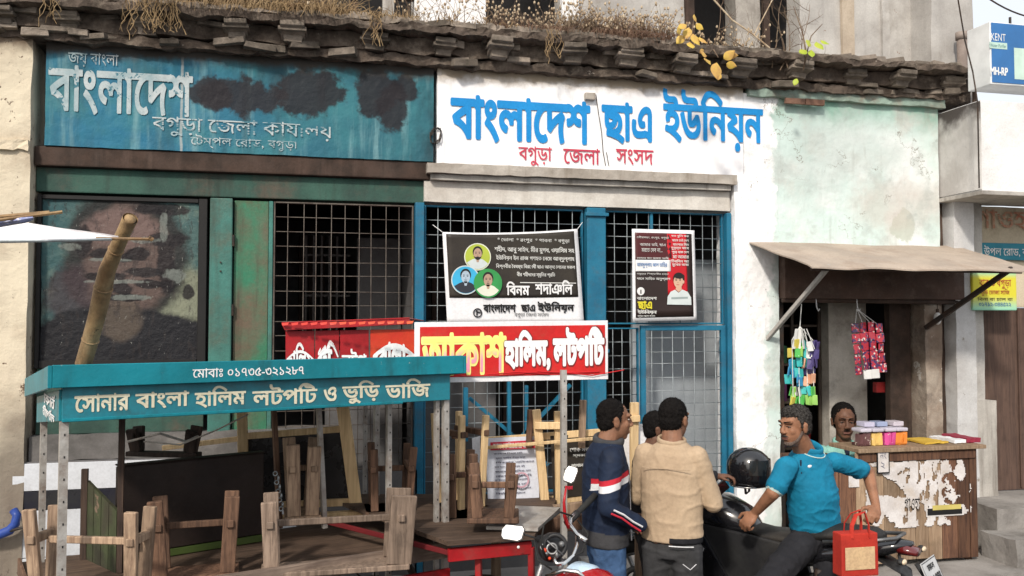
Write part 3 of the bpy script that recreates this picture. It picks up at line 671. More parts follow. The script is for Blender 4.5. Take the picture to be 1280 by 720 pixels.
# ================================================================== shop counter
m_pl = wood('counter_planks', (.19, .095, .055), (.085, .042, .028), .35)
m_pl2 = wood('pale_counter_planks', (.38, .27, .18), (.24, .16, .1), .3)
m_pap = M('torn_white_paper', (.7, .67, .66), (.56, .52, .5), 6, .8, stain=(.5, .4, .3), sa=.5, ss=7, bump=.2)
ct = thing('shop_counter', 'wooden plank shop counter with torn white posters beside the motorcycle tail', 'counter', (5, -.45, .1))
CY = -.72; x = 4.2; i = 0
while x < 5.66:
    wd = random.uniform(.11, .17); x1 = min(x+wd, 5.68)
    zt = 1.06 if x1 > 4.5 else .965
    pbox('plank', m_pl if i in (0, 1, 8, 9, 10) else m_pl2, ct, (x+.003, CY-random.uniform(0, .006), .13+random.uniform(0, .02)), (x1-.003, CY+.02, zt), .003); x = x1; i += 1
for k in range(4): pbox('side_plank', m_pl, ct, (5.66, CY+.02+k*.14, .14), (5.68, CY+.155+k*.14, 1.06), .003)
pbox('top_board', m_pl2, ct, (4.5, CY-.05, 1.062), (5.74, -.33, 1.095), .005); pbox('side_shelf', m_pl, ct, (4.1, CY-.04, .97), (4.495, -.2, 1.0), .005)
pbox('inner_board', m_shelf, ct, (4.2, CY+.03, .2), (5.64, CY+.05, .96)); pbox('rail', m_pl, ct, (4.52, CY-.022, .98), (5.66, CY-.004, 1.05))
for x in (4.22, 5.6): pbox('foot', m_pl, ct, (x, CY+.05, .09), (x+.06, CY+.12, .2))
def torn(name, mat, parent, x0, x1, z0, z1, y, thr, sc_, cell=.009, sd=0, sx=1):
    m = MB(); nx, nz = int((x1-x0)/cell), int((z1-z0)/cell)
    for i in range(nx):
        for k in range(nz):
            x, z = x0+i*cell, z0+k*cell
            e = min(i, nx-1-i, k, nz-1-k)
            if mn.fractal(Vector((x*sc_*sx, z*sc_, sd)), .8, 2.1, 4) > thr+(.25 if e < 1 else 0):
                m.add([(x, y, z), (x+cell, y, z), (x+cell, y, z+cell), (x, y, z+cell)], [(0, 1, 2, 3)])
    return tag(m.build(name, mat, parent, fix=False), kind='stuff') if m.f else None
torn('torn_paper', m_pap, ct, 4.58, 5.02, .42, .98, CY-.012, -.12, 6, sd=3, sx=.8)
torn('torn_paper', m_pap, ct, 4.98, 5.32, .42, .99, CY-.0125, -.12, 5, sd=8, sx=2.6)
torn('torn_paper', m_pap, ct, 5.3, 5.62, .5, .98, CY-.012, .18, 7, sd=15)
torn('torn_paper', m_pap, ct, 5.28, 5.4, .42, .86, CY-.013, -.3, 7, sd=12)
write('গাওহা', 1131, 622, 1150, 640, m_black, ct, Y=CY-.016, worn=.2)
def sheet(label, u0, v0, u1, v1, Y, cat='notice', mat=m_pap, bord=None, tilt=0, name='notice'):
    a, b, c, d = on(u0, v0, u1, v1, Y); t = thing(name, label, cat, ((a+b)/2, Y, c))
    if bord: pbox('border', bord, t, (a, Y, c), (b, Y+.004, d), 0); pbox('paper', mat, t, (a+.012, Y-.003, c+.012), (b-.012, Y-.0005, d-.012), 0)
    else: pbox('paper', mat, t, (a, Y, c), (b, Y+.004, d), 0)
    return t, (a, b, c, d)
t, r = sheet('small white notice in black border hanging at the counter top', 1096, 562, 1112, 592, CY-.035, bord=m_black); write('নং', 1100, 566, 1108, 574, flat('grey_ink', (.2, .2, .25)), t, Y=CY-.040); write('২', 1101, 577, 1106, 586, flat('grey_ink2', (.2, .2, .25)), t, Y=CY-.040)
t, r = sheet('plain white slip stuck on the counter behind the polo shirted man', 1061, 588, 1074, 609, CY-.012)
t, r = sheet('wide torn poster with black and yellow foot strip on the counter planks', 1158, 634, 1205, 645, CY-.0145, mat=m_pap, name='poster', cat='poster'); a, b, c, d = r
pbox('strip', m_black, t, (a+.01, CY-.017, c+.012), (b-.02, CY-.0152, d-.005), 0); pbox('strip', flat('yellow_strip', (.6, .5, .15)), t, (a+.06, CY-.018, d-.02), (b-.03, CY-.0172, d+.02), 0)
# jars of sweets
jl = ['dark brown sweet packets jar at the left end of the row, nearest the shopkeeper', 'yellow sweet jar between the dark jar and the pink jar', 'pink sweet jar in the middle of the row on the counter', 'orange sweet jar right of the pink one on the counter']
for i, (u, c) in enumerate(((1078, (.12, .05, .05)), (1093, (.75, .5, .15)), (1109, (.65, .08, .3)), (1123, (.8, .25, .04)))):
    p = F(u, 550, -.58); t = thing('sweet_jar', jl[i], 'jar', (p.x, -.55, 1.096), 0, 'sweet jars on the counter'); cm = flat('sweets_%d' % i, c, .35, .6, wear=(.7, .6, .5), wa=.6)
    m = MB()
    for a in range(3):
        for b in range(2): m.cbox((p.x-.034+a*.034, -.6+b*.03, 1.15+.004*a), (.032, .04, .1), .006)
    m.build('sweet_packet', cm, t)
    pbox('lid', flat('jar_lid%d' % i, (.55, .52, .6), .3), t, (p.x-.054, -.64, 1.215), (p.x+.054, -.5, 1.245), .01)
    pbox('tray', flat('jar_tray%d' % i, mul(c, .7), .4), t, (p.x-.052, -.62, 1.097), (p.x+.052, -.5, 1.12), .004)
for k, (u, z) in enumerate(((1082, 1.25), (1098, 1.25), (1118, 1.25))):
    p = F(u, 535, -.5); tag(pbox('sweet_box', flat('swb%d' % k, ((.5, .48, .6), (.3, .35, .5), (.55, .5, .55))[k], .3), None, (p.x-.05, -.56, z), (p.x+.05, -.44, z+.04), .006), ['lilac box on the lid of the dark jar', 'bluish box on the yellow sweet jar', 'pale box on top of the pink and orange jars'][k], 'box')
for k, (u0, u1, c, l) in enumerate(((1136, 1165, (.65, .42, .06), 'yellow paper sheets spread on the counter right of the jars'), (1172, 1186, (.8, .8, .82), 'white crumpled paper on the counter'), (1187, 1204, (.3, .03, .06), 'dark red pouch at the right end of the counter'))):
    p0, p1 = F(u0, 548, -.45), F(u1, 548, -.45); o = rough_grid('paper_sheet' if k < 2 else 'pouch', flat('cs%d' % k, c), None, (p0.x, -.66, 1.1), (p1.x, -.35, 1.115+.012*k), 8, 8, 1, .008, 12); tag(o, l, 'paper' if k < 2 else 'pouch')
# ================================================================== neighbour building
nb = thing('neighbour_building', 'pale neighbouring building with a jutting white slab box, brown door and steps', 'building', (7, 0, 0))
def nbx(name, mat, a, b, bevel=.006): return pbox(name, mat, nb, a, b, bevel)
rough_grid('slab_box', m_white, nb, (5.93, -.57, 3.33), (10, .3, 4.15), 60, 8, 12, .006, 3)
m_soot = N('sooty_white'); c = m_soot.mix(m_soot.ramp(m_soot.noise(1.6, 6), .35, .65), (.6, .58, .56), (.42, .4, .38)); c = m_soot.mix(m_soot.ramp(m_soot.math('ADD', m_soot.xyz(2), m_soot.math('MULTIPLY', m_soot.noise(4, 6), .6)), 4.2, 4.45), c, (.08, .07, .065)); m_soot = m_soot.end(c, .9, m_soot.noise(14, 6), .4)
rough_grid('slab_side', m_soot, nb, (5.915, -.565, 3.34), (5.935, .02, 4.14), 1, 8, 12, .003, 3)
nbx('slab_lip', m_grey, (5.9, -.6, 3.29), (10, -.02, 3.328))
rough_grid('pilaster', M('chalky_grey_plaster', (.6, .6, .6), (.48, .47, .46), 2, .9, stain=(.25, .22, .2), sa=.5, patch=(.3, .27, .24), pa=.64, ps=6), nb, (6.0, -.12, -.1), (6.22, .25, 3.29), 4, 4, 50, .006, 5)
rough_grid('pilaster', m_brown, nb, (5.93, .03, -.1), (5.995, .25, 3.29), 2, 3, 40, .006, 5)  # dark strip filling the gap by the column, shade put into its colour
rough_grid('pilaster', m_pale, nb, (6.225, -.04, 1.4), (6.38, .25, 3.29), 3, 3, 30, .006, 5)
rough_grid('plinth', m_grey, nb, (6.225, -.1, .4), (6.45, .25, 1.4), 4, 4, 14, .008, 5)
rough_grid('wall', m_cream, nb, (6.385, .1, 2.3), (10, .3, 3.29), 40, 2, 12, .006, 3)
nbx('door', wood('brown_door_wood', (.13, .08, .06), (.08, .05, .04), .1), (6.46, .12, .5), (10, .16, 2.29)); nbx('door_board', wood('brown_door_wood2', (.11, .065, .05), (.07, .045, .035), .1), (6.9, .1, .52), (6.92, .118, 2.28)); nbx('upper_wall', m_pale, (7.7, .3, 4.15), (10, .6, 6))
st = rough_grid('stone_step', m_conc, None, (5.98, -.6, -.1), (10, .1, .5), 40, 7, 4, .015, 3); tag(st, 'upper grey stone step before the brown door', 'step')
st = rough_grid('stone_step', m_conc, None, (5.8, -1.0, -.1), (10, -.605, .32), 40, 5, 3, .018, 3); tag(st, 'lower worn grey step right of the counter, broken at its corner', 'step')
for i in range(6):
    p = Vector((random.uniform(5.75, 6.3), random.uniform(-1.5, -1.02), .1)); s_ = random.uniform(.02, .06)
    if p.y > -1.15 or True:
        m = MB(); m.cbox((p.x, p.y, (.0 if p.y < -1.16 else .1)+s_*.3), (s_*1.5, s_, s_*.7), s_*.2); tag(m.build('rubble_stone', m_brick if i % 3 == 0 else m_conc, None), 'small broken stone lying at the foot of the lower step', 'stone', 'rubble by the steps')
# advertising light box
m_adb = flat('advert_blue', (.03, .16, .42), .4, .5); m_adw = flat('advert_white', (.82, .84, .84), .4, .5)
ad = thing('box_sign', 'blue advertising box sign reading KENT above the white slab', 'sign', (7, -.5, 4.3))
pbox('case', m_adw, ad, (6.03, -.58, 4.3), (8.6, -.3, 4.87), .006); pbox('face', m_adb, ad, (6.045, -.586, 4.315), (8.59, -.5805, 4.86), 0)
write('KENT', 1239, 42, 1257, 51, m_adw, ad, Y=-.589, bold=.0); a, b, c, d = on(1237, 53, 1259, 61, -.588); pbox('print_block', flat('pale_mint', (.5, .68, .6)), ad, (a, -.588, c), (b, -.5865, d), 0)
write('Water Purifier', 1238, 55, 1258, 59, flat('advert_grey', (.15, .3, .3)), ad, Y=-.590); write('MH-RP', 1238, 84, 1260, 94, m_adw, ad, Y=-.589, bold=.045); a, b, c, d = on(1268, 61, 1300, 100, -.588); pbox('print_block', flat('pale_mint2', (.6, .78, .68)), ad, (a, -.588, c), (b, -.5865, d), 0)
part('bracket', m_iron, ad, lambda b: (b.tube([(6.42, -.4, 4.86), (6.42, -.4, 5.0)], .012, 6), b.tube([(6.1, -.3, 4.1), (6.1, -.3, 4.32)], .02, 6)))
# painted words and signs under the slab
write('গাওহ', 1219, 262, 1284, 288, M('faded_red_letters', (.5, .2, .13), (.6, .42, .3), 12, .8, bump=0), nb, Y=.085, bold=.012, worn=.15)
t = thing('teal_sign_strip', 'teal sign strip with white lettering above the yellow green sign', 'sign', (7, .06, 2.8))
a, b, c, d = on(1222, 304, 1300, 325, .06); pbox('board', flat('teal_strip', (.04, .26, .36)), t, (a, .06, c), (8, .08, d), .002); write('উপল েরাড, ব', 1230, 307, 1284, 321, m_whp, t, Y=.052, bold=.01)
n = N('yellow_green_sign'); zc = F(1243, 365, -.15).z; c = n.mix(n.ramp(n.xyz(2), zc-.19, zc-.02), (.3, .66, .5), (.68, .62, .05)); c = n.mix(n.ramp(n.xyz(2), zc+.12, zc+.2), c, (.35, .66, .45)); m_yg = n.end(c, .35)
t = thing('hanging_sign', 'yellow and green sign with red lettering behind the right awning strut', 'sign', (6.2, -.15, 2.3))
a, b, c, d = on(1216, 335, 1271, 388, -.15); pbox('board', m_yg, t, (a, -.15, c), (b, -.11, d), .012); part('arm', m_iron, t, lambda m: m.tube([(a+.1, -.1, d), (a+.1, .05, d+.05)], .008, 6))
m_rt = flat('sign_red_ink', (.45, .08, .04)); write('বার ও বগুড়া', 1224, 349, 1264, 361, m_rt, t, Y=-.154, bold=.01); write('ভুিড় েভাজা সািজ', 1226, 361, 1262, 370, m_rt, t, Y=-.154, bold=.01); write('িবনা বা চাল বা', 1222, 371, 1266, 376, m_iron, t, Y=-.154); write('০১৭১২-৩৪৪৫২২', 1224, 378, 1264, 383, m_adb, t, Y=-.154, bold=.01)
# cables
m = MB(); m.tube([D(1220+i*9, -8+i*4.5-(i-4)*(i-4)*.35, 9) for i in range(10)], .008, 6); tag(m.build('overhead_cable', m_iron, None), 'dark cable crossing the bright sky above the box sign', 'cable')
m = MB(); m.tube([D(1196, -10, 7.9), D(1206, 50, 7.95), D(1216, 90, 7.9), D(1222, 128, 7.75), D(1224, 235, 7.72)], .007, 6); tag(m.build('wall_cable', m_iron, None), 'thin black cable running down beside the drain pipe to the white slab', 'cable')
m = MB(); m.tube([D(548, 120, 7.55), D(549, 150, 7.5), D(546, 180, 7.5), D(545, 205, 7.45), D(541, 225, 7.4), D(540, 250, 7.4)], .005, 6); tag(m.build('red_string', m_redp, None), 'thin red string dangling at the seam between the blue and white boards', 'string')
m = MB(); pts = [F(745, 118, -.06), F(748, 140, -.06), F(752, 165, -.058), F(754, 190, -.06), F(757, 207, -.058)]; m.tube([(p.x, -.058, p.z) for p in pts], .0035, 5); m.tube([(p.x+.03, -.058, p.z) for p in pts[3:]], .0035, 5); tag(m.build('thin_wire', m_iron, None), 'thin dark wire running down the white board between two blue words', 'wire')
tb = thing('junction_box', 'small white junction box at the top of the white board', 'box', (2.42, -.08, 4.1)); q = F(737, 121, -.07); pbox('case', m_dirtyw, tb, (q.x-.045, -.1, q.z-.03), (q.x+.045, -.05, q.z+.03), .006)
# ================================================================== banner and poster
m_cloth = M('banner_white', (.8, .8, .82), (.7, .7, .72), 3, .5, bump=.05); m_bblk = M('banner_black', (.03, .025, .022), (.045, .038, .03), 3, .45, bump=.1)
def skew(u0, v0l, u1, v0r, v1l, v1r, Y):     # four corners of a sheet hung a little crooked
    return [F(u0, v0l, Y), F(u1, v0r, Y), F(u1+8, v1r, Y), F(u0+6, v1l, Y)]
def quadpt(c, s, t): a = c[0].lerp(c[1], s); b = c[3].lerp(c[2], s); return a.lerp(b, t)
def sheet_grid(name, mat, parent, c, s0, s1, t0, t1, y, nx=24, ny=18, sag=0, fold=.006, th=.003):
    bm = bmesh.new(); g = []
    for j in range(ny+1):
        row = []
        for i in range(nx+1):
            s, t = s0+(s1-s0)*i/nx, t0+(t1-t0)*j/ny; p = quadpt(c, s, t)
            p.z -= sag*4*s*(1-s)*(1-t)*.6; p.y = y-fold*(math.sin(abs(s-.5)*20+t*14)*max(0, .5-t)+.3*mn.noise(Vector((s*4, t*4, 0))))
            row.append(bm.verts.new(p))
        g.append(row)
    for j in range(ny):
        for i in range(nx): bm.faces.new((g[j][i], g[j+1][i], g[j+1][i+1], g[j][i+1]))
    r = bmesh.ops.extrude_face_region(bm, geom=list(bm.faces))
    for e in r['geom']:
        if isinstance(e, bmesh.types.BMVert): e.co.y += th
    bmesh.ops.recalc_face_normals(bm, faces=bm.faces)
    bm.transform(MATS[parent.name].inverted()); me = bpy.data.meshes.new(name); bm.to_mesh(me); bm.free(); me.materials.append(mat); me.polygons.foreach_set('use_smooth', [True]*len(me.polygons)); return link_mesh(name, me, parent)
bn = thing('memorial_banner', 'black and white memorial banner with three round portraits tied to the mesh', 'banner', (1.75, -.06, 2.15))
C4 = skew(553, 290, 722, 286, 404, 404, -.06)
sheet_grid('cloth', m_cloth, bn, C4, 0, 1, 0, 1, -.06, sag=.03); sheet_grid('black_field', m_bblk, bn, C4, .025, .97, .02, .72, -.0645, sag=.03, th=.002)
def bw(s, u0, v0, u1, v1, mat, Y=-.074, **k): write(s, u0, v0, u1, v1, mat, bn, Y=Y, rows=24, **k)
m_off = flat('banner_offwhite', (.75, .75, .72))
bw('* েভালা  * রংপুর  * পাবনা  * বগুড়া', 622, 298, 712, 304, m_off); bw('শহীদ, আবু সাইদ, মীর মুগধ, ওয়ািসম সহ', 618, 308, 718, 317, m_off, bold=.015); bw('ইউিনয়ন ইন রাজ গণহত েনেম আব্দুল্লাহ', 620, 319, 718, 327, m_off, bold=.015); bw('িবপ্লবীর ৈবষম্য িবরোধী ছাএ আন্দোলেনর সকল', 620, 330, 719, 337, m_off, bold=.015); bw('বীর শহীদেদর স্মৃিতর প্রিত', 646, 340, 694, 347, m_off, bold=.015)
pbox('rule', m_off, bn, (X(700, -.07, 354)-.35, -.0735, Z(354, 680, -.07)), (X(720, -.07, 354), -.0725, Z(353, 680, -.07)), 0)
bw('িবনম্র', 633, 352, 662, 370, m_whp, bold=.03, rows=40) if False else write('িবনম', 633, 352, 662, 369, m_whp, bn, Y=-.074, bold=.03)
write('শদাঞিল', 669, 350, 716, 368, m_whp, bn, Y=-.074, bold=.03)
write('বাংলােদশ', 604, 380, 645, 391, m_black, bn, Y=-.071, bold=.04); write('ছাএ', 651, 380, 669, 390, m_black, bn, Y=-.071, bold=.04); write('ইউিনয়ন', 672, 377, 718, 391, m_black, bn, Y=-.071, bold=.04); write('বগুড়া েজলা সংসদ', 643, 391, 686, 397, flat('small_grey_ink', (.12, .12, .12)), bn, Y=-.071, bold=.01)
m_sk = flat('print_skin', (.45, .3, .22)); m_ring = {k: flat('print_'+k, c) for k, c in {'green': (.42, .5, .06), 'blue': (.05, .42, .7), 'dgreen': (.04, .3, .08), 'pale': (.7, .72, .6), 'shirt': (.6, .66, .66), 'dark': (.03, .035, .05), 'hair': (.02, .018, .018), 'bface': (.42, .52, .62)}.items()}
def disc(m, cx, cz, rx, rz, y, k=28): m.add([(cx+rx*math.cos(i*2*math.pi/k), y, cz+rz*math.sin(i*2*math.pi/k)) for i in range(k)], [tuple(range(k))])
def portrait(parent, u, v, r, Y, bg, face, shirt, hair='hair', rim='pale', beard=False):
    p = F(u, v, Y); s = r*.0066; m = MB(); mats = [m_ring[rim], m_ring[bg], m_ring[shirt], face, m_ring[hair], m_ring['dark']]
    m.m = 0; disc(m, p.x, p.z, s*1.08, s*1.08, Y); m.m = 1; disc(m, p.x, p.z, s, s, Y-.0008)
    m.m = 2; pts = [(p.x+s*.97*math.cos(rad(a)), Y-.0016, p.z+s*.97*math.sin(rad(a))) for a in range(208, 333, 8)]; pts += [(p.x+s*.45, Y-.0016, p.z-s*.22), (p.x+.15*s, Y-.0016, p.z-s*.12), (p.x-.15*s, Y-.0016, p.z-s*.12), (p.x-s*.45, Y-.0016, p.z-s*.22)]; m.add(pts, [tuple(range(len(pts)))])
    m.m = 4; disc(m, p.x, p.z+s*.38, s*.4, s*.46, Y-.0024); m.m = 3; disc(m, p.x, p.z+s*.22, s*.33, s*.46, Y-.0032); m.add([(p.x-.13*s, Y-.0032, p.z-.1*s), (p.x+.13*s, Y-.0032, p.z-.1*s), (p.x+.08*s, Y-.0032, p.z-.42*s), (p.x-.08*s, Y-.0032, p.z-.42*s)], [(0, 1, 2, 3)])
    m.m = 5
    for q in (-.14, .14): disc(m, p.x+q*s, p.z+.28*s, s*.065, s*.028, Y-.004, 10); disc(m, p.x+q*s, p.z+.37*s, s*.09, s*.02, Y-.004, 10)
    disc(m, p.x, p.z+.0*s, s*.11, s*.028, Y-.004, 12); disc(m, p.x, p.z+.14*s, s*.04, s*.02, Y-.004, 8)
    if beard:
        m.m = 4; k = [(p.x+s*.33*math.cos(rad(a)), Y-.0036, p.z+s*.22+s*.47*math.sin(rad(a))) for a in range(200, 341, 10)]+[(p.x+s*.2, Y-.0036, p.z-.02*s), (p.x-s*.2, Y-.0036, p.z-.02*s)]; m.add(k, [tuple(range(len(k)))])
    m.build('portrait', mats, parent, fix=False)
portrait(bn, 597, 321, 16, -.074, 'green', m_sk, 'shirt', beard=True); portrait(bn, 582, 350, 17, -.079, 'blue', m_ring['bface'], 'dark', rim='shirt'); portrait(bn, 610, 354, 17, -.084, 'dgreen', m_sk, 'pale', rim='dgreen')
q = F(597, 391, -.07); part('emblem', m_black, bn, lambda b: (b.torus((q.x, -.071, q.z), (0, 1, 0), .034, .005, 14, 5), b.cbox((q.x-.006, -.071, q.z), (.012, .004, .045)), b.cbox((q.x+.012, -.0715, q.z+.006), (.03, .004, .01))))
m = MB()
for u, v, a, b_ in ((553, 290, -12, -9), (722, 286, 6, -8), (560, 404, -8, 6)): m.tube([F(u, v, -.062), F(u+a, v+b_, -.0)], .003, 5)
m.build('tie', m_whp, bn)
ps = thing('portrait_poster', 'red and black poster with a young man in a pale shirt above the small gate', 'poster', (3.1, -.06, 2.17))
Cq = skew(790, 286, 868, 288, 402, 400, -.06); Cq[2] = F(871, 400, -.06); Cq[3] = F(791, 402, -.06)
sheet_grid('paper', m_cloth, ps, Cq, 0, 1, 0, 1, -.06, fold=.003)
m_pr = flat('poster_red', (.55, .015, .025), .4); m_dr = flat('poster_dark_red', (.09, .02, .022), .4); m_pb = flat('poster_black', (.035, .022, .02), .4)
def fld(nm, mat, s0, s1, t0, t1, y): sheet_grid(nm, mat, ps, Cq, s0, s1, t0, t1, y, 12, 12, fold=.003, th=.0012)
fld('black_field', m_pb, .045, .95, .04, .96, -.0635); fld('dark_red_field', m_dr, .045, .62, .04, .33, -.0652); fld('red_field', m_pr, .55, .86, .045, .72, -.0652); fld('white_strip', m_whp, .045, .6, .335, .46, -.067)
def pw(s, u0, v0, u1, v1, mat, **k): write(s, u0, v0, u1, v1, mat, ps, Y=-.0725, rows=20, **k)
pw('েপৗরসভা, রংপুর, বগুড়া', 796, 295, 836, 299, m_off); pw('আমার ভাই, ছাএ', 800, 303, 832, 308, m_off); pw('মরেত েদব না...', 802, 310, 828, 315, m_off); pw('েতামার জন আমরা আিছ', 796, 321, 836, 324, m_off)
pw('আবদুল্লাহ আল তািহর', 796, 327, 834, 335, m_adb, bold=.02)
pw('বগুড়ার িশক্ষাথীর হত্যা', 796, 341, 836, 344, m_off); pw('দােন সািহত অনুপ্রাণ', 796, 346, 838, 351, m_off, bold=.015)
for i, tx in enumerate(('যত বুিল কর', 'সাহস েতই েদশ', 'বাংলার িদন', 'দুবৃত্ত যােব', 'পুেড় যাক েদশ', 'মা আমার', 'িচরিদন জা', 'মুেখর ভাষা')): pw(tx, 839+i % 3, 293+i*5.2, 861, 297+i*5.2, m_off, bold=.02)
q = F(801, 364, -.07); part('emblem', m_whp, ps, lambda b: disc(b, q.x, q.z, .035, .035, -.071), fix=False); part('emblem', m_pb, ps, lambda b: b.cbox((q.x, -.0725, q.z-.005), (.01, .001, .035)))
pw('বাংলােদশ', 796, 371, 821, 375, m_off, bold=.03); write('ছাএ', 797, 376, 815, 387, flat('poster_yellow', (.75, .65, .04)), ps, Y=-.0725, bold=.04); pw('ইউিনয়ন', 797, 387, 821, 393, m_off, bold=.04); pw('বগুড়া েজলা সংসদ', 797, 394, 819, 397, m_off)
q = F(848, 352, -.07); m = MB(); s = .115; Yp = -.073
def el(cx, cz, rx, rz, y, mi): m.m = mi; disc(m, q.x+cx*s, q.z+cz*s, rx*s, rz*s, y)
m.m = 1; sl_ = [(-.95, -1.75), (-.9, -1.15), (-.65, -.78), (-.3, -.62), (0, -.85), (.3, -.6), (.75, -.78), (1.02, -1.2), (1.05, -1.78)]; m.add([(q.x+a*s, Yp, q.z+b*s) for a, b in sl_], [tuple(range(len(sl_)))])
m.m = 2; m.add([(q.x+a*s, Yp-.0006, q.z+b*s) for a, b in ((-.6, -1.2), (.75, -1.15), (.75, -1.3), (-.6, -1.35))], [(0, 1, 2, 3)])
m.m = 0; m.add([(q.x+a*s, Yp-.0008, q.z+b*s) for a, b in ((-.2, -.2), (.22, -.2), (.25, -.62), (0, -.8), (-.24, -.6))], [tuple(range(5))])
el(.02, .22, .47, .48, Yp-.001, 3); el(-.02, .0, .38, .5, Yp-.0016, 0); el(.4, -.02, .07, .13, Yp-.0014, 0); el(.05, .42, .44, .2, Yp-.002, 3)
for k in (-.2, .12): el(k, .1, .07, .03, Yp-.0022, 3); el(k, .19, .1, .022, Yp-.0022, 3)
el(-.07, -.24, .13, .035, Yp-.0022, 4); el(-.06, -.08, .05, .03, Yp-.0022, 5)
m.build('portrait', [flat('poster_skin', (.62, .4, .28)), m_ring['shirt'], flat('shirt_stripe', (.3, .36, .36)), m_ring['hair'], flat('lip_print', (.5, .15, .13)), flat('nose_print', (.4, .22, .15))], ps, fix=False)
# ================================================================== weeds on the cornice
m_hay = M('dry_grass', (.34, .24, .13), (.2, .13, .07), 8, .9, bump=0); m_twig = M('dry_twig', (.13, .085, .06), (.2, .15, .1), 8, .9, bump=0); m_seed = M('seed_heads', (.55, .45, .32), (.3, .2, .12), 20, .9, bump=0)
m_lf = {'yellow': M('yellow_leaf', (.6, .42, .08), (.5, .28, .1), 9, .5, bump=.1), 'green': M('green_leaf', (.32, .42, .04), (.45, .45, .06), 9, .5, bump=.1)}
def grass(name, label, spec, mat, cat='weeds', lmax=.25, w_=.004, heads=0, droop=0):
    m = MB()
    for (u0, u1, nb_, h) in spec:
        for i in range(nb_):
            x = X(random.uniform(u0, u1), -.1, 40); y = random.uniform(-.3, .35); z = 4.58; L = h*random.uniform(.35, 1.1); a = random.uniform(0, 6.28); lean = random.uniform(.1, .9)
            p = Vector((x, y, z)); d = Vector((math.cos(a)*lean, math.sin(a)*lean*.6, 1)).normalized(); pts = [p]
            if droop and random.random() < droop and y < -.05: d = Vector((random.uniform(-.6, .6), -1.0, .5)).normalized(); p.y = -.3; pts = [p.copy()]
            for k in range(4):
                p = p+d*L/4; d = (d+Vector((random.uniform(-.35, .35), random.uniform(-.3, .3), -.25-(.5 if d.y < -.5 else 0)))).normalized(); pts.append(p.copy())
            m.tube(pts, [w_, w_*.8, w_*.6, w_*.45, w_*.3], 3, False)
            if heads and random.random() < heads:
                m.m = 1; m.ell(pts[-1], (.011, .011, .015), seg=5, rings=3); m.ell(pts[-2], (.007, .007, .01), seg=5, rings=3); m.m = 0
    return tag(m.build(name, [mat, m_seed], None, fix=False), label, cat, kind='stuff')
grass('dry_grass', 'straw coloured dry grass spilling over the cornice above the blue board', [(80, 160, 160, .12), (180, 440, 2200, .26), (440, 520, 250, .16), (520, 640, 90, .12)], m_hay, droop=.3)
grass('dead_stalks', 'thin dead weed stalks with seed heads along the ledge above the white board', [(500, 610, 90, .4), (600, 730, 260, .34), (700, 840, 900, .3), (840, 960, 160, .2), (235, 430, 200, .3)], m_twig, heads=.7, w_=.0028)
grass('dry_grass', 'reddish brown tangled weeds above the word for students union', [(720, 830, 900, .24), (615, 720, 350, .16)], M('red_brown_weed', (.2, .12, .08), (.12, .07, .05), 8, .9, bump=0), droop=.25, w_=.003)
m = MB()
for u0 in (165, 178, 190, 205, 216, 60, 470, 690):
    for k in range(9):
        x = X(u0+random.uniform(-8, 8), -.33, 30); p = Vector((x, -.33, 4.57)); pts = [p]
        for s_ in range(7): p = p+Vector((random.uniform(-.03, .03), random.uniform(-.012, .008), -random.uniform(.01, .055))); pts.append(p)
        m.tube(pts, .0028, 3, False)
tag(m.build('hanging_roots', m_hay, None, fix=False), 'thin dry roots hanging down over the cornice brackets', 'roots', kind='stuff')
def sapling(label, branches, leaves, mat, size):
    base = D(*branches[0][0]); t = thing('sapling', label, 'plant', base)
    m = MB()
    for br in branches: m.tube([D(*b) for b in br], [.009-.006*i/(len(br)-1) for i in range(len(br))], 6, False)
    m.build('stem', m_twig if mat == 'yellow' else m_twig, t)
    for (u, v, d, ang, k) in leaves:
        L = size*k; mm = MB(); vs = []
        for i in range(9):
            s_ = i/8; wd = L*.42*math.sin(math.pi*min(1, s_*1.05))**.7*(1-s_*.35)
            for q_ in (-1, 0, 1): vs.append((q_*wd, -.12*L*s_*s_-abs(q_)*.08*L*-1, -s_*L))
        mm.add(vs, [(i*3+j, i*3+j+1, (i+1)*3+j+1, (i+1)*3+j) for i in range(8) for j in (0, 1)])
        R = Matrix.Rotation(rad(ang), 3, 'Y') @ Matrix.Rotation(random.uniform(-.7, .2), 3, 'X') @ Matrix.Rotation(random.uniform(-.6, .6), 3, 'Z'); p = D(u, v, d); mm.v = [p+R @ a for a in mm.v]
        mm.build('leaf', m_lf[mat], t, smooth=True, fix=False)
sapling('orange yellow leaved sapling sprouting on the ledge above the letters', [[(862, 62, 7.3), (865, 40, 7.3), (868, 20, 7.35)]], [(852, 36, 7.2, 50, .9), (862, 52, 7.2, 0, 1.0), (870, 30, 7.2, -60, .8), (874, 46, 7.2, -40, .9), (860, 34, 7.25, 10, 1.1), (866, 42, 7.2, -20, 1.2), (855, 44, 7.25, 40, 1), (868, 18, 7.3, -10, .7), (858, 30, 7.2, 60, .9)], 'yellow', .098)
sapling('cluster of pale yellow leaves drooping in front of the cornice', [[(888, 66, 7.4), (892, 62, 7.2), (898, 72, 7.1)]], [(896, 78, 7.1, 5, 1.5), (899, 90, 7.1, 15, .8), (912, 70, 7.1, -100, .8), (884, 70, 7.1, 110, .8), (888, 76, 7.1, 75, 1.1), (905, 74, 7.1, -130, 1.1), (908, 80, 7.1, -80, .9), (880, 62, 7.1, 50, .6)], 'yellow', .098)
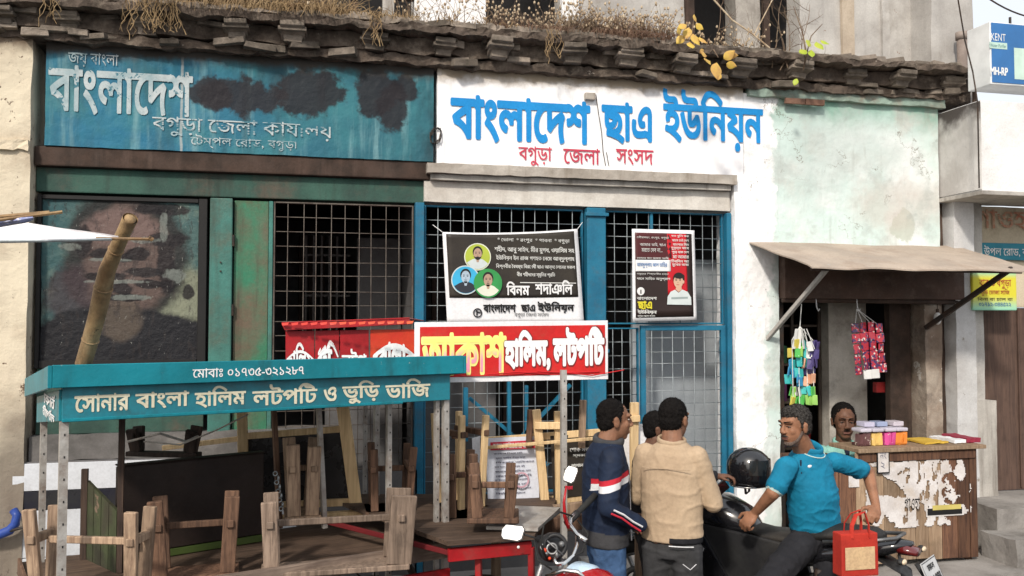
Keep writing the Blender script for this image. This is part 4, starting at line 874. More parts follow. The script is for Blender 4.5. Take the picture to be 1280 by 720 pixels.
sapling('bright yellow green leaves on the right part of the cornice', [[(1004, 88, 7.8), (1008, 68, 7.75), (1014, 45, 7.8), (1028, 30, 7.8)], [(1008, 68, 7.75), (1003, 40, 7.8), (992, 8, 7.9)]], [(1012, 50, 7.7, 30, 1), (1020, 52, 7.7, -20, 1.1), (1008, 62, 7.7, 60, 1), (1026, 50, 7.7, -50, .8), (1014, 62, 7.7, 10, .9), (996, 98, 7.7, 20, .7)], 'green', .1)
sapling('small green yellow leaves hanging at the top left of the cornice', [[(135, -10, 6.9), (134, 2, 6.85)]], [(132, -4, 6.8, 15, 1.1), (142, -2, 6.8, -20, 1), (150, -6, 6.8, -50, .8)], 'green', .1)
m = MB()
def vine(p, L, d, r, lv):
    pts = [p]
    for k in range(8):
        d = (d+Vector((random.uniform(-.25, .25), random.uniform(-.15, .15), random.uniform(-.2, .2)))).normalized(); p = p+d*L/8; pts.append(p)
        if lv and random.random() < .7: vine(p, L*.4, (d+Vector((random.uniform(-1, 1), 0, random.uniform(-1, 1)))).normalized(), r*.5, lv-1)
    m.tube(pts, [r*(1-.08*i) for i in range(9)], 4, False)
for u, v, dx, dz, L in ((890, 70, .1, 1, .7), (965, 85, .1, 1, .9), (985, 85, -.3, 1, .8), (1000, 80, .2, 1, .6), (975, 88, .4, .8, .6), (955, 80, -.6, .8, .5)): vine(D(u, v, 7.9), L, Vector((dx, 0, dz)).normalized(), .006, 2)
tag(m.build('leafless_bush', m_twig, None, fix=False), 'bare brown twigs growing in the ruined upper opening above the mint wall', 'bush')
m = MB(); m.tube([D(888, -5, 7.5), D(915, 25, 7.5), D(940, 42, 7.5), D(962, 60, 7.5)], .007, 6); m.tube([D(942, 45, 7.5), D(955, 20, 7.55), D(968, -5, 7.6)], .005, 6); tag(m.build('fallen_branch', m_seed, None), 'long pale bare branch slanting above the last letters', 'branch')
# ================================================================== food stall with the teal roof
m_teal = M('teal_stall_paint', (.012, .2, .26), (.01, .14, .185), 3, .45, stain=(.03, .07, .075), sa=.6, ss=4, streak=(.02, .07, .08), ka=.5, patch=(.3, .36, .34), pa=.70, ps=12, bump=.08, spec=.5)
m_tealp = N('teal_paint_chipped'); c = m_tealp.mix(m_tealp.ramp(m_tealp.noise(3, 5), .3, .7), (.012, .22, .28), (.01, .16, .2)); c = m_tealp.mix(m_tealp.ramp(m_tealp.noise(26, 8, rough=.75), .655, .675), c, (.4, .42, .37)); c = m_tealp.mix(m_tealp.math('MULTIPLY', m_tealp.ramp(m_tealp.noise(7, 8, (1, 1, .2), off=5), .5, .72), .55), c, (.02, .06, .065)); m_tealp = m_tealp.end(c, .4, m_tealp.noise(20, 4), .15)
m_red = M('red_enamel', (.4, .015, .02), (.27, .012, .015), 4, .4, stain=(.15, .06, .05), sa=.5, ss=5, bump=.08)
m_or = M('orange_red_enamel', (.65, .1, .03), (.55, .03, .02), 2, .4, bump=.05)
m_cl = M('cream_letters', (.72, .68, .52), (.6, .56, .42), 10, .6, bump=0)
m_w1 = wood('brown_stall_wood', (.17, .095, .06), (.075, .042, .028)); m_w2 = wood('grey_stall_wood', (.28, .205, .155), (.14, .1, .075))
m_w3 = wood('new_pale_wood', (.74, .54, .3), (.56, .38, .2), .12, dirt=.25); m_w4 = wood('dark_shaded_wood', (.06, .038, .028), (.03, .02, .016), .3); m_w5 = wood('warm_bench_wood', (.4, .28, .19), (.19, .125, .085))  # darkest wood has the shade under the stall roof put into its colour
m_w1x = wood('brown_board_wood', (.13, .085, .06), (.065, .042, .03), .2, 'x')
S0 = Vector((D(78, 455, 4.4).x, D(78, 455, 4.4).y, 0)); q = D(566, 450, 5.6); SYAW = math.atan2(q.y-S0.y, q.x-S0.x); SW = (Vector((q.x, q.y, 0))-S0).length
st = thing('food_stall', 'teal roofed food stall with cream lettering and slotted steel posts in the foreground', 'stall', S0, SYAW)
def sb(name, mat, a, b, bevel=.003, par=None): m = MB(); m.box(a, b); return m.build(name, mat, par or st, world=False, bevel=bevel)
def sl_(name, mat, poly, bevel=0): m = MB(); m.add(*poly); return m.build(name, mat, st, world=False, bevel=bevel)
W = SW-.03
def prism8(b, f, k): # 4 front corners (y=..), shift to the back
    pass
# roof slab, falling to the back, with side lips
fr = sb('front_lip', m_tealp, (-.05, -.07, 1.828), (W+.07, -.045, 1.94))
m = MB(); m.add([(-.05, -.044, 1.93), (W+.07, -.044, 1.93), (W+.07, 1.25, 1.80), (-.05, 1.25, 1.80), (-.05, -.044, 1.915), (W+.07, -.044, 1.915), (W+.07, 1.25, 1.785), (-.05, 1.25, 1.785)], [(0, 1, 2, 3), (7, 6, 5, 4), (0, 4, 5, 1), (1, 5, 6, 2), (2, 6, 7, 3), (3, 7, 4, 0)]); m.build('roof_sheet', m_teal, st, world=False)
def lip(x0, x1, zt0, zt1, h, y0, y1, name, mat):
    m = MB(); m.add([(x0, y0, zt0), (x1, y0, zt0), (x1, y1, zt1), (x0, y1, zt1), (x0, y0, zt0-h), (x1, y0, zt0-h), (x1, y1, zt1-h), (x0, y1, zt1-h)], [(0, 1, 2, 3), (7, 6, 5, 4), (0, 4, 5, 1), (1, 5, 6, 2), (2, 6, 7, 3), (3, 7, 4, 0)]); return m.build(name, mat, st, world=False, bevel=.002)
lip(-.07, -.051, 1.938, 1.805, .11, -.07, 1.27, 'side_lip', m_tealp); lip(W+.071, W+.09, 1.938, 1.805, .11, -.07, 1.27, 'side_lip', m_tealp)
sb('name_board', m_teal, (0, -.02, 1.662), (W, .0, 1.826)); sb('board_rail', m_tealp, (.0, -.026, 1.655), (W*.85, .002, 1.672)); sb('board_rail', m_iron, (.0, .001, 1.80), (W, .03, 1.83))
lip(-.012, .008, 1.815, 1.70, .155, .001, 1.15, 'side_board', m_tealp); lip(W-.008, W+.012, 1.815, 1.70, .155, .001, 1.15, 'side_board', m_tealp)
sb('ceiling_slat', m_w4, (.1, .3, 1.8), (W-.1, .34, 1.83)); sb('ceiling_slat', m_w4, (.1, .8, 1.75), (W-.1, .84, 1.78))
def slotted(name, x, y, z0, z1, par, w_=.035, world=False, lean=0):
    m = MB(); m.prism([(x, y), (x+w_, y), (x+w_, y+.003), (x+.003, y+.003), (x+.003, y+w_), (x, y+w_)], 'z', z0, z1)
    o = m.build(name, m_slot, par, world=world); o2 = MB(); z = z0+.05
    while z < z1-.05: o2.cbox((x+w_*.55, y-.001, z), (.006, .003, .011)); z += .11
    k = o2.build('slot_hole', m_black, par, world=world); return o
slotted('post', -.005, .005, .0, 1.66, st, .04); slotted('post', .0, 1.02, 0, 1.56, st); slotted('post', W-.03, .0, 0, 1.66, st, .036); slotted('post', W-.075, .03, 0, 1.66, st, .028); slotted('post', W-.04, 1.02, 0, 1.56, st); slotted('post', W-.3, .25, .3, 1.66, st, .03)
sb('table_top', m_w1x, (-.08, -.02, .70), (W+.02, 1.1, .735)); sb('front_plank', wood('front_beam_wood', (.24, .18, .14), (.14, .1, .08), .1, 'x'), (.25, -.075, .70), (W-.02, -.04, .80), .006); sb('side_plank', m_w1, (-.1, 0, .66), (-.082, 1.1, .76)); sb('shelf', m_w1x, (0, .05, .3), (W, 1.05, .33)); sb('bottom_rail', m_red, (0, -.03, .56), (W, -.005, .62))
for x in (0, W-.1):
    m = MB(); m.cbox((x+.05, .5, .12), (.06, .9, .06)); m.build('runner', m_w1, st, world=False)
ex = Vector((math.cos(SYAW), math.sin(SYAW), 0)); ey = Vector((-math.sin(SYAW), math.cos(SYAW), 0))
def slx(u, y=0):       # local x on the stall front seen at image column u
    r = ray(u, 450); a = S0+ey*y-CP; det = r.x*(-ex.y)-(-ex.x)*r.y; t = (a.x*(-ex.y)-(-ex.x)*a.y)/det; p = CP+r*t; return (Vector((p.x, p.y, 0))-S0-ey*y).dot(ex)
def swr(s, u0, u1, z0, z1, mat, y=-.024, **k):
    a, b = slx(u0, y), slx(u1, y); p = S0+ex*a+ey*y; return lettering(s, mat, st, (p.x, p.y, z0), ex, E3, b-a, z1-z0, **k)
for s, u0, u1, z0, z1 in (('েসানার', 94, 163, 1.700, 1.790), ('বাংলা', 170, 237, 1.702, 1.788), ('হািলম', 244, 308, 1.692, 1.806), ('লটপিট', 316, 397, 1.688, 1.803), ('ও', 405, 421, 1.692, 1.775), ('ভুিড়', 428, 475, 1.672, 1.805), ('ভািজ', 482, 538, 1.688, 1.806)): swr(s, u0, u1, z0, z1, m_cl, bold=.026, rows=56, worn=.03)
swr('েমাবাঃ ০১৭৩৫-৩২১২৮৭', 241, 380, 1.855, 1.905, m_whp, y=-.073, bold=.012, rows=40)
p = S0+ey*.15+ex*-.016; lettering('টাকা', m_whp, st, (p.x, p.y, 1.70), ey, E3, .55, .075, bold=.03); lettering('লটপিট', m_whp, st, (p.x, p.y, 1.63), ey, E3, .6, .06, bold=.03)
# ---- upturned benches
def bench(label, p0, p1, zt, zseat, dep, mat, lw=.055, lt=.03, name='upturned_bench', stretch=True, splay=.02, seat=True, cat='bench', group='upturned wooden benches', wide=1, rail=None, mat2=None):
    """p0,p1: world ends (x,y) of the bench on its front side; legs rise from zseat to zt"""
    p0, p1 = Vector((p0.x, p0.y, 0)), Vector((p1.x, p1.y, 0)); L = (p1-p0).length; yaw = math.atan2(p1.y-p0.y, p1.x-p0.x)
    t = thing(name, label, cat, (p0.x, p0.y, zseat), yaw, group); h = zt-zseat; mat2 = mat2 or mat
    def P(n_, fn): m = MB(); fn(m); return m.build(n_, mat2 if n_ != 'leg' else mat, t, world=False, bevel=.004)
    if seat: P('seat', lambda m: m.box((-.06, -.02, -.03), (L+.06, dep+.02, 0)))
    for x in (0, L):
        sx = 1 if x == 0 else -1
        for y in (0, dep):
            sy = 1 if y == 0 else -1
            j = random.uniform(-.012, .012)
            P('leg', lambda m: m.beam((x-sx*.0, y+.01*sy, 0), (x-sx*splay+j, y-sy*splay+j*.5, h+random.uniform(-.015, .01)), lw*(wide if x == L else 1), lt, (0, 1, 0)))
        z = h*.66 if rail is None else rail
        P('crosspiece', lambda m: m.box((x-.02-sx*splay*.6, -.035-splay*.3, z-.02), (x+.02-sx*splay*.6, dep+.03+splay*.3, z+.02)))
    if stretch:
        z = h*.62 if rail is None else rail-.03; P('rail', lambda m: m.box((.02, dep*.5-.014, z-.018), (L-.02, dep*.5+.014, z+.018)))
    return t
ST = .736
bench('short upturned bench at the left front corner of the teal stall table', G(52, 4.55, 0), G(168, 4.5, 0), 1.195, ST+.03, .14, m_w5, .066)
bench('upturned bench standing behind and right of the corner bench, before the dark cupboard', G(205, 4.85, 0), G(288, 4.95, 0), 1.18, ST+.03, .2, m_w1, .08)
bench('long upturned bench on the right half of the stall table, with wide end planks', G(343, 4.95, 0), G(500, 5.12, 0), 1.17, ST+.03, .19, m_w2, .085, wide=1.7)
bench('narrow upturned bench with tall split brown legs behind the long one', G(370, 5.75, 0), G(392, 5.78, 0), 1.36, .9, .3, m_w5, .085)
bench('dark upturned bench before the mesh, left of the slotted posts', G(470, 5.9, 0), G(512, 5.95, 0), 1.32, .9, .25, m_w1, .05)
bench('dark upturned bench tied with rope on top of the black cupboard', G(172, 5.75, 0), G(238, 5.7, 0), 1.47, 1.315, .045, m_w4, .075, stretch=False)
bench('small dark upturned bench on the red cart, before the white notice', G(597, 5.25, 0), G(636, 5.25, 0), 1.27, 1.0, .26, m_w1, .06, rail=.2)
bench('tall pale and brown upturned bench left of the white notice', G(578, 5.95, 0), G(603, 6.05, 0), 1.52, .9, .3, m_w3, .045, mat2=m_w1, rail=.5)
bench('brown upturned bench between slotted posts and the pale bench', G(566, 5.7, 0), G(590, 5.72, 0), 1.3, .9, .3, m_w1, .055)
# ---- the black cupboard with a leaning green panel
def obx(u0, u1, d0, d1, zt, zb, dep):     # oriented box from two image columns
    a, b = G(u0, d0, 0), G(u1, d1, 0); yaw = math.atan2(b.y-a.y, b.x-a.x); return a, (b-a).length, yaw
a, L, yw = obx(152, 332, 5.2, 5.75, 0, 0, 0)
cb = thing('black_cupboard', 'large blackish wooden cupboard under the stall roof with green stripe along its foot', 'cupboard', (a.x, a.y, .74), yw)
def cbx(n_, mt, p, q, par=cb): m = MB(); m.box(p, q); return m.build(n_, mt, par, world=False, bevel=.004)
m_blk = M('sooty_black_board', (.022, .014, .011), (.014, .009, .008), 2, .6, stain=(.045, .03, .025), sa=.4, bump=.2)
cbx('front', m_blk, (0, 0, .05), (L, .02, .565)); cbx('side', m_blk, (0, .021, .0), (.02, .07, .56)); cbx('side', m_blk, (L-.02, .021, 0), (L, .07, .56)); cbx('top', m_blk, (-.005, -.003, .566), (L+.005, .075, .575)); cbx('foot_stripe', flat('green_stripe', (.06, .09, .02)), (0, .005, .0), (L, .02, .045)); cbx('back', m_blk, (.021, .055, 0), (L-.021, .069, .56))
gp = thing('green_panel', 'worn dark green wooden panel leaning at the left of the black cupboard', 'panel', G(112, 5.35, .62))
m_gp = M('worn_green_wood', (.06, .075, .035), (.05, .045, .03), 5, .8, stain=(.02, .018, .015), sa=.7, patch=(.2, .14, .1), pa=.64, ps=8)
a, b = G(112, 5.35, 0), G(150, 5.05, 0)
for k in range(4):
    p, q = a.lerp(b, k/4+.01), a.lerp(b, (k+1)/4-.005); zt = 1.20-.03*k
    part('board', m_gp, gp, lambda m: m.add([(p.x, p.y, .62), (q.x, q.y, .62), (q.x, q.y, zt-.03), (p.x, p.y, zt), (p.x+.012, p.y+.02, .62), (q.x+.012, q.y+.02, .62), (q.x+.012, q.y+.02, zt-.03), (p.x+.012, p.y+.02, zt)], [(0, 1, 2, 3), (7, 6, 5, 4), (0, 4, 5, 1), (1, 5, 6, 2), (2, 6, 7, 3), (3, 7, 4, 0)]))
part('post', m_w4, gp, lambda m: m.beam((a.x-.01, a.y, .6), (a.x-.01, a.y, 1.27), .035, .035)); part('post', m_w4, gp, lambda m: m.beam((b.x+.02, b.y, .74), (b.x+.02, b.y, 1.7), .03, .03))
# ---- pale window frame with dark glass
pf = thing('wooden_frame', 'new pale wooden frame with dark glass leaning behind the stall', 'frame', D(380, 640, 6.15))
def pb(n_, pts, w_, t_, mat=m_w3, d=6.15, par=pf, dd=None): 
    m = MB(); m.beam(D(pts[0], pts[1], d), D(pts[2], pts[3], dd or d), w_, t_, (0, 1, 0)); return m.build(n_, mat, par, bevel=.003)
pb('upright', (302, 500, 306, 640), .07, .03); pb('upright', (428, 505, 446, 640), .085, .035); pb('rail', (203, 560, 302, 548), .035, .02); pb('rail', (309, 545, 430, 536), .045, .02); pb('rail', (306, 634, 442, 627), .05, .03); pb('foot_rail', (300, 652, 455, 642), .05, .06, d=6.1)
m = MB(); P4 = [D(306, 548, 6.18), D(430, 540, 6.18), D(440, 625, 6.18), D(308, 630, 6.18)]; m.add(P4+[p+Vector((0, .006, 0)) for p in P4], [(0, 1, 2, 3), (7, 6, 5, 4), (0, 4, 5, 1), (1, 5, 6, 2), (2, 6, 7, 3), (3, 7, 4, 0)]); m.build('glass', M('dark_glass', (.03, .028, .03), (.02, .02, .02), 2, .25, bump=0, spec=.6), pf)
for u, d in ((342, 5.9), (398, 5.8)):
    tg = thing('steel_post', 'thin rusty slotted post of the cart behind, '+('left of' if u == 342 else 'right of')+' the split bench legs', 'post', G(u, d, .5)); m = MB(); m.beam(D(u, 505, d), D(u+8, 660, d), .03, .03); m.build('shaft', m_slot if u > 350 else m_w1, tg)
# ---- red cart behind
rc = thing('red_cart', 'red painted cart with folded tin roof standing behind the teal stall', 'cart', G(480, 6.1, 0))
def rp(n_, quad, mat, th=.02, ds=None):
    m = MB(); P4 = [D(*q_) for q_ in quad]; nn = (P4[1]-P4[0]).cross(P4[3]-P4[0]).normalized(); nn = nn if nn.y > 0 else -nn
    m.add(P4+[p+nn*th for p in P4], [(0, 1, 2, 3), (7, 6, 5, 4), (0, 4, 5, 1), (1, 5, 6, 2), (2, 6, 7, 3), (3, 7, 4, 0)]); return m.build(n_, mat, rc, bevel=.002)
rp('roof_lip', [(352, 405, 5.95), (512, 399, 6.15), (516, 405, 6.15), (356, 413, 5.95)], m_red)
rp('roof_sheet', [(352, 404.5, 5.95), (512, 398.5, 6.15), (530, 402, 7.0), (365, 406, 6.9)], m_red, .01)
for i, (u0, u1, mt) in enumerate(((357, 393, m_red), (394, 424, m_red), (425, 461, m_red), (463, 522, m_or))):
    d0, d1 = 6.0+(u0-357)*.0013, 6.0+(u1-357)*.0013; rp('fascia_panel', [(u0, 414-i*.6, d0), (u1, 413.4-i*.6, d1), (u1, 466, d1), (u0, 466, d0)], mt)
m = MB()
for i in range(14):
    u = 352+i*12; m.add([D(u, 404+.3*math.sin(i)-.04*i*12/12*4, 5.93), D(u+9, 403-.04*i*4, 5.93), D(u+8, 406-.04*i*4, 5.92), D(u+1, 407-.04*i*4, 5.92)], [(0, 1, 2, 3)])
tag(m.build('tin_crease', m_or, rc, fix=False), kind='stuff')
def rw(s, u0, v0, u1, v1, mat, d, par=rc, **k):
    p, q, r_ = D(u0, v1, d), D(u1, v1, d+(u1-u0)*.0013), D(u0, v0, d); return lettering(s, mat, par, p, q-p, E3, (q-p).length, r_.z-p.z, **k)
arc = lambda u, v: (u, v*(.55+.45*math.sin(math.pi*u))+.0)
rw('হািলম', 358, 428, 392, 462, m_whp, 5.985, bold=.04, warp=arc); rw('টি', 397, 424, 423, 462, m_whp, 6.03, bold=.05, warp=arc); rw('লটপ', 427, 436, 458, 462, m_whp, 6.07, bold=.04); rw('েবালার', 466, 426, 519, 462, m_whp, 6.12, bold=.05, warp=arc)
def cartbeam(n_, a, b, w_, t_, mat): m = MB(); m.beam(D(*a), D(*b), w_, t_); return m.build(n_, mat, rc, bevel=.003)
cartbeam('side_rail', (560, 694, 5.1), (664, 684, 5.25), .03, .075, m_red); cartbeam('leg', (598, 692, 5.2), (600, 860, 5.2), .035, .035, m_red); cartbeam('leg', (664, 684, 5.25), (666, 850, 5.25), .035, .035, m_red); cartbeam('side_rail', (392, 648, 5.9), (566, 692, 5.1), .02, .03, flat('dull_dark_red', (.14, .012, .015), .7))
a = [G(400, 6.5, .9), G(700, 6.5, .9), G(668, 5.25, .9), G(560, 5.1, .9)]; m = MB(); m.add([p-Vector((0, 0, .025)) for p in a]+a, [(0, 1, 2, 3), (7, 6, 5, 4), (0, 4, 5, 1), (1, 5, 6, 2), (2, 6, 7, 3), (3, 7, 4, 0)]); m.build('deck', m_w1x, rc)
m = MB()
for (u, v) in ((580, 690), (648, 684)): p = D(u, v, 5.14); m.ell(p, (.009, .006, .009), seg=8, rings=5)
m.build('bolt', m_whp, rc)
slotted('post', D(702, 500, 5.55).x, D(702, 500, 5.55).y, .3, 1.85, rc, .035, world=True); slotted('post', G(455, 6.6, 0).x, G(455, 6.6, 0).y, .3, 2.0, rc, .03, world=True)
pbox('lidded_tray', m_iron, rc, tuple(G(610, 5.4, .905)), tuple(G(690, 5.7, .93))) if False else None
a = [G(608, 5.35, .93), G(672, 5.3, .93), G(700, 5.75, .96), G(640, 5.8, .96)]; m = MB(); m.add([p-Vector((0, 0, .02)) for p in a]+a, [(0, 1, 2, 3), (7, 6, 5, 4), (0, 4, 5, 1), (1, 5, 6, 2), (2, 6, 7, 3), (3, 7, 4, 0)]); tag(m.build('metal_tray', m_slot, None), 'dull steel tray lying on the deck of the red cart', 'tray')
# wheels of the two carts
for par, u, d in ((rc, 600, 5.5), (rc, 470, 6.2)):
    p = G(u, d, .3); part('wheel', m_iron, par, lambda m: (m.torus(p, (0, 1, 0), .28, .025, 28, 6), [m.beam(p, p+Vector((math.cos(k*.785)*.27, 0, math.sin(k*.785)*.27)), .01, .01) for k in range(8)]))
# ---- red sign board
m_rbd = M('red_sign_paint', (.6, .02, .02), (.48, .015, .015), 3, .45, stain=(.3, .1, .06), sa=.35, ss=6, bump=.05)
a, b = D(518, 440, 5.75), D(760, 440, 5.95); yw = math.atan2(b.y-a.y, b.x-a.x); L = math.hypot(b.x-a.x, b.y-a.y)
rs = thing('red_sign_board', 'long red sign board with white border and bold yellow and white lettering', 'sign', (a.x, a.y, 1.75), yw)
z0, z1 = D(518, 479, 5.75).z, D(518, 403, 5.75).z; dz = D(760, 474, 5.95).z-z0
def rbx(n_, mt, p, q, bev=.002): m = MB(); m.box(p, q); m.v = [Vector((v.x, v.y, v.z+dz*v.x/L-1.75)) for v in m.v]; return m.build(n_, mt, rs, world=False, bevel=bev)
rbx('board', m_cloth, (0, 0, z0), (L, .02, z1)); rbx('red_field', m_rbd, (.035, -.004, z0+.035), (L-.02, -.0005, z1-.03)); rbx('back_batten', m_w1, (.05, .021, z0+.1), (L-.05, .05, z0+.14))
exr = Vector((math.cos(yw), math.sin(yw), 0)); 
def rl(s, u0, v0, u1, v1, mat, off=.0075, **k):
    s0, s1 = (u0-518)/242*L, (u1-518)/242*L; dd = 5.75+.2*(u0-518)/242; p = a+exr*s0+Vector((math.sin(yw), -math.cos(yw), 0))*off; return lettering(s, mat, rs, (p.x, p.y, D(u0, v1, dd).z), exr+Vector((0, 0, dz/L)), E3, s1-s0, D(u0, v0, dd).z-D(u0, v1, dd).z, **k)
n = N('yellow_pink_letters'); zc = D(570, 440, 5.75).z; m_yp = n.end(n.mix(n.ramp(n.math('ADD', n.xyz(2), n.math('MULTIPLY', n.noise(18, 3), .05)), zc-.035, zc+.065), (.78, .3, .42), (.85, .78, .2)), .5)
m_ylw = flat('letter_yellow_edge', (.85, .78, .25)); m_dk = flat('letter_shadow', (.2, .02, .02))
rl('আকাশ', 526, 416, 631, 470, m_ylw, .007, bold=.045, rows=70); rl('আকাশ', 529, 419, 628, 466, m_yp, .009, bold=.008, rows=70)
rl('হািলম,', 627, 412, 688, 466, m_dk, .007, bold=.09, rows=60); rl('হািলম,', 628, 413, 686, 464, m_whp, .009, bold=.055, rows=60); rl('লটপিট', 688, 408, 757, 460, m_dk, .0071, bold=.09, rows=60); rl('লটপিট', 689, 409, 755, 458, m_whp, .0091, bold=.055, rows=60)
m = MB()
for k in range(5):
    x = .3+k*.17; m.tube([(x, -.014, z0+.06-1.75+random.uniform(-.02, .02)), (x+.2, -.016, z0+.055-1.75+random.uniform(-.02, .02)), (x+.42, -.014, z0+.06-1.75+random.uniform(-.02, .02))], .0035, 4)
m.build('binding_string', m_redp, rs, world=False)
# ---- plank table with notices behind the man in the navy jacket
nt = thing('plank_table', 'pale wooden plank table with upturned posts and a bamboo rail holding notices', 'table', G(670, 6.3, 0))
def np_(n_, pts, w_, t_, mat=m_w3, d=6.3, dd=None): return pb(n_, pts, w_, t_, mat, d, nt, dd)
for k, (v0, v1, d) in enumerate(((652, 632, 6.05), (640, 620, 6.35))): np_('plank', (598, v0, 815, v1-8), .09, .05, m_w3 if k else m_w5, d)
np_('plank', (598, 668, 815, 640), .1, .06, m_w1, 5.98)
for (u0, v0, u1, v1, w_, mt) in ((670, 512, 682, 636, .06, m_w3), (697, 514, 699, 630, .05, m_w3), (663, 512, 661, 560, .04, m_w1), (729, 500, 727, 560, .045, m_w5), (775, 505, 770, 600, .04, m_w3), (793, 503, 792, 600, .06, m_w3)): np_('post', (u0, v0, u1, v1), w_, .03, mt, 6.25)
np_('crosspiece', (668, 532, 700, 532), .05, .03, m_w3, 6.22); np_('crosspiece', (765, 525, 800, 523), .045, .03, m_w3, 6.22); np_('bamboo_rail', (604, 560, 745, 548), .022, .022, m_w3, 6.18); np_('back_board', (604, 551, 820, 535), .05, .015, m_w3, 6.32)
for u in (620, 800): np_('leg', (u, 655, u, 760), .06, .06, m_w5, 6.2)
def hung(label, u0, u1, vt, vb, d, mat, name='notice', cat='notice', rot=3):
    a, b = D(u0, vt, d), D(u1, vt-rot, d+.03); c, e = D(u1+2, vb-rot, d+.03), D(u0+4, vb, d); t = thing(name, label, cat, e)
    m = MB(); P4 = [a, b, c, e]; m.add(P4+[p+Vector((0, .004, 0)) for p in P4], [(0, 1, 2, 3), (7, 6, 5, 4), (0, 4, 5, 1), (1, 5, 6, 2), (2, 6, 7, 3), (3, 7, 4, 0)]); m.build('paper', mat, t)
    def wr(s, u_0, v_0, u_1, v_1, mt, off=.006, **k):
        dd = d-off; p, q = D(u_0, v_1, dd), D(u_1, v_1-rot*(u_1-u_0)/(u1-u0), dd+.03*(u_1-u_0)/(u1-u0)); return lettering(s, mt, t, p, q-p, E3, (q-p).length, D(u_0, v_0, dd).z-p.z, rows=16, **k)
    return t, wr
m_blueink = flat('notice_ink', (.06, .06, .12)); m_rink = flat('notice_red', (.6, .03, .06))
t, wr = hung('white printed notice with red heading tied to the plank table', 606, 672, 548, 625, 6.27, M('notice_paper', (.72, .75, .84), (.66, .7, .8), 3, .5, bump=.03))
m = MB(); P4 = [D(613, 553, 6.262), D(671, 550, 6.285), D(671, 560, 6.285), D(613, 563, 6.262)]; m.add(P4, [(0, 1, 2, 3)]); m.build('heading_band', m_rink, t, fix=False)
wr('সকল েশািষত মানুেষর দািব', 616, 554, 669, 558, m_whp, .012, bold=.03); wr('েদশ ও জনগেণর পেক্ষ', 622, 559, 665, 562, m_whp, .012, bold=.03)
for i, s in enumerate(('জনগেণর িশক্ষা চািহ', 'কৃষক শ্রিমক ঐক্য গেড়া', 'িশক্ষার অিধকার', 'সব হেত িবনামূেল্য বই', 'ছাএেদর আবািসক হল', 'েবতন কমােনার দািব', 'গণতেন্ত্রর লড়াই', 'সমতার সমাজ চাই', 'নারীর িনরাপত্তা', 'িনয়িমত িনবাচন')): wr(s, 617+random.uniform(0, 3), 566+i*5.5, 650+random.uniform(0, 18), 569+i*5.5, m_blueink, bold=.03)
q = D(652, 600, 6.262); part('red_emblem', flat('pale_pink_print', (.66, .4, .48)), t, lambda b: b.torus(q, (0, 1, 0), .05, .006, 20, 4, .15))
t, wr = hung('black printed poster tied behind the pale posts, beside the white notice', 688, 742, 545, 622, 6.30, m_bblk, 'poster', 'poster'); wr('েশাক সভা', 712, 560, 738, 565, m_off, bold=.03); wr('স্মরেণ', 716, 568, 736, 572, m_off); wr('আেলাচনা সভা', 714, 580, 738, 584, m_off, bold=.03); wr('লাল পতাকা', 700, 608, 716, 613, m_rink, bold=.05)
hung('blank white sheet hanging between the two men and the pale posts', 778, 812, 532, 600, 6.28, m_cloth, 'paper_sheet', 'sheet'); hung('narrow white sheet glimpsed between upturned benches by the steel posts', 590, 600, 548, 640, 6.34, m_cloth, 'paper_sheet', 'sheet')
# ---- bamboo pole and tarpaulin edge, tap
bp = thing('bamboo_pole', 'thick old bamboo pole with open end slanting up from the stall roof', 'pole', D(104, 452, 4.75))
m_bam = M('aged_bamboo', (.36, .24, .12), (.22, .13, .065), 5, .55, stain=(.07, .045, .025), sa=.8, ss=9, bump=.4, streak=(.5, .36, .2), ka=.5, patch=(.06, .04, .025), pa=.64, ps=14); pts = [D(104, 456, 4.75), D(113, 425, 4.7), D(122, 392, 4.64), D(129, 360, 4.58), D(134, 338, 4.53), D(145, 312, 4.45), D(156, 288, 4.35), D(163, 273, 4.3)]
part('pole', m_bam, bp, lambda b: (b.tube(pts, [.042, .042, .043, .045, .041, .036, .034, .036], 14, False), b.tube(list(reversed(pts[-3:])), [.027]*3, 14, True)), smooth=True, fix=False)
part('pole_hollow', m_black, bp, lambda b: b.tube([D(162.6, 274.5, 4.303), D(162, 276, 4.31)], .029, 14)); [part('node_ring', m_bam, bp, lambda b: b.torus(pts[k_], pts[k_+1]-pts[k_], r__, .006, 16, 6), smooth=True) for k_, r__ in ((1, .04), (3, .043), (5, .034))]
tp = thing('tarpaulin_edge', 'white and bluish tarpaulin edge stretched on thin sticks at the left edge', 'tarpaulin', D(0, 298, 4.1))
bm = bmesh.new(); g = []
for i in range(25):
    s_ = i/24; u = -80+s_*228; top = 262+(s_*33) if s_ > .35 else 270+s_*12; bot = 304-s_*5; row = []
    for j in range(6): f = j/5; p = D(u, top+(bot-top)*f, 4.1+.03*math.sin(f*3)+.15*s_+.18*(1-f)*(1-s_*.8)); p.z += .004*mn.noise(p*9); row.append(bm.verts.new(p))
    g.append(row)
for i in range(24):
    for j in range(5): bm.faces.new((g[i][j], g[i+1][j], g[i+1][j+1], g[i][j+1]))
r = bmesh.ops.extrude_face_region(bm, geom=list(bm.faces))
for e in r['geom']:
    if isinstance(e, bmesh.types.BMVert): e.co += Vector((0, .006, -.004))
bm.transform(MATS[tp.name].inverted()); me = bpy.data.meshes.new('cloth'); bm.to_mesh(me); bm.free(); me.materials.append(M('tarp_white', (.78, .76, .76), (.62, .6, .64), 5, .7, bump=.2)); link_mesh('cloth', me, tp)
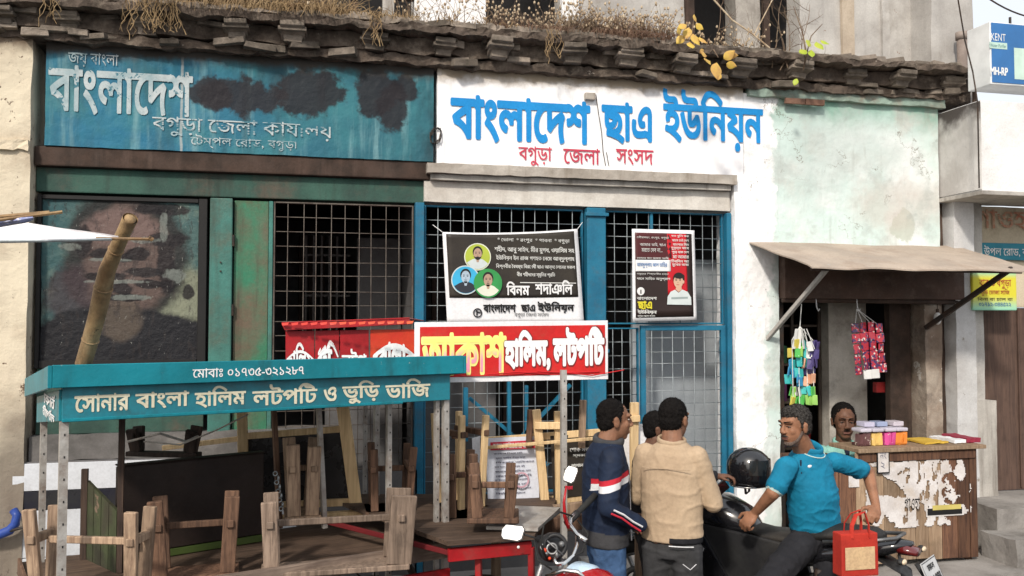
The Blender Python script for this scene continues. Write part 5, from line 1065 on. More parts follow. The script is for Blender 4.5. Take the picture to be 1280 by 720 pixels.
part('wrap', flat('blue_violet_wrap', (.3, .33, .55), wear=(.6, .6, .7), wa=.5), tp, lambda b: b.tube([D(-40, 280, 3.85), D(0, 279, 3.95), D(30, 275, 3.9), D(41, 273, 3.92)], [.05, .045, .035, .02], 8, True, .4)); part('hem', m_wire, tp, lambda b: b.tube([D(-80, 303, 4.08), D(60, 301, 4.1), D(140, 299, 4.24)], .007, 6))
part('stick', m_bam, tp, lambda b: (b.tube([D(120, 298, 4.22), D(192, 299, 4.3)], .008, 6), b.tube([D(186, 297, 4.29), D(191, 300, 4.3)], .011, 6)))
part('stick', m_bam, tp, lambda b: b.tube([D(-20, 273, 3.86), D(62, 266, 3.95)], .011, 6)); part('stick', m_bam, tp, lambda b: b.tube([D(-10, 276, 3.84), D(78, 265, 3.97)], .008, 6))
tpp = thing('blue_tap_pipe', 'blue plastic water pipe with black tap on the cream wall, bottom left', 'pipe', F(10, 665, -.2))
m_bp = M('blue_pipe', (.03, .07, .3), (.025, .05, .2), 5, .45, bump=.05)
def fp(u, v, Y): p = F(u, v, Y); return p
part('pipe', m_bp, tpp, lambda b: b.tube([fp(-40, 672, -.2), fp(0, 668, -.2), fp(12, 663, -.2), fp(19, 655, -.2), fp(21, 644, -.2), fp(17, 638, -.18)], [.035, .034, .034, .032, .03, .03], 12), smooth=True); part('tap', m_iron, tpp, lambda b: b.tube([fp(12, 664, -.22), fp(22, 661, -.24), fp(31, 659, -.25), fp(34, 668, -.25)], .011, 8), smooth=True)
# rope and chain on the posts
m = MB(); m.tube([D(180, 552, 5.6), D(225, 556, 5.5), D(270, 538, 5.4), D(310, 518, 5.2)], .005, 6); m.tube([D(160, 552, 5.6), D(200, 542, 5.5), D(232, 552, 5.5), D(248, 545, 5.5)], .008, 6); tag(m.build('rope', m_slot, None), 'pale rope tying the bench on the black cupboard to the roof', 'rope')
ch = thing('chain', 'thin steel chain hanging before the tiled wall, right of the black cupboard', 'chain', D(345, 600, 5.6))
for k in range(9): p = D(344+k*.9+(3 if k % 2 else 0), 592+k*5.5, 5.6); part('link', m_wire, ch, lambda b: b.torus(p, (1, .3, 0) if k % 2 else (0, 1, 0), .013, .004, 10, 5))
# ================================================================== motorcycles
m_tyre = M('tyre_rubber', (.02, .02, .02), (.03, .03, .028), 6, .85, bump=.2); m_bpl = M('black_plastic', (.02, .02, .022), (.03, .03, .03), 5, .4, bump=.08, stain=(.1, .09, .08), sa=.3)
m_gblk = M('gloss_black_paint', (.008, .008, .01), (.012, .012, .014), 3, .16, bump=0, spec=.6, coat=.6, grain=.05); m_chr = M('chrome', (.75, .74, .72), (.6, .58, .55), 6, .18, metal=1, bump=0, stain=(.2, .15, .1), sa=.3)
m_alu = M('cast_alloy', (.3, .3, .3), (.2, .2, .2), 8, .45, metal=.8, bump=.2, stain=(.04, .035, .03), sa=.7); m_mir = M('mirror_glass', (.9, .92, .95), (.85, .88, .9), 3, .06, metal=1, bump=0, grain=0, stain=(.5, .45, .4), sa=.35)
_n = N('mirror_glass_clear'); m_mir = _n.end(_n.mix(_n.ramp(_n.noise(30, 5), .55, .75), (.93, .94, .95), (.6, .58, .55)), .08, metal=1)
m_vin = M('seat_vinyl', (.018, .018, .018), (.03, .028, .027), 5, .5, bump=.25, stain=(.12, .1, .08), sa=.3); m_dred = M('bike_red', (.4, .01, .015), (.3, .01, .012), 4, .25, bump=0, coat=.5)
m_pblue = M('pale_blue_tank', (.5, .62, .72), (.35, .5, .65), 3, .25, bump=0, coat=.4); m_lens = flat('red_lens', (.12, .01, .01), .15, .7, coat=.5); m_olens = flat('cream_lens', (.75, .6, .42), .2, .7)
def bike(label, origin, heading, body, sporty=True, k=1):
    yaw = math.atan2(heading.y, heading.x); t = thing('motorcycle', label, 'motorcycle', (origin.x, origin.y, 0), yaw); t.scale = (k, k, k); MATS[t.name] = MATS[t.name] @ Matrix.Scale(k, 4)
    def P(n_, fn, mat, par=None, smooth=True, bevel=0): m = MB(); fn(m); o = m.build(n_, mat, par or t, world=False, smooth=smooth, bevel=bevel); return o
    for x, r_ in ((0, .3), (1.33, .3)):
        w_ = P('wheel', lambda m: m.torus((x, 0, r_), (0, 1, 0), r_-.045, .05, 36, 10), m_tyre)
        P('rim', lambda m: (m.torus((x, 0, r_), (0, 1, 0), r_-.09, .02, 32, 6), m.tube([(x, -.06, r_), (x, .06, r_)], .04, 12), [m.beam((x, 0, r_), (x+math.cos(k*1.0472)*(r_-.09), 0, r_+math.sin(k*1.0472)*(r_-.09)), .03, .018) for k in range(6)]), m_alu, w_, False)
        P('brake_disc', lambda m: m.torus((x, .045, r_), (0, 1, 0), .1, .02, 28, 4, .1), m_alu, w_)
    for y in (-.09, .09): P('fork', lambda m: m.tube([(1.33, y, .3), (1.2, y, .62), (1.04, y*.9, .98)], [.028, .026, .018], 10), m_alu if y else m_chr)
    P('front_mudguard', lambda m: [m.beam((1.33+.33*math.cos(rad(a)), 0, .3+.33*math.sin(rad(a))), (1.33+.33*math.cos(rad(a+15)), 0, .3+.33*math.sin(rad(a+15))), .012, .13, (0, 1, 0)) for a in range(30, 160, 15)], body)
    P('frame', lambda m: (m.tube([(1.08, 0, .9), (.95, 0, .55), (.75, 0, .28), (.35, 0, .26), (.2, 0, .5)], .022, 8), m.tube([(1.08, 0, .88), (.7, 0, .78), (.2, 0, .7), (-.25, 0, .78)], .022, 8), m.tube([(0, .1, .3), (.45, .1, .33)], .02, 8), m.tube([(0, -.1, .3), (.45, -.1, .33)], .02, 8), m.tube([(0, .13, .32), (-.02, .14, .66)], .026, 8), m.tube([(0, -.13, .32), (-.02, -.14, .66)], .026, 8)), m_iron)
    P('engine', lambda m: (m.cbox((.6, 0, .42), (.34, .26, .24), .01), m.cbox((.68, 0, .6), (.16, .18, .2), .008), m.tube([(.5, -.16, .4), (.5, .16, .4)], .1, 18), [m.cbox((.68, 0, .53+k*.028), (.2, .22, .009)) for k in range(6)]), m_bpl if sporty else m_alu, None, False, .004)
    P('exhaust', lambda m: m.tube([(.75, -.1, .55), (.82, -.12, .35), (.5, -.14, .22), (.15, -.17, .28), (-.28, -.18, .4)], [.02, .022, .025, .045, .05], 12), m_chr if not sporty else m_bpl)
    def tank(m):
        m.loft([((.42, 0, .80), (0, .07, 0), (0, 0, .05)), ((.5, 0, .85), (0, .13, 0), (0, 0, .1)), ((.65, 0, .88), (0, .17, 0), (0, 0, .135)), ((.8, 0, .88), (0, .165, 0), (0, 0, .135)), ((.92, 0, .86), (0, .12, 0), (0, 0, .1)), ((.98, 0, .85), (0, .06, 0), (0, 0, .05))], 24)
    tk = P('tank', tank, body); P('filler_cap', lambda m: m.tube([(.75, 0, 1.0), (.75, 0, 1.025)], .04, 16), m_chr, tk)
    def seat(m): m.loft([((-.36, 0, .88), (0, .05, 0), (0, 0, .03)), ((-.3, 0, .885), (0, .11, 0), (0, 0, .045)), ((-.1, 0, .87), (0, .14, 0), (0, 0, .05)), ((.08, 0, .835), (0, .145, 0), (0, 0, .05)), ((.14, 0, .80), (0, .14, 0), (0, 0, .045)), ((.35, 0, .79), (0, .13, 0), (0, 0, .045)), ((.5, 0, .82), (0, .08, 0), (0, 0, .04))], 20)
    P('seat', seat, m_vin)
    P('tail_cowl', lambda m: m.loft([((-.52, 0, .86), (0, .03, 0), (0, 0, .02)), ((-.42, 0, .84), (0, .09, 0), (0, 0, .045)), ((-.25, 0, .79), (0, .125, 0), (0, 0, .065)), ((0, 0, .73), (0, .13, 0), (0, 0, .08)), ((.3, 0, .68), (0, .13, 0), (0, 0, .09)), ((.42, 0, .66), (0, .1, 0), (0, 0, .06))], 20), body)
    P('grab_rail', lambda m: m.tube([(-.05, .15, .83), (-.3, .15, .87), (-.45, .08, .9), (-.45, -.08, .9), (-.3, -.15, .87), (-.05, -.15, .83)], .012, 8), m_alu)
    P('tail_light', lambda m: m.loft([((-.55, 0, .82), (0, .055, 0), (0, 0, .022)), ((-.5, 0, .83), (0, .07, 0), (0, 0, .035)), ((-.45, 0, .83), (0, .07, 0), (0, 0, .035))], 14), m_lens)
    P('rear_mudguard', lambda m: m.loft([((-.35, 0, .76), (0, .1, 0), (.03, 0, .02)), ((-.48, 0, .7), (0, .09, 0), (.02, 0, .015)), ((-.5, 0, .55), (0, .085, 0), (.015, 0, 0)), ((-.52, 0, .42), (0, .08, 0), (.012, 0, 0))], 12), m_bpl)
    for s in (-1, 1):
        ind = P('indicator', lambda m: (m.tube([(-.46, .06*s, .8), (-.5, .17*s, .8)], .01, 6), m.ell((-.51, .19*s, .8), (.022, .035, .02))), m_bpl); P('indicator_lens', lambda m: m.ell((-.527, .19*s, .8), (.012, .03, .016)), m_olens, ind)
        if sporty: P('grip', lambda m: m.tube([(.88, .25*s, 1.06), (.83, .37*s, 1.05)], .018, 10), m_tyre)
        if sporty: P('lever', lambda m: m.tube([(.93, .22*s, 1.06), (.9, .37*s, 1.05)], .006, 6), m_chr)
        P('footrest', lambda m: m.tube([(.35, .1*s, .3), (.35, .25*s, .3)], .014, 8), m_tyre)
    if sporty: P('handlebar', lambda m: m.tube([(.83, -.37, 1.05), (.9, -.24, 1.06), (.99, -.08, 1.0), (.99, .08, 1.0), (.9, .24, 1.06), (.83, .37, 1.05)], .012, 8), m_chr)
    P('number_plate_bracket', lambda m: m.beam((-.54, 0, .76), (-.61, 0, .66), .01, .08, (0, 1, 0)), m_bpl)
    return t, P
# the black motorcycle: tail near the viewer, nose towards the mesh gate
tl_, hb = G(1150, 5.15, 0), G(905, 5.95, 0); hd = (hb-tl_).normalized(); og = tl_+hd*.58
bk1, P = bike('black sports motorcycle the man in the blue polo shirt leans on, helmet on its bars', og, hd, m_gblk)
P('fairing', lambda m: m.loft([((1.32, 0, .9), (0, .05, 0), (0, 0, .05)), ((1.24, 0, .93), (0, .13, 0), (0, 0, .12)), ((1.1, 0, .96), (0, .18, 0), (0, 0, .14)), ((.98, 0, .94), (0, .2, 0), (0, 0, .12)), ((.9, 0, .9), (0, .19, 0), (0, 0, .06))], 24), m_gblk)
P('windscreen', lambda m: m.loft([((1.2, 0, 1.05), (0, .12, 0), (.03, 0, .02)), ((1.1, 0, 1.15), (0, .11, 0), (.02, 0, .015)), ((1.02, 0, 1.2), (0, .07, 0), (.01, 0, .01))], 16), M('smoked_screen', (.03, .03, .035), (.02, .02, .02), 3, .08, bump=0, coat=1))
for s in (-1, 1):
    P('side_fairing', lambda m: m.add([(1.2, .16*s, .92), (.75, .2*s, .8), (.55, .19*s, .5), (.8, .17*s, .28), (1.02, .16*s, .5), (1.2, .13*s, .92), (.75, .16*s, .8), (.55, .15*s, .5), (.8, .13*s, .28), (1.02, .12*s, .5)], [(0, 1, 2, 3, 4), (9, 8, 7, 6, 5), (0, 5, 6, 1), (1, 6, 7, 2), (2, 7, 8, 3), (3, 8, 9, 4), (4, 9, 5, 0)]), m_gblk, None, False, .012)
    P('side_panel', lambda m: m.add([(.95, .175*s, .84), (.2, .15*s, .78), (.12, .14*s, .5), (.3, .15*s, .34), (.7, .17*s, .3), (.95, .14*s, .84), (.2, .11*s, .78), (.12, .1*s, .5), (.3, .11*s, .34), (.7, .13*s, .3)], [(0, 1, 2, 3, 4), (9, 8, 7, 6, 5), (0, 5, 6, 1), (1, 6, 7, 2), (2, 7, 8, 3), (3, 8, 9, 4), (4, 9, 5, 0)]), m_bpl, None, False, .01)
    P('side_decal', lambda m: m.beam((1.0, .188*s, .78), (.72, .203*s, .66), .002, .04), flat('silver_decal', (.6, .6, .62), .3), None, False)
P('instrument_cluster', lambda m: m.cbox((1.0, 0, 1.05), (.06, .16, .09)), m_bpl, None, False, .01); P('headlight', lambda m: m.ell((1.3, 0, .88), (.04, .08, .05)), m_mir)
P('cable', lambda m: (m.tube([(.9, .22, 1.07), (1.0, .18, 1.16), (1.05, .05, 1.0)], .005, 6), m.tube([(.9, -.22, 1.07), (1.0, -.18, 1.18), (1.05, -.05, 1.0)], .005, 6)), m_tyre)
for s in (-1, 1): P('mirror', lambda m: (m.tube([(1.1, .13*s, 1.05), (1.05, .25*s, 1.14)], .008, 6), m.ell((1.04, .29*s, 1.15), (.02, .07, .04))), m_bpl)
# number plate, seen from behind
pl_ = P('number_plate', lambda m: m.beam((-.595, 0, .79), (-.655, 0, .64), .004, .27, (0, 1, 0)), M('plate_white', (.6, .6, .6), (.5, .5, .5), 5, .4, bump=0), None, False, 0)
Mw = MATS[bk1.name]; rt = (Mw.to_3x3() @ Vector((0, -1, 0))); upv = (Mw.to_3x3() @ Vector((.075, 0, .18))).normalized(); nr = rt.cross(upv).normalized()
if nr.dot(CP-Mw.translation) < 0: nr = -nr
pc_ = Mw @ Vector((-.625, 0, .715))
def plate(s, a, b, c, d_): o = lettering(s, m_black, bk1, pc_+rt*a+upv*c+nr*.006, rt, upv, b-a, d_-c, bold=.04, rows=26); return o
plate('ঢাকা-ল', -.06, .06, .022, .056); plate('৪৯-২৭৪৭', -.11, .11, -.06, -.005)
for a, b in (((-.13, -.076), (.13, -.072)), ((-.13, .072), (.13, .076)), ((-.13, -.0715), (-.126, .0715)), ((.126, -.0715), (.13, .0715))):
    m = MB(); P4 = [pc_+rt*x+upv*y+nr*.005 for x, y in ((a[0], a[1]), (b[0], a[1]), (b[0], b[1]), (a[0], b[1]))]; m.add(P4, [(0, 1, 2, 3)]); m.build('plate_border', m_black, bk1, fix=False)
# rear lamp ends seen as bright round tips
# helmet
hp = D(934, 583, 5.78); hl = thing('helmet', 'glossy black full face helmet resting on the motorcycle handlebars', 'helmet', hp)
hf = Vector((.75, -.62, 0)).normalized(); hr_ = Vector((hf.y, -hf.x, 0)); RH = Matrix((hf, -hr_, Vector((0, 0, 1)))).transposed()
part('shell', m_gblk, hl, lambda m: (m.loft([(hp+hf*.01+Vector((0, 0, z)), hf*a, hr_*b) for z, a, b in ((-.125, .105, .085), (-.12, .125, .1), (-.07, .138, .118), (-.02, .143, .124), (.03, .14, .122), (.07, .12, .105), (.1, .085, .075), (.118, .045, .04), (.124, .01, .01))], 28)), smooth=True)
part('visor', M('visor_glass', (.02, .02, .02), (.03, .03, .03), 2, .05, bump=0, coat=1, spec=1), hl, lambda m: m.add([hp+Vector((0, 0, z))+hf*math.cos(rad(a))*(.152-.25*abs(z-.0)**1.5)+hr_*math.sin(rad(a))*(.13-.2*abs(z)**1.5) for z in (-.04, -.015, .01, .035, .055) for a in range(-75, 76, 15)], [(j*11+i, j*11+i+1, (j+1)*11+i+1, (j+1)*11+i) for j in range(4) for i in range(10)]), smooth=True, fix=False)
part('vent', m_chr, hl, lambda m: (m.beam(hp+hf*.1+Vector((0, 0, .088)), hp+hf*.05+Vector((0, 0, .112)), .02, .008), m.beam(hp+hf*.146+Vector((0, 0, -.085)), hp+hf*.146+hr_*.03+Vector((0, 0, -.085)), .01, .012)))
part('trim', m_chr, hl, lambda m: m.torus(hp+Vector((0, 0, -.12)), (0, 0, 1), .11, .005, 24, 5), smooth=True); part('strap', m_vin, hl, lambda m: m.tube([hp+hr_*.08+Vector((0, 0, -.1)), hp+hr_*.05+Vector((0, 0, -.17)), hp-hr_*.05+Vector((0, 0, -.17)), hp-hr_*.08+Vector((0, 0, -.1))], .008, 6, True, .4))
# the red motorcycle: only its bars, mirrors and tank reach into the picture
c0 = D(693, 690, 4.75); hd2 = Vector((-.42, .9, 0)).normalized(); og2 = Vector((c0.x, c0.y, 0))-hd2*.9
bk2, P = bike('red motorcycle with bare front end, only handlebar, mirrors and blue tank showing', og2, hd2, m_dred, False, .88)
P('tank_cover', lambda m: m.loft([((.66, 0, .95), (0, .06, 0), (0, 0, .05)), ((.72, 0, .97), (0, .1, 0), (0, 0, .06)), ((.82, 0, .97), (0, .1, 0), (0, 0, .06)), ((.9, 0, .92), (0, .07, 0), (0, 0, .05))], 22), m_pblue)
Minv = MATS[bk2.name].inverted()
def L2(u, v, d): return Minv @ D(u, v, d)
P('instrument_pod', lambda m: (m.ell(L2(690, 684, 4.78), (.075, .095, .09)), m.torus(L2(694, 682, 4.68), L2(694, 682, 4.0)-L2(694, 682, 4.7), .062, .014, 22, 8)), m_bpl)
P('gauge', lambda m: (m.torus(L2(690, 686, 4.66), L2(690, 686, 4)-L2(690, 686, 4.6), .03, .008, 18, 6), m.ell(L2(702, 680, 4.66), (.018, .018, .018)), m.ell(L2(683, 692, 4.66), (.016, .016, .016)), m.ell(L2(696, 694, 4.65), (.012, .012, .02)), m.beam(L2(684, 676, 4.66), L2(704, 694, 4.65), .01, .008), m.torus(L2(679, 684, 4.68), L2(679, 684, 4)-L2(679, 684, 4.6), .016, .005, 14, 5)), m_alu)
P('gauge_lamp', lambda m: (m.ell(L2(681, 688, 4.65), (.012, .012, .014)), m.ell(L2(687, 698, 4.65), (.01, .01, .01))), m_or)
P('chrome_bar', lambda m: m.tube([L2(*q_) for q_ in ((722, 640, 4.9), (713, 648, 4.85), (713, 657, 4.8), (722, 668, 4.75), (733, 676, 4.7))], .014, 10), m_chr)
P('chrome_bar', lambda m: m.tube([L2(*q_) for q_ in ((721, 668, 4.8), (721, 682, 4.7), (716, 695, 4.65), (705, 704, 4.6), (696, 705, 4.6), (692, 698, 4.62))], .012, 10), m_chr)
P('chrome_ring', lambda m: m.tube([L2(*q_) for q_ in ((690, 718, 4.5), (705, 713, 4.48), (722, 715, 4.46), (732, 724, 4.45))], .013, 10), m_chr)
P('hand_grip', lambda m: m.tube([L2(*q_) for q_ in ((720, 643, 4.9), (734, 629, 5.0), (744, 619, 5.06))], [.017, .021, .022], 12), m_tyre); P('grip_end', lambda m: m.tube([L2(708, 655, 4.85), L2(722, 641, 4.9)], .024, 12), m_bpl)
P('mirror_stem', lambda m: m.tube([L2(*q_) for q_ in ((711, 660, 4.8), (706, 645, 4.8), (705, 628, 4.8), (708, 607, 4.82))], [.013, .012, .009, .006], 8), m_dred)
def mirror(u, v, d, w_, h_, tilt):
    c = D(u, v, d); r_, u_ = CR @ Vector((1, 0, 0)), CR @ Vector((0, 1, 0)); n_ = ((CP-c).normalized()+Vector((-.1, .0, .35))).normalized(); r_, u_ = r_*math.cos(tilt)+u_*math.sin(tilt), u_*math.cos(tilt)-r_*math.sin(tilt); r_ = (r_-n_*r_.dot(n_)).normalized(); u_ = n_.cross(r_).normalized()
    poly = [(-.5, .2), (-.35, .5), (.4, .5), (.5, .3), (.42, -.35), (.25, -.5), (-.4, -.45), (-.5, -.25)]
    def mk(m, k, o): A = [c+r_*(x*w_*k)+u_*(y*h_*k)+n_*o for x, y in poly]; B_ = [a-n_*.012 for a in A]; nn = 8; m.add([Minv @ a for a in A+B_], [tuple(range(nn)), tuple(range(2*nn-1, nn-1, -1))]+[(i, i+nn, (i+1) % nn+nn, (i+1) % nn) for i in range(nn)])
    P('mirror_shell', lambda m: mk(m, 1.1, -.008), m_bpl, None, False); P('mirror_glass', lambda m: mk(m, 1, .0), m_mir, None, False)
mirror(713, 593, 4.82, .062, .085, -.35); mirror(641, 666, 4.75, .115, .078, -.15)
P('mirror_stem', lambda m: m.tube([L2(655, 668, 4.77), L2(668, 672, 4.8), L2(676, 680, 4.8)], .007, 6), m_bpl)
P('brake_hose', lambda m: (m.tube([L2(*q_) for q_ in ((718, 646, 4.88), (700, 640, 4.7), (680, 655, 4.6), (676, 680, 4.62), (684, 700, 4.65))], .006, 6), m.tube([L2(*q_) for q_ in ((722, 650, 4.88), (735, 668, 4.75), (728, 690, 4.65), (708, 700, 4.66))], .005, 6), m.tube([L2(*q_) for q_ in ((668, 676, 4.7), (672, 700, 4.6), (690, 712, 4.6))], .006, 6)), m_tyre)
# ================================================================== people
def organic(name, mb, voxel, mats, parent, smooth=4, disp=None, pick=None):
    me = mb.mesh('tmp', m_black); bm = bmesh.new(); bm.from_mesh(me); bmesh.ops.recalc_face_normals(bm, faces=bm.faces); bm.to_mesh(me); bm.free()
    o = bpy.data.objects.new('tmp', me); COL.objects.link(o)
    r = o.modifiers.new('r', 'REMESH'); r.mode = 'VOXEL'; r.voxel_size = voxel; r.adaptivity = 0
    s = o.modifiers.new('s', 'SMOOTH'); s.factor = .5; s.iterations = smooth
    bpy.context.view_layer.update(); dg = bpy.context.evaluated_depsgraph_get(); ev = o.evaluated_get(dg); nm = bpy.data.meshes.new_from_object(ev); nm.name = name
    bpy.data.objects.remove(o); nm.materials.clear()
    for mt in (mats if isinstance(mats, list) else [mats]): nm.materials.append(mt)
    vs = [v.co.copy() for v in nm.vertices]
    if disp:
        ns = [v.normal.copy() for v in nm.vertices]
        for i, v in enumerate(nm.vertices): v.co = vs[i]+ns[i]*disp(vs[i], ns[i])
    if pick:
        for p in nm.polygons: p.material_index = pick(p.center.copy())
    Mi = MATS.get(parent.name, Matrix.Identity(4)).inverted(); nm.transform(Mi)
    nm.polygons.foreach_set('use_smooth', [True]*len(nm.polygons)); nm.update()
    return link_mesh(name, nm, parent)
def folds(amp, k=1.0, seed=0):
    def f(p, n):
        q = Vector((p.x*5*k+seed, p.y*5*k, p.z*9*k)); q2 = Vector((p.x*13*k, p.y*13*k+seed, p.z*17*k))
        a = max(0, 1-abs(mn.noise(q))*5)**1.6; b = max(0, 1-abs(mn.noise(q2))*5)**1.5
        return amp*(a*.75+b*.35-.25)+.006*mn.noise(p*5+Vector((seed, 0, 0)))
    return f
def skin(name, c): 
    n = N(name); k = n.mix(n.ramp(n.noise(14, 6), .35, .7), c, mul(c, .68)); k = n.mix(n.math('MULTIPLY', n.ramp(n.noise(220, 3), .4, .7), .12), k, mul(c, .4)); m = n.end(k, .48, n.noise(180, 4), .12, bd=.003)
    n.b.inputs['Subsurface Weight'].default_value = .08; n.b.inputs['Subsurface Radius'].default_value = (.02, .008, .004); return m
def frame(f, up=Vector((0, 0, 1))):
    f = f.normalized(); r = f.cross(up).normalized(); u = r.cross(f).normalized(); return f, r, u
def head(mb, c, f, r, u, s=1, chin=1):
    R = Matrix((r, f, u)).transposed()
    def P(a, b, d): return c+(r*a+f*b+u*d)*s
    def E(a, b, d, x, y, z): mb.ell(P(a, b, d), (x*s, y*s, z*s), R, 18, 12)
    E(0, -.012, .03, .074, .094, .09); E(0, .022, -.03, .060, .070, .088); E(0, .052, -.088*chin, .034, .03, .026); E(0, .0, -.05, .056, .06, .06)
    mb.cap(P(0, .088, .022), P(0, .106, -.019), .0085*s, .013*s, 10)
    for q in (-1, 1):
        E(.012*q, .1, -.024, .011, .012, .009); E(.036*q, .058, -.018, .021, .022, .026); E(.078*q, -.008, -.006, .009, .02, .032); E(.08*q, -.012, .012, .010, .016, .016)
        mb.cap(P(.01*q, .088, .037), P(.045*q, .076, .038), .011*s, .010*s, 8)
    mb.cap(P(-.022, .080, -.055), P(.022, .080, -.055), .0095*s, .0095*s, 8); mb.cap(P(-.018, .079, -.068), P(.018, .079, -.068), .0095*s, .0095*s, 8)
    return P, R
def hand(mb, w, d, n, th, curl=(.5, .6, .6), s=1, spread=.0, thumb=.6):
    """w wrist, d direction of the hand, n the way the palm faces, th side of the thumb"""
    d = d.normalized(); n = (n-d*n.dot(d)).normalized(); th = (th-d*th.dot(d)-n*th.dot(n)).normalized(); R = Matrix((th, d, n)).transposed()
    mb.ell(w+d*.05*s, (.041*s, .052*s, .017*s), R, 14, 10); mb.ell(w+d*.02*s, (.032*s, .035*s, .02*s), R, 12, 8); mb.ell(w+d*.04*s+th*.026*s+n*.008*s, (.017*s, .032*s, .015*s), R, 10, 8)
    for i, L in enumerate((.072, .08, .075, .058)):
        o = th*(.031-.0205*i)*s; p = w+d*(.092-(.004 if i in (0, 3) else 0)-(.008 if i == 3 else 0))*s+o; a = 0; dd = d+th*spread*(1.5-i)
        for k, (f_, r0, r1) in enumerate(((.45, .0098, .009), (.3, .009, .0082), (.25, .0082, .0068))):
            a += curl[k]*(1+.08*i); v = (dd*math.cos(a)+n*math.sin(a)).normalized(); q = p+v*L*f_*s; mb.cap(p, q, r0*s, r1*s, 8); p = q
    p = w+d*.03*s+th*.034*s; v = (d*.62+th*.72+n*.25).normalized(); q = p+v*.04*s; mb.cap(p, q, .0125*s, .0105*s, 8); v2 = (d*.85+th*.25*(1-thumb)+n*.5*thumb).normalized(); mb.cap(q, q+v2*.032*s, .0105*s, .008*s, 8)
m_hair = M('black_hair', (.006, .005, .005), (.014, .012, .011), 60, .85, bump=.6, spec=.1, grain=.3); m_hair2 = M('greying_hair', (.012, .01, .009), (.075, .07, .065), 90, .85, bump=.6, spec=.1); m_eyew = flat('eye_white', (.38, .33, .3), .25, .5); m_iris = flat('dark_iris', (.015, .01, .008), .1, .8); m_lip = flat('lips', (.15, .065, .05), .6)
def hairfn(p, n): return .004*mn.noise(p*55)+.004*mn.noise(p*130)
def face(t, P, R, s, hair, beard=0, moust=0, hairline=0, sk=None, hb=1):
    for q in (-1, 1):
        e = MB(); e.ell(P(.031*q, .0775, .0125), (.0102*s, .0085*s, .005*s), R, 12, 8); eo = e.build('eye', m_eyew, t, smooth=True)
        e = MB(); e.ell(P(.031*q, .0848, .0125), (.0055*s, .0025*s, .0050*s), R, 10, 6); e.build('iris', m_iris, eo, smooth=True)
        e = MB(); e.cap(P(.031*q-.012*q, .0882, .0185), P(.031*q+.014*q, .081, .0165), .0034*s, .0028*s, 6); e.build('eyelid', sk, t, smooth=True)
        e = MB(); e.cap(P(.013*q, .098, .037), P(.048*q, .083, .042), .0036*s, .0024*s, 8); e.build('eyebrow', m_hair, t, smooth=True)
    e = MB(); e.cap(P(-.022, .0865, -.0585), P(.022, .0865, -.0585), .0042*s, .0042*s, 8); e.cap(P(-.016, .087, -.0665), P(.016, .087, -.0665), .0055*s, .0055*s, 8); e.build('lips', m_lip, t, smooth=True)
    if moust:
        e = MB(); 
        for q in (-1, 1): e.cap(P(.003*q, .0935, -.045), P(.026*q, .082, -.052), .0062*s, .004*s, 8)
        organic('moustache', e, .002, m_hair2 if beard > 1 else m_hair, t, 1, hairfn if False else None)
    if beard:
        e = MB(); e.ell(P(0, .054, -.094), (.037*s, .032*s, .024*s), R); 
        for q in (-1, 1): e.cap(P(.058*q, .0, -.03), P(.046*q, .035, -.075), .012*s, .014*s, 8); e.cap(P(.046*q, .035, -.075), P(.02*q, .06, -.097), .014*s, .015*s, 8)
        organic('beard', e, .005, M('grey_stubble', (.075, .045, .035), (.15, .12, .1), 200, .8, bump=.3), t, 3)
    e = MB()
    if hair:
        e.ell(P(0, -.026, .046), (.081*s, .091*s, .088*s), R, 20, 14); e.ell(P(0, -.05, .0), (.073*s, .062*s, .075*s), R, 16, 12)
        for q in (-1, 1): e.cap(P(.071*q, .01, .04), P(.073*q, .012, .0), .012*s, .006*s, 8)
        if hb > 1: e.ell(P(0, .02, .085), (.06*s, .062*s, .045*s), R, 16, 10)
        ho = organic('hair', e, .005, hair, t, 2, hairfn); me = ho.data; sm = MB(); np_ = len(me.polygons); rr = random.Random(3)
        for i in range(3800):
            pl = me.polygons[rr.randrange(np_)]; c0_ = pl.center.copy(); nn = pl.normal; tz = Vector((rr.uniform(-1, 1), rr.uniform(-1, 1), rr.uniform(-1.2, .2))); tz = (tz-nn*tz.dot(nn)); d_ = (nn*.55+tz.normalized()*.8).normalized(); sd_ = d_.cross(nn).normalized()*.0009; L_ = rr.uniform(.006, .015)*s
            sm.add([c0_-sd_-nn*.002, c0_+sd_-nn*.002, c0_+d_*L_], [(0, 1, 2)])
        tag(sm.build('hair_strands', hair, t, world=False, fix=False), kind='stuff')
def torso(mb, pts):      # (centre, half width vector, half depth vector)
    mb.loft([(pts[0][0]+(pts[0][0]-pts[1][0])*.001, pts[0][1]*.3, pts[0][2]*.3)]+pts+[(pts[-1][0]+(pts[-1][0]-pts[-2][0])*.2, pts[-1][1]*.4, pts[-1][2]*.4)], 24)
UP = Vector((0, 0, 1))
def at(base, r, f, a, b, z): return Vector((base.x, base.y, 0))+r*a+f*b+UP*z
def person(label, loc): return thing('person', label, 'person', (loc.x, loc.y, 0))
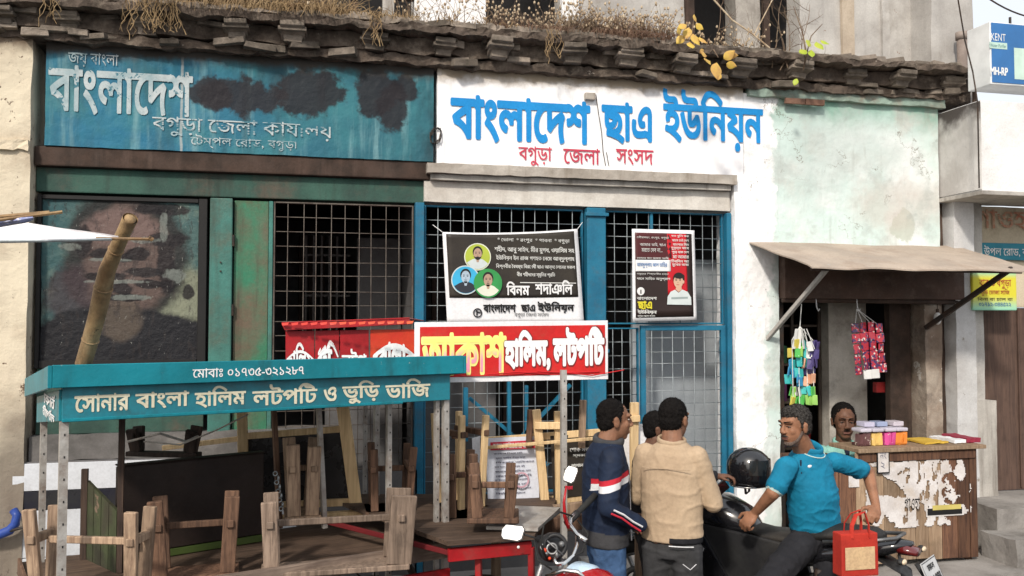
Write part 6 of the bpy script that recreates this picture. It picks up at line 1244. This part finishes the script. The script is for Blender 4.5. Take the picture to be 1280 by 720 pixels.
def standing(label, base, fdir, H, sk, shirt, trouser, arms, headdir=None, headoff=Vector((0, 0, 0)), hair=m_hair, top='jacket', hem=.88, jw=1, pick=None, stoop=.04, hb=1, seed=0, shoe=None, collar=None, pk_tr=None, moust=0, beard=0):
    """arms: (side, elbow, wrist, hand dir, palm dir, thumb dir, curl) in the person's own frame (right, forward, up)"""
    t = person(label, base); f, r, u = frame(Vector((fdir.x, fdir.y, 0))); k = H/1.72
    A = lambda a, b, z: at(base, r, f, a*k, b*k, z*k)
    body = MB(); hc = A(0, .02+stoop, 1.59)+headoff; hf, hr, hu = frame(headdir or f)
    P, R = head(body, hc, hf, hr, hu, k*1.0)
    body.cap(A(0, -.005, 1.42), hc-hu*.06*k-hf*.02*k, .066*k, .06*k, 14)
    body.loft([(A(0, .0, z), r*w_*k, f*d_*k) for z, w_, d_ in ((.82, .14, .1), (.95, .165, .115), (1.1, .145, .105), (1.28, .17, .115), (1.38, .17, .1), (1.44, .09, .07))], 18)
    cl = MB(); rows = ((hem, .205*jw, .145*jw, .0), (hem+.06, .205*jw, .148*jw, .0), (1.05, .20*jw, .15*jw, .0), (1.2, .205*jw, .15*jw, .0), (1.32, .208*jw, .142*jw, .0), (1.40, .185*jw, .122*jw, .0), (1.45, .12*jw, .095, .01), (1.475, .075, .08, .015))
    torso(cl, [(A(0, o, z), r*w_*k, f*d_*k) for z, w_, d_, o in rows])
    for sd, el, wr, hd_, pn, th, cu in arms:
        s = 1 if sd == 'R' else -1; sh = A(.17*s*min(1, jw), 0, 1.385); e = A(*el); w_ = A(*wr)
        V = lambda v: r*v[0]+f*v[1]+u*v[2]
        body.cap(sh, e, .045*k, .038*k); body.cap(e, w_, .036*k, .024*k); 
        if hd_: hand(body, w_, V(hd_), V(pn), V(th), cu, k)
        cl.cap(sh, e, .078*k*jw, .062*k*jw, 16); cl.cap(e, e.lerp(w_, .93), .062*k*jw, .045*k*jw, 16)
    tr = MB()
    for s in (-1, 1):
        hp_, kn, an = A(.085*s, 0, .85), A(.10*s, .03, .49), A(.105*s, -.01, .09)
        body.cap(hp_, kn, .075*k, .052*k); body.cap(kn, an, .05*k, .036*k); body.ell(an+f*.05*k-u*.045*k, (.045*k, .12*k, .035*k), Matrix((r, f, u)).transposed())
        tr.cap(hp_, kn, .108*k*min(jw, 1), .078*k, 16); tr.cap(kn, an, .078*k, .062*k, 16)
        sb_ = MB(); sb_.ell(an+f*.06*k-u*.05*k, (.05*k, .135*k, .04*k), Matrix((r, f, u)).transposed()); sb_.ell(an-u*.02*k, (.045*k, .05*k, .05*k)); organic('shoe', sb_, .008, shoe or m_vin, t, 2)
    tr.loft([(A(0, 0, z), r*w_*k, f*d_*k) for z, w_, d_ in ((.80, .155*min(jw, 1), .115*min(jw, 1)), (.88, .165*min(jw, 1), .12*min(jw, 1)), (.98, .15*min(jw, 1), .11*min(jw, 1)), (1.02, .14*min(jw, 1), .10*min(jw, 1)))], 20)
    bodyo = organic('body', body, .0052, sk, t, 2)
    organic(top, cl, .0085, shirt, t, 3, folds(.006, 1, seed), pick(A, r, f, u) if pick else None)
    organic('trousers', tr, .01, trouser, t, 3, folds(.008, 1.2, seed+3))
    face(t, P, R, k, hair, beard, moust, 0, sk, hb)
    return t, A, r, f, u, k
m_navy = M('navy_cloth', (.012, .022, .05), (.008, .014, .032), 6, .75, bump=.25); m_wst = M('white_stripe_cloth', (.7, .7, .72), (.6, .6, .62), 6, .8); m_rst = M('red_stripe_cloth', (.55, .03, .05), (.45, .02, .04), 6, .8); m_gcl = M('charcoal_cloth', (.06, .06, .065), (.04, .04, .042), 6, .8)
m_jean = M('blue_denim', (.07, .14, .28), (.035, .075, .16), 5, .85, bump=.4, stain=(.16, .25, .4), sa=.4, ss=5); m_beige = M('beige_jacket_cloth', (.47, .35, .235), (.39, .285, .19), 3, .8, bump=.2, stain=(.3, .21, .14), sa=.25, ss=3); m_grtr = M('dark_grey_trousers', (.055, .055, .058), (.035, .035, .036), 5, .85, bump=.3)
m_blkc = M('black_cloth', (.014, .014, .017), (.022, .022, .026), 6, .85, bump=.2); m_polo = M('blue_polo_cloth', (.008, .2, .34), (.006, .15, .26), 5, .8, bump=.15); m_pedge = M('pale_collar_edge', (.5, .65, .62), (.45, .58, .56), 6, .8); m_mint = M('mint_shirt_cloth', (.3, .58, .5), (.22, .45, .4), 5, .8, bump=.2)
sk1 = skin('brown_skin', (.26, .13, .08)); sk2 = skin('warm_brown_skin', (.32, .155, .09)); sk3 = skin('dark_brown_skin', (.17, .085, .055))
rel, grip = (.35, .4, .3), (1.1, 1.2, .8)
# man in the navy jacket, seen from his right, looking right
bA = G(756, 5.3, 0); fA = (CR @ Vector((.985, 0, -.14)))
def pickA(A, r, f, u):
    def g(p):
        q = p-Vector((bA.x, bA.y, 0)); a, b, z = q.dot(r), q.dot(f), q.z
        if a > .1 and 1.15 < z < 1.35: return 1
        if z < .95 and a > -.3 and z < .93-b*.1: return 3
        return 0
    return g
n = N('navy_cloth_with_band'); ff = fA.normalized(); bdot = n.math('ADD', n.math('MULTIPLY', n.math('SUBTRACT', n.xyz(0), bA.x), ff.x), n.math('MULTIPLY', n.math('SUBTRACT', n.xyz(1), bA.y), ff.y))
hh = n.math('ADD', n.math('SUBTRACT', n.xyz(2), n.math('MULTIPLY', bdot, .22)), n.math('MULTIPLY', n.noise(9, 3), .01)); c = n.mix(n.math('MULTIPLY', n.ramp(hh, 1.203, 1.206), n.ramp(hh, 1.243, 1.240)), (.011, .019, .042), (.62, .62, .64)); c = n.mix(n.math('MULTIPLY', n.ramp(hh, 1.24, 1.243), n.ramp(hh, 1.272, 1.269)), c, (.45, .02, .035)); m_band = n.end(c, .75, n.noise(30, 5), .25)
tA, A, r, f, u, k = standing('man in navy jacket with red and white sleeve stripe and blue jeans, looking right', bA, fA, 1.69, sk1, [m_navy, m_band, m_rst, m_gcl], m_jean,
    [('R', (.25, -.05, 1.12), (.21, .17, 1.0), None, None, None, rel), ('L', (-.24, .02, 1.1), (-.2, .2, .98), (0, .6, -.8), (1, 0, 0), (0, 1, .3), rel)], headdir=fA+Vector((0, 0, -.05)), pick=pickA, hem=.86, jw=.94, seed=2)
cm = MB(); cm.torus(A(0, .02, 1.475), (0, -.25, 1), .078*k, .02, 24, 8, 1.4); organic('collar', cm, .006, m_gcl, tA, 2)
part('collar_piping', m_wst, tA, lambda b: b.tube([A(.1*math.cos(x*.35)+.0, -.085*math.sin(x*.35)+.01, 1.455-.01*math.sin(x*.35)) for x in range(0, 10)], .004, 5))
part('zip_edge', m_wst, tA, lambda b: b.tube([A(.03+.02*z, .136+.01*z, 1.4-z*.52) for z in (0, .25, .5, .75, 1.0)], .0045, 5))
part('cuff_stripe', m_wst, tA, lambda b: b.tube([A(*q_) for q_ in ((.318, -.03, 1.12), (.305, .03, 1.09), (.29, .09, 1.045), (.268, .15, 1.01))], .006, 6)); part('cuff_stripe', m_rst, tA, lambda b: b.tube([A(*q_) for q_ in ((.315, -.045, 1.10), (.302, .02, 1.07), (.287, .08, 1.025), (.262, .14, .985))], .006, 6))
# man in the beige jacket, from behind
bB = G(838, 5.2, 0); fB = (CR @ Vector((.42, 0, -.9)))
def pickB(A, r, f, u):
    def g(p):
        q = p-Vector((bB.x, bB.y, 0))
        if q.z < .925 and q.dot(r) > .02: return 1
        return 0
    return g
tB, A, r, f, u, k = standing('man in beige jacket and dark trousers standing with his back to the viewer', bB, fB, 1.70, sk1, [m_beige, m_blkc], m_grtr,
    [('R', (.235, .05, 1.12), (.17, .30, 1.18), (-.2, 1, .1), (-1, 0, .2), (0, .2, 1), (.6, .7, .4)), ('L', (-.225, .06, 1.12), (-.14, .28, 1.12), (.2, 1, 0), (1, 0, .2), (0, .2, 1), (.6, .7, .4))], pick=pickB, hem=.895, jw=.9, seed=8, headdir=fB+CR @ Vector((.35, 0, 0))+Vector((0, 0, -.12)), stoop=.06)
cm = MB(); cm.torus(A(0, .01, 1.475), (0, -.2, 1), .078*k, .011, 24, 8, 1.8); organic('collar', cm, .005, m_beige, tB, 2)
part('waistband_line', m_wst, tB, lambda b: b.tube([A(.02+.045*i, -.143+.012*i*i*.35, .893) for i in range(4)], .003, 5))
part('back_seam', m_beige, tB, lambda b: b.tube([A(x, -.137+x*x*.7, 1.33) for x in (-.14, -.09, -.03, .03, .09, .14)], .003, 5)); part('pocket_stitch', m_wst, tB, lambda b: b.tube([A(.1, -.142, .80), A(.14, -.13, .77), A(.17, -.11, .80)], .0022, 5))
# dark clothed man mostly hidden between them, his arm reaching to the helmet
bC = G(812, 5.8, 0); fC = (CR @ Vector((.85, 0, .1)))
tC, A, r, f, u, k = standing('dark clothed man mostly hidden between the two standing men, arm held out', bC, fC, 1.57, sk3, m_blkc, m_grtr,
    [('R', (.2, .2, 1.26), (.13, .44, 1.29), (0.1, 1, .05), (0, 0, -1), (1, 0, .3), (.5, .7, .5)), ('L', (-.24, .05, 1.1), (-.18, .2, 1.0), (0, .8, -.5), (1, 0, 0), (0, .5, 1), rel)], seed=5, jw=.95)
ph = D(903, 610, 5.7); pt = thing('mobile_phone', 'black mobile phone held by the half hidden man beside the helmet', 'phone', ph); part('phone_body', m_gblk, pt, lambda b: b.beam(ph-Vector((.05, 0, .03)), ph+Vector((.03, 0, .03)), .012, .07), bevel=.003)
part('wrist_band', m_or, tC, lambda b: b.torus(A(.13, .43, 1.29), r*0+f, .029, .004, 16, 5))
# man in the blue polo shirt leaning on the saddle
pD = G(1012, 5.5, 0); tD = person('man in bright blue polo shirt and black trousers leaning sideways on the black motorcycle', pD)
fD = (CR @ Vector((-.62, 0, .78))); fD.z = 0; f, r, u = frame(fD)
def Q(u_, v_, d_): return D(u_, v_, d_)
hc = Q(993, 533, 5.38); hf, hr, hu = frame(CR @ Vector((-.86, -.05, .5))); body = MB(); P, R = head(body, hc, hf, hr, hu, 1.0)
neck = Q(1008, 562, 5.48); body.cap(neck-UP*.04, hc-hu*.06-hf*.02, .066, .06, 14)
shR, shL = Q(984, 583, 5.35), Q(1043, 577, 5.62); elR, wrR = Q(966, 616, 5.3), Q(944, 641, 5.42); elL, wrL = Q(1085, 590, 5.78), Q(1095, 633, 5.62)
ax = (shL-shR).normalized(); fw = ax.cross(UP); fw = fw if fw.dot(CP-neck) > 0 else -fw
chest, waist, pel = Q(1012, 600, 5.48), Q(1016, 640, 5.5), Q(1020, 668, 5.52)
body.loft([(pel, ax*.15, fw*.12), (waist, ax*.15, fw*.12), (chest, ax*.165, fw*.115), (Q(1011, 575, 5.48), ax*.15, fw*.09), (neck, ax*.08, fw*.07)], 18)
for a, b, c in ((shR, elR, wrR), (shL, elL, wrL)): body.cap(a, b, .05, .044); body.cap(b, c, .043, .027)
hand(body, wrR, Q(934, 652, 5.42)-wrR, -UP*.6-fw*.3, ax*-1+UP*.3, (.8, 1.0, .7), 1.08); hand(body, wrL, Q(1090, 650, 5.52)-wrL, -UP*.7+fw*-.4, -ax, (.8, .9, .6), 1.08)
hipR, hipL = pel-ax*.09-UP*.03, pel+ax*.1-UP*.03; knR, knL = Q(955, 732, 5.15), Q(1040, 760, 5.2); anR, anL = Q(985, 850, 5.2), Q(1035, 880, 5.25)
for a, b, c in ((hipR, knR, anR), (hipL, knL, anL)): body.cap(a, b, .08, .055); body.cap(b, c, .052, .038)
organic('body', body, .0052, sk2, tD, 2)
cl = MB(); torso(cl, [(pel+UP*.03, ax*.168, fw*.14), (waist, ax*.17, fw*.145+UP*.0), (waist.lerp(chest, .5)+fw*.015, ax*.172, fw*.148), (chest, ax*.18, fw*.135), (Q(1011, 580, 5.48), ax*.172, fw*.112), (Q(1010, 568, 5.48), ax*.13, fw*.1), (neck, ax*.08, fw*.075)])
for a, b in ((shR, elR), (shL, elL)):
    q = a.lerp(b, .66); cl.cap(a, q, .064, .062, 16); cl.cap(q, a.lerp(b, .74), .064, .066, 16)
def pickD(p):
    for a, b in ((shR, elR), (shL, elL)):
        d_ = (b-a).normalized(); t_ = (p-a).dot(d_)/(b-a).length
        if t_ > .93 and (p-a-d_*(p-a).dot(d_)).length < .13: return 1
    return 0
organic('polo_shirt', cl, .0075, [m_polo, m_pedge], tD, 3, folds(.008, 1.0, 4), pickD)
cm = MB(); cm.torus(neck+UP*.02+fw*.01, UP*.9+fw*.35, .083, .014, 26, 8, 1.7); organic('collar', cm, .005, m_polo, tD, 2)
part('collar_edge', m_pedge, tD, lambda b: b.torus(neck+UP*.0+fw*.025, UP*.9+fw*.4, .093, .004, 26, 5), smooth=True)
part('placket', m_navy, tD, lambda b: b.tube([Q(1001, 575, 5.355), Q(1001, 583, 5.35), Q(1002, 592, 5.345)], .005, 6, True, .5)); part('chest_badge', m_wst, tD, lambda b: b.ell(Q(1014, 583, 5.365), (.034, .012, .016), Matrix((ax, fw, ax.cross(fw))).transposed()), smooth=True)
tr = MB(); tr.loft([(pel-UP*.1, ax*.155, fw*.13), (pel-UP*.02, ax*.168, fw*.14), (pel+UP*.03, ax*.16, fw*.13)], 22)
for a, b, c in ((hipR, knR, anR), (hipL, knL, anL)): tr.cap(a, b, .102, .08, 16); tr.cap(b, c, .08, .066, 16)
organic('trousers', tr, .01, m_blkc, tD, 3, folds(.012, 1.1, 9)); part('belt', m_vin, tD, lambda b: b.torus(pel+UP*.035, UP, .15, .01, 28, 6, 1.6), smooth=True)
for an in (anR, anL):
    sb_ = MB(); sb_.ell(an+fw*.06-UP*.04, (.05, .13, .045), Matrix((ax, fw, UP)).transposed()); organic('shoe', sb_, .01, m_vin, tD, 2)
face(tD, P, R, 1.0, m_hair2, 2, 1, 0, sk2, 2)
# red bag hanging from the saddle
m_bag = M('red_felt_bag', (.45, .035, .022), (.36, .027, .018), 8, .85, bump=.25); m_jute = M('jute_panel', (.6, .42, .24), (.5, .34, .2), 30, .9, bump=.3)
c = Q(1069, 690, 5.05); bg_ = thing('shopping_bag', 'red shopping bag with beige front panel hanging under his hand on the saddle', 'bag', c); bR = CR @ Vector((.98, 0, -.2)); bR.z = 0; bR.normalize(); bF = Vector((-bR.y, bR.x, 0)); bF = bF if bF.dot(CP-c) > 0 else -bF
def bgp(a, b, z): return c+bR*a+bF*b+UP*z
def bagbox(m, x0, x1, y0, y1, z0, z1, tp=.9): m.add([bgp(x, y, z) for z, k_ in ((z0, 1), (z1, tp)) for y in (y0*k_, y1*k_) for x in (x0, x1)], [(0, 2, 3, 1), (4, 5, 7, 6), (0, 1, 5, 4), (2, 6, 7, 3), (0, 4, 6, 2), (1, 3, 7, 5)])
part('bag_body', m_bag, bg_, lambda m: bagbox(m, -.115, .115, -.05, .05, -.125, .115), bevel=.008); part('panel', m_jute, bg_, lambda m: bagbox(m, -.095, .09, .051, .055, -.085, .04, .985), bevel=.001)
for y in (-.035, .046): part('handle', m_bag, bg_, lambda m: m.tube([bgp(-.05, y, .09), bgp(-.045, y*.9, .16), bgp(-.01, y*.6, .215), bgp(.045, y*.6, .23), bgp(.06, y*.9, .16), bgp(.06, y, .09)], .012, 8, True, .35))
# shopkeeper
pE = G(1052, 8.2, 0); tE = person('seated shopkeeper with moustache and mint green shirt behind the counter', Vector((F(1052, 530, -.1).x, -.1, 0)))
hc = F(1055, 527, -.1); hf, hr, hu = frame(Vector((-.35, -.9, -.08))); s = 1.3; body = MB(); P, R = head(body, hc, hf, hr, hu, s); f, r, u = frame(Vector((-.3, -.95, 0)))
E_ = lambda a, b, z: Vector((hc.x, hc.y, hc.z))+r*a+f*b+UP*z
body.cap(E_(-.0, -.04, -.24), E_(0, -.02, -.08), .07, .065); body.loft([(E_(0, -.04, z), r*w_, f*d_) for z, w_, d_ in ((-.75, .15, .12), (-.5, .16, .12), (-.3, .17, .11), (-.2, .08, .07))], 16)
body.cap(E_(.2, -.03, -.28), E_(.26, .1, -.52), .05, .04); body.cap(E_(.26, .1, -.52), E_(.12, .26, -.56), .038, .027); hand(body, E_(.12, .26, -.56), -r*1+f*.3, -UP, f, rel)
body.cap(E_(-.2, -.03, -.28), E_(-.26, .08, -.54), .05, .04); body.cap(E_(-.26, .08, -.54), E_(-.1, .22, -.62), .038, .027); hand(body, E_(-.1, .22, -.62), r*1+f*.3, -UP, f, rel)
for q in (-1, 1): body.cap(E_(.1*q, -.02, -.72), E_(.12*q, .12, -1.0), .08, .055); body.cap(E_(.12*q, .12, -1.0), E_(.12*q, .05, -1.12+.06), .05, .04)
organic('body', body, .0065, sk3, tE, 2)
cl = MB(); torso(cl, [(E_(0, -.04, -.8), r*.2, f*.15), (E_(0, -.04, -.55), r*.2, f*.15), (E_(0, -.04, -.38), r*.215, f*.14), (E_(0, -.04, -.27), r*.19, f*.12), (E_(0, -.04, -.2), r*.1, f*.09)])
for q in (-1, 1): cl.cap(E_(.19*q, -.03, -.3), E_(.24*q, .05, -.44), .085, .08, 14)
organic('shirt', cl, .009, m_mint, tE, 3, folds(.012, 1, 7)); part('shirt_opening', m_navy, tE, lambda b: b.add([E_(-.035, .07, -.2), E_(.035, .07, -.2), E_(.0, .108, -.36)], [(0, 1, 2)]), fix=False)
cm = MB(); cm.torus(E_(0, -.02, -.19), (0, -.3, 1), .085, .014, 22, 8, 1.6); organic('collar', cm, .007, m_mint, tE, 2)
face(tE, P, R, s, m_hair, 0, 1, 0, sk3)
stl = thing('stool', 'small dark stool the shopkeeper sits on', 'stool', (hc.x, hc.y, .1)); z_ = hc.z-.86
part('seat', m_w4, stl, lambda b: b.tube([E_(0, -.05, -.88), E_(0, -.05, -.84)], .17, 20)); 
for a in (-1, 1):
    for b_ in (-1, 1): part('leg', m_w4, stl, lambda m: m.beam((hc.x+.1*a, hc.y+.05+.1*b_, .11), (hc.x+.08*a, hc.y+.05+.08*b_, hc.z-.88), .03, .03))
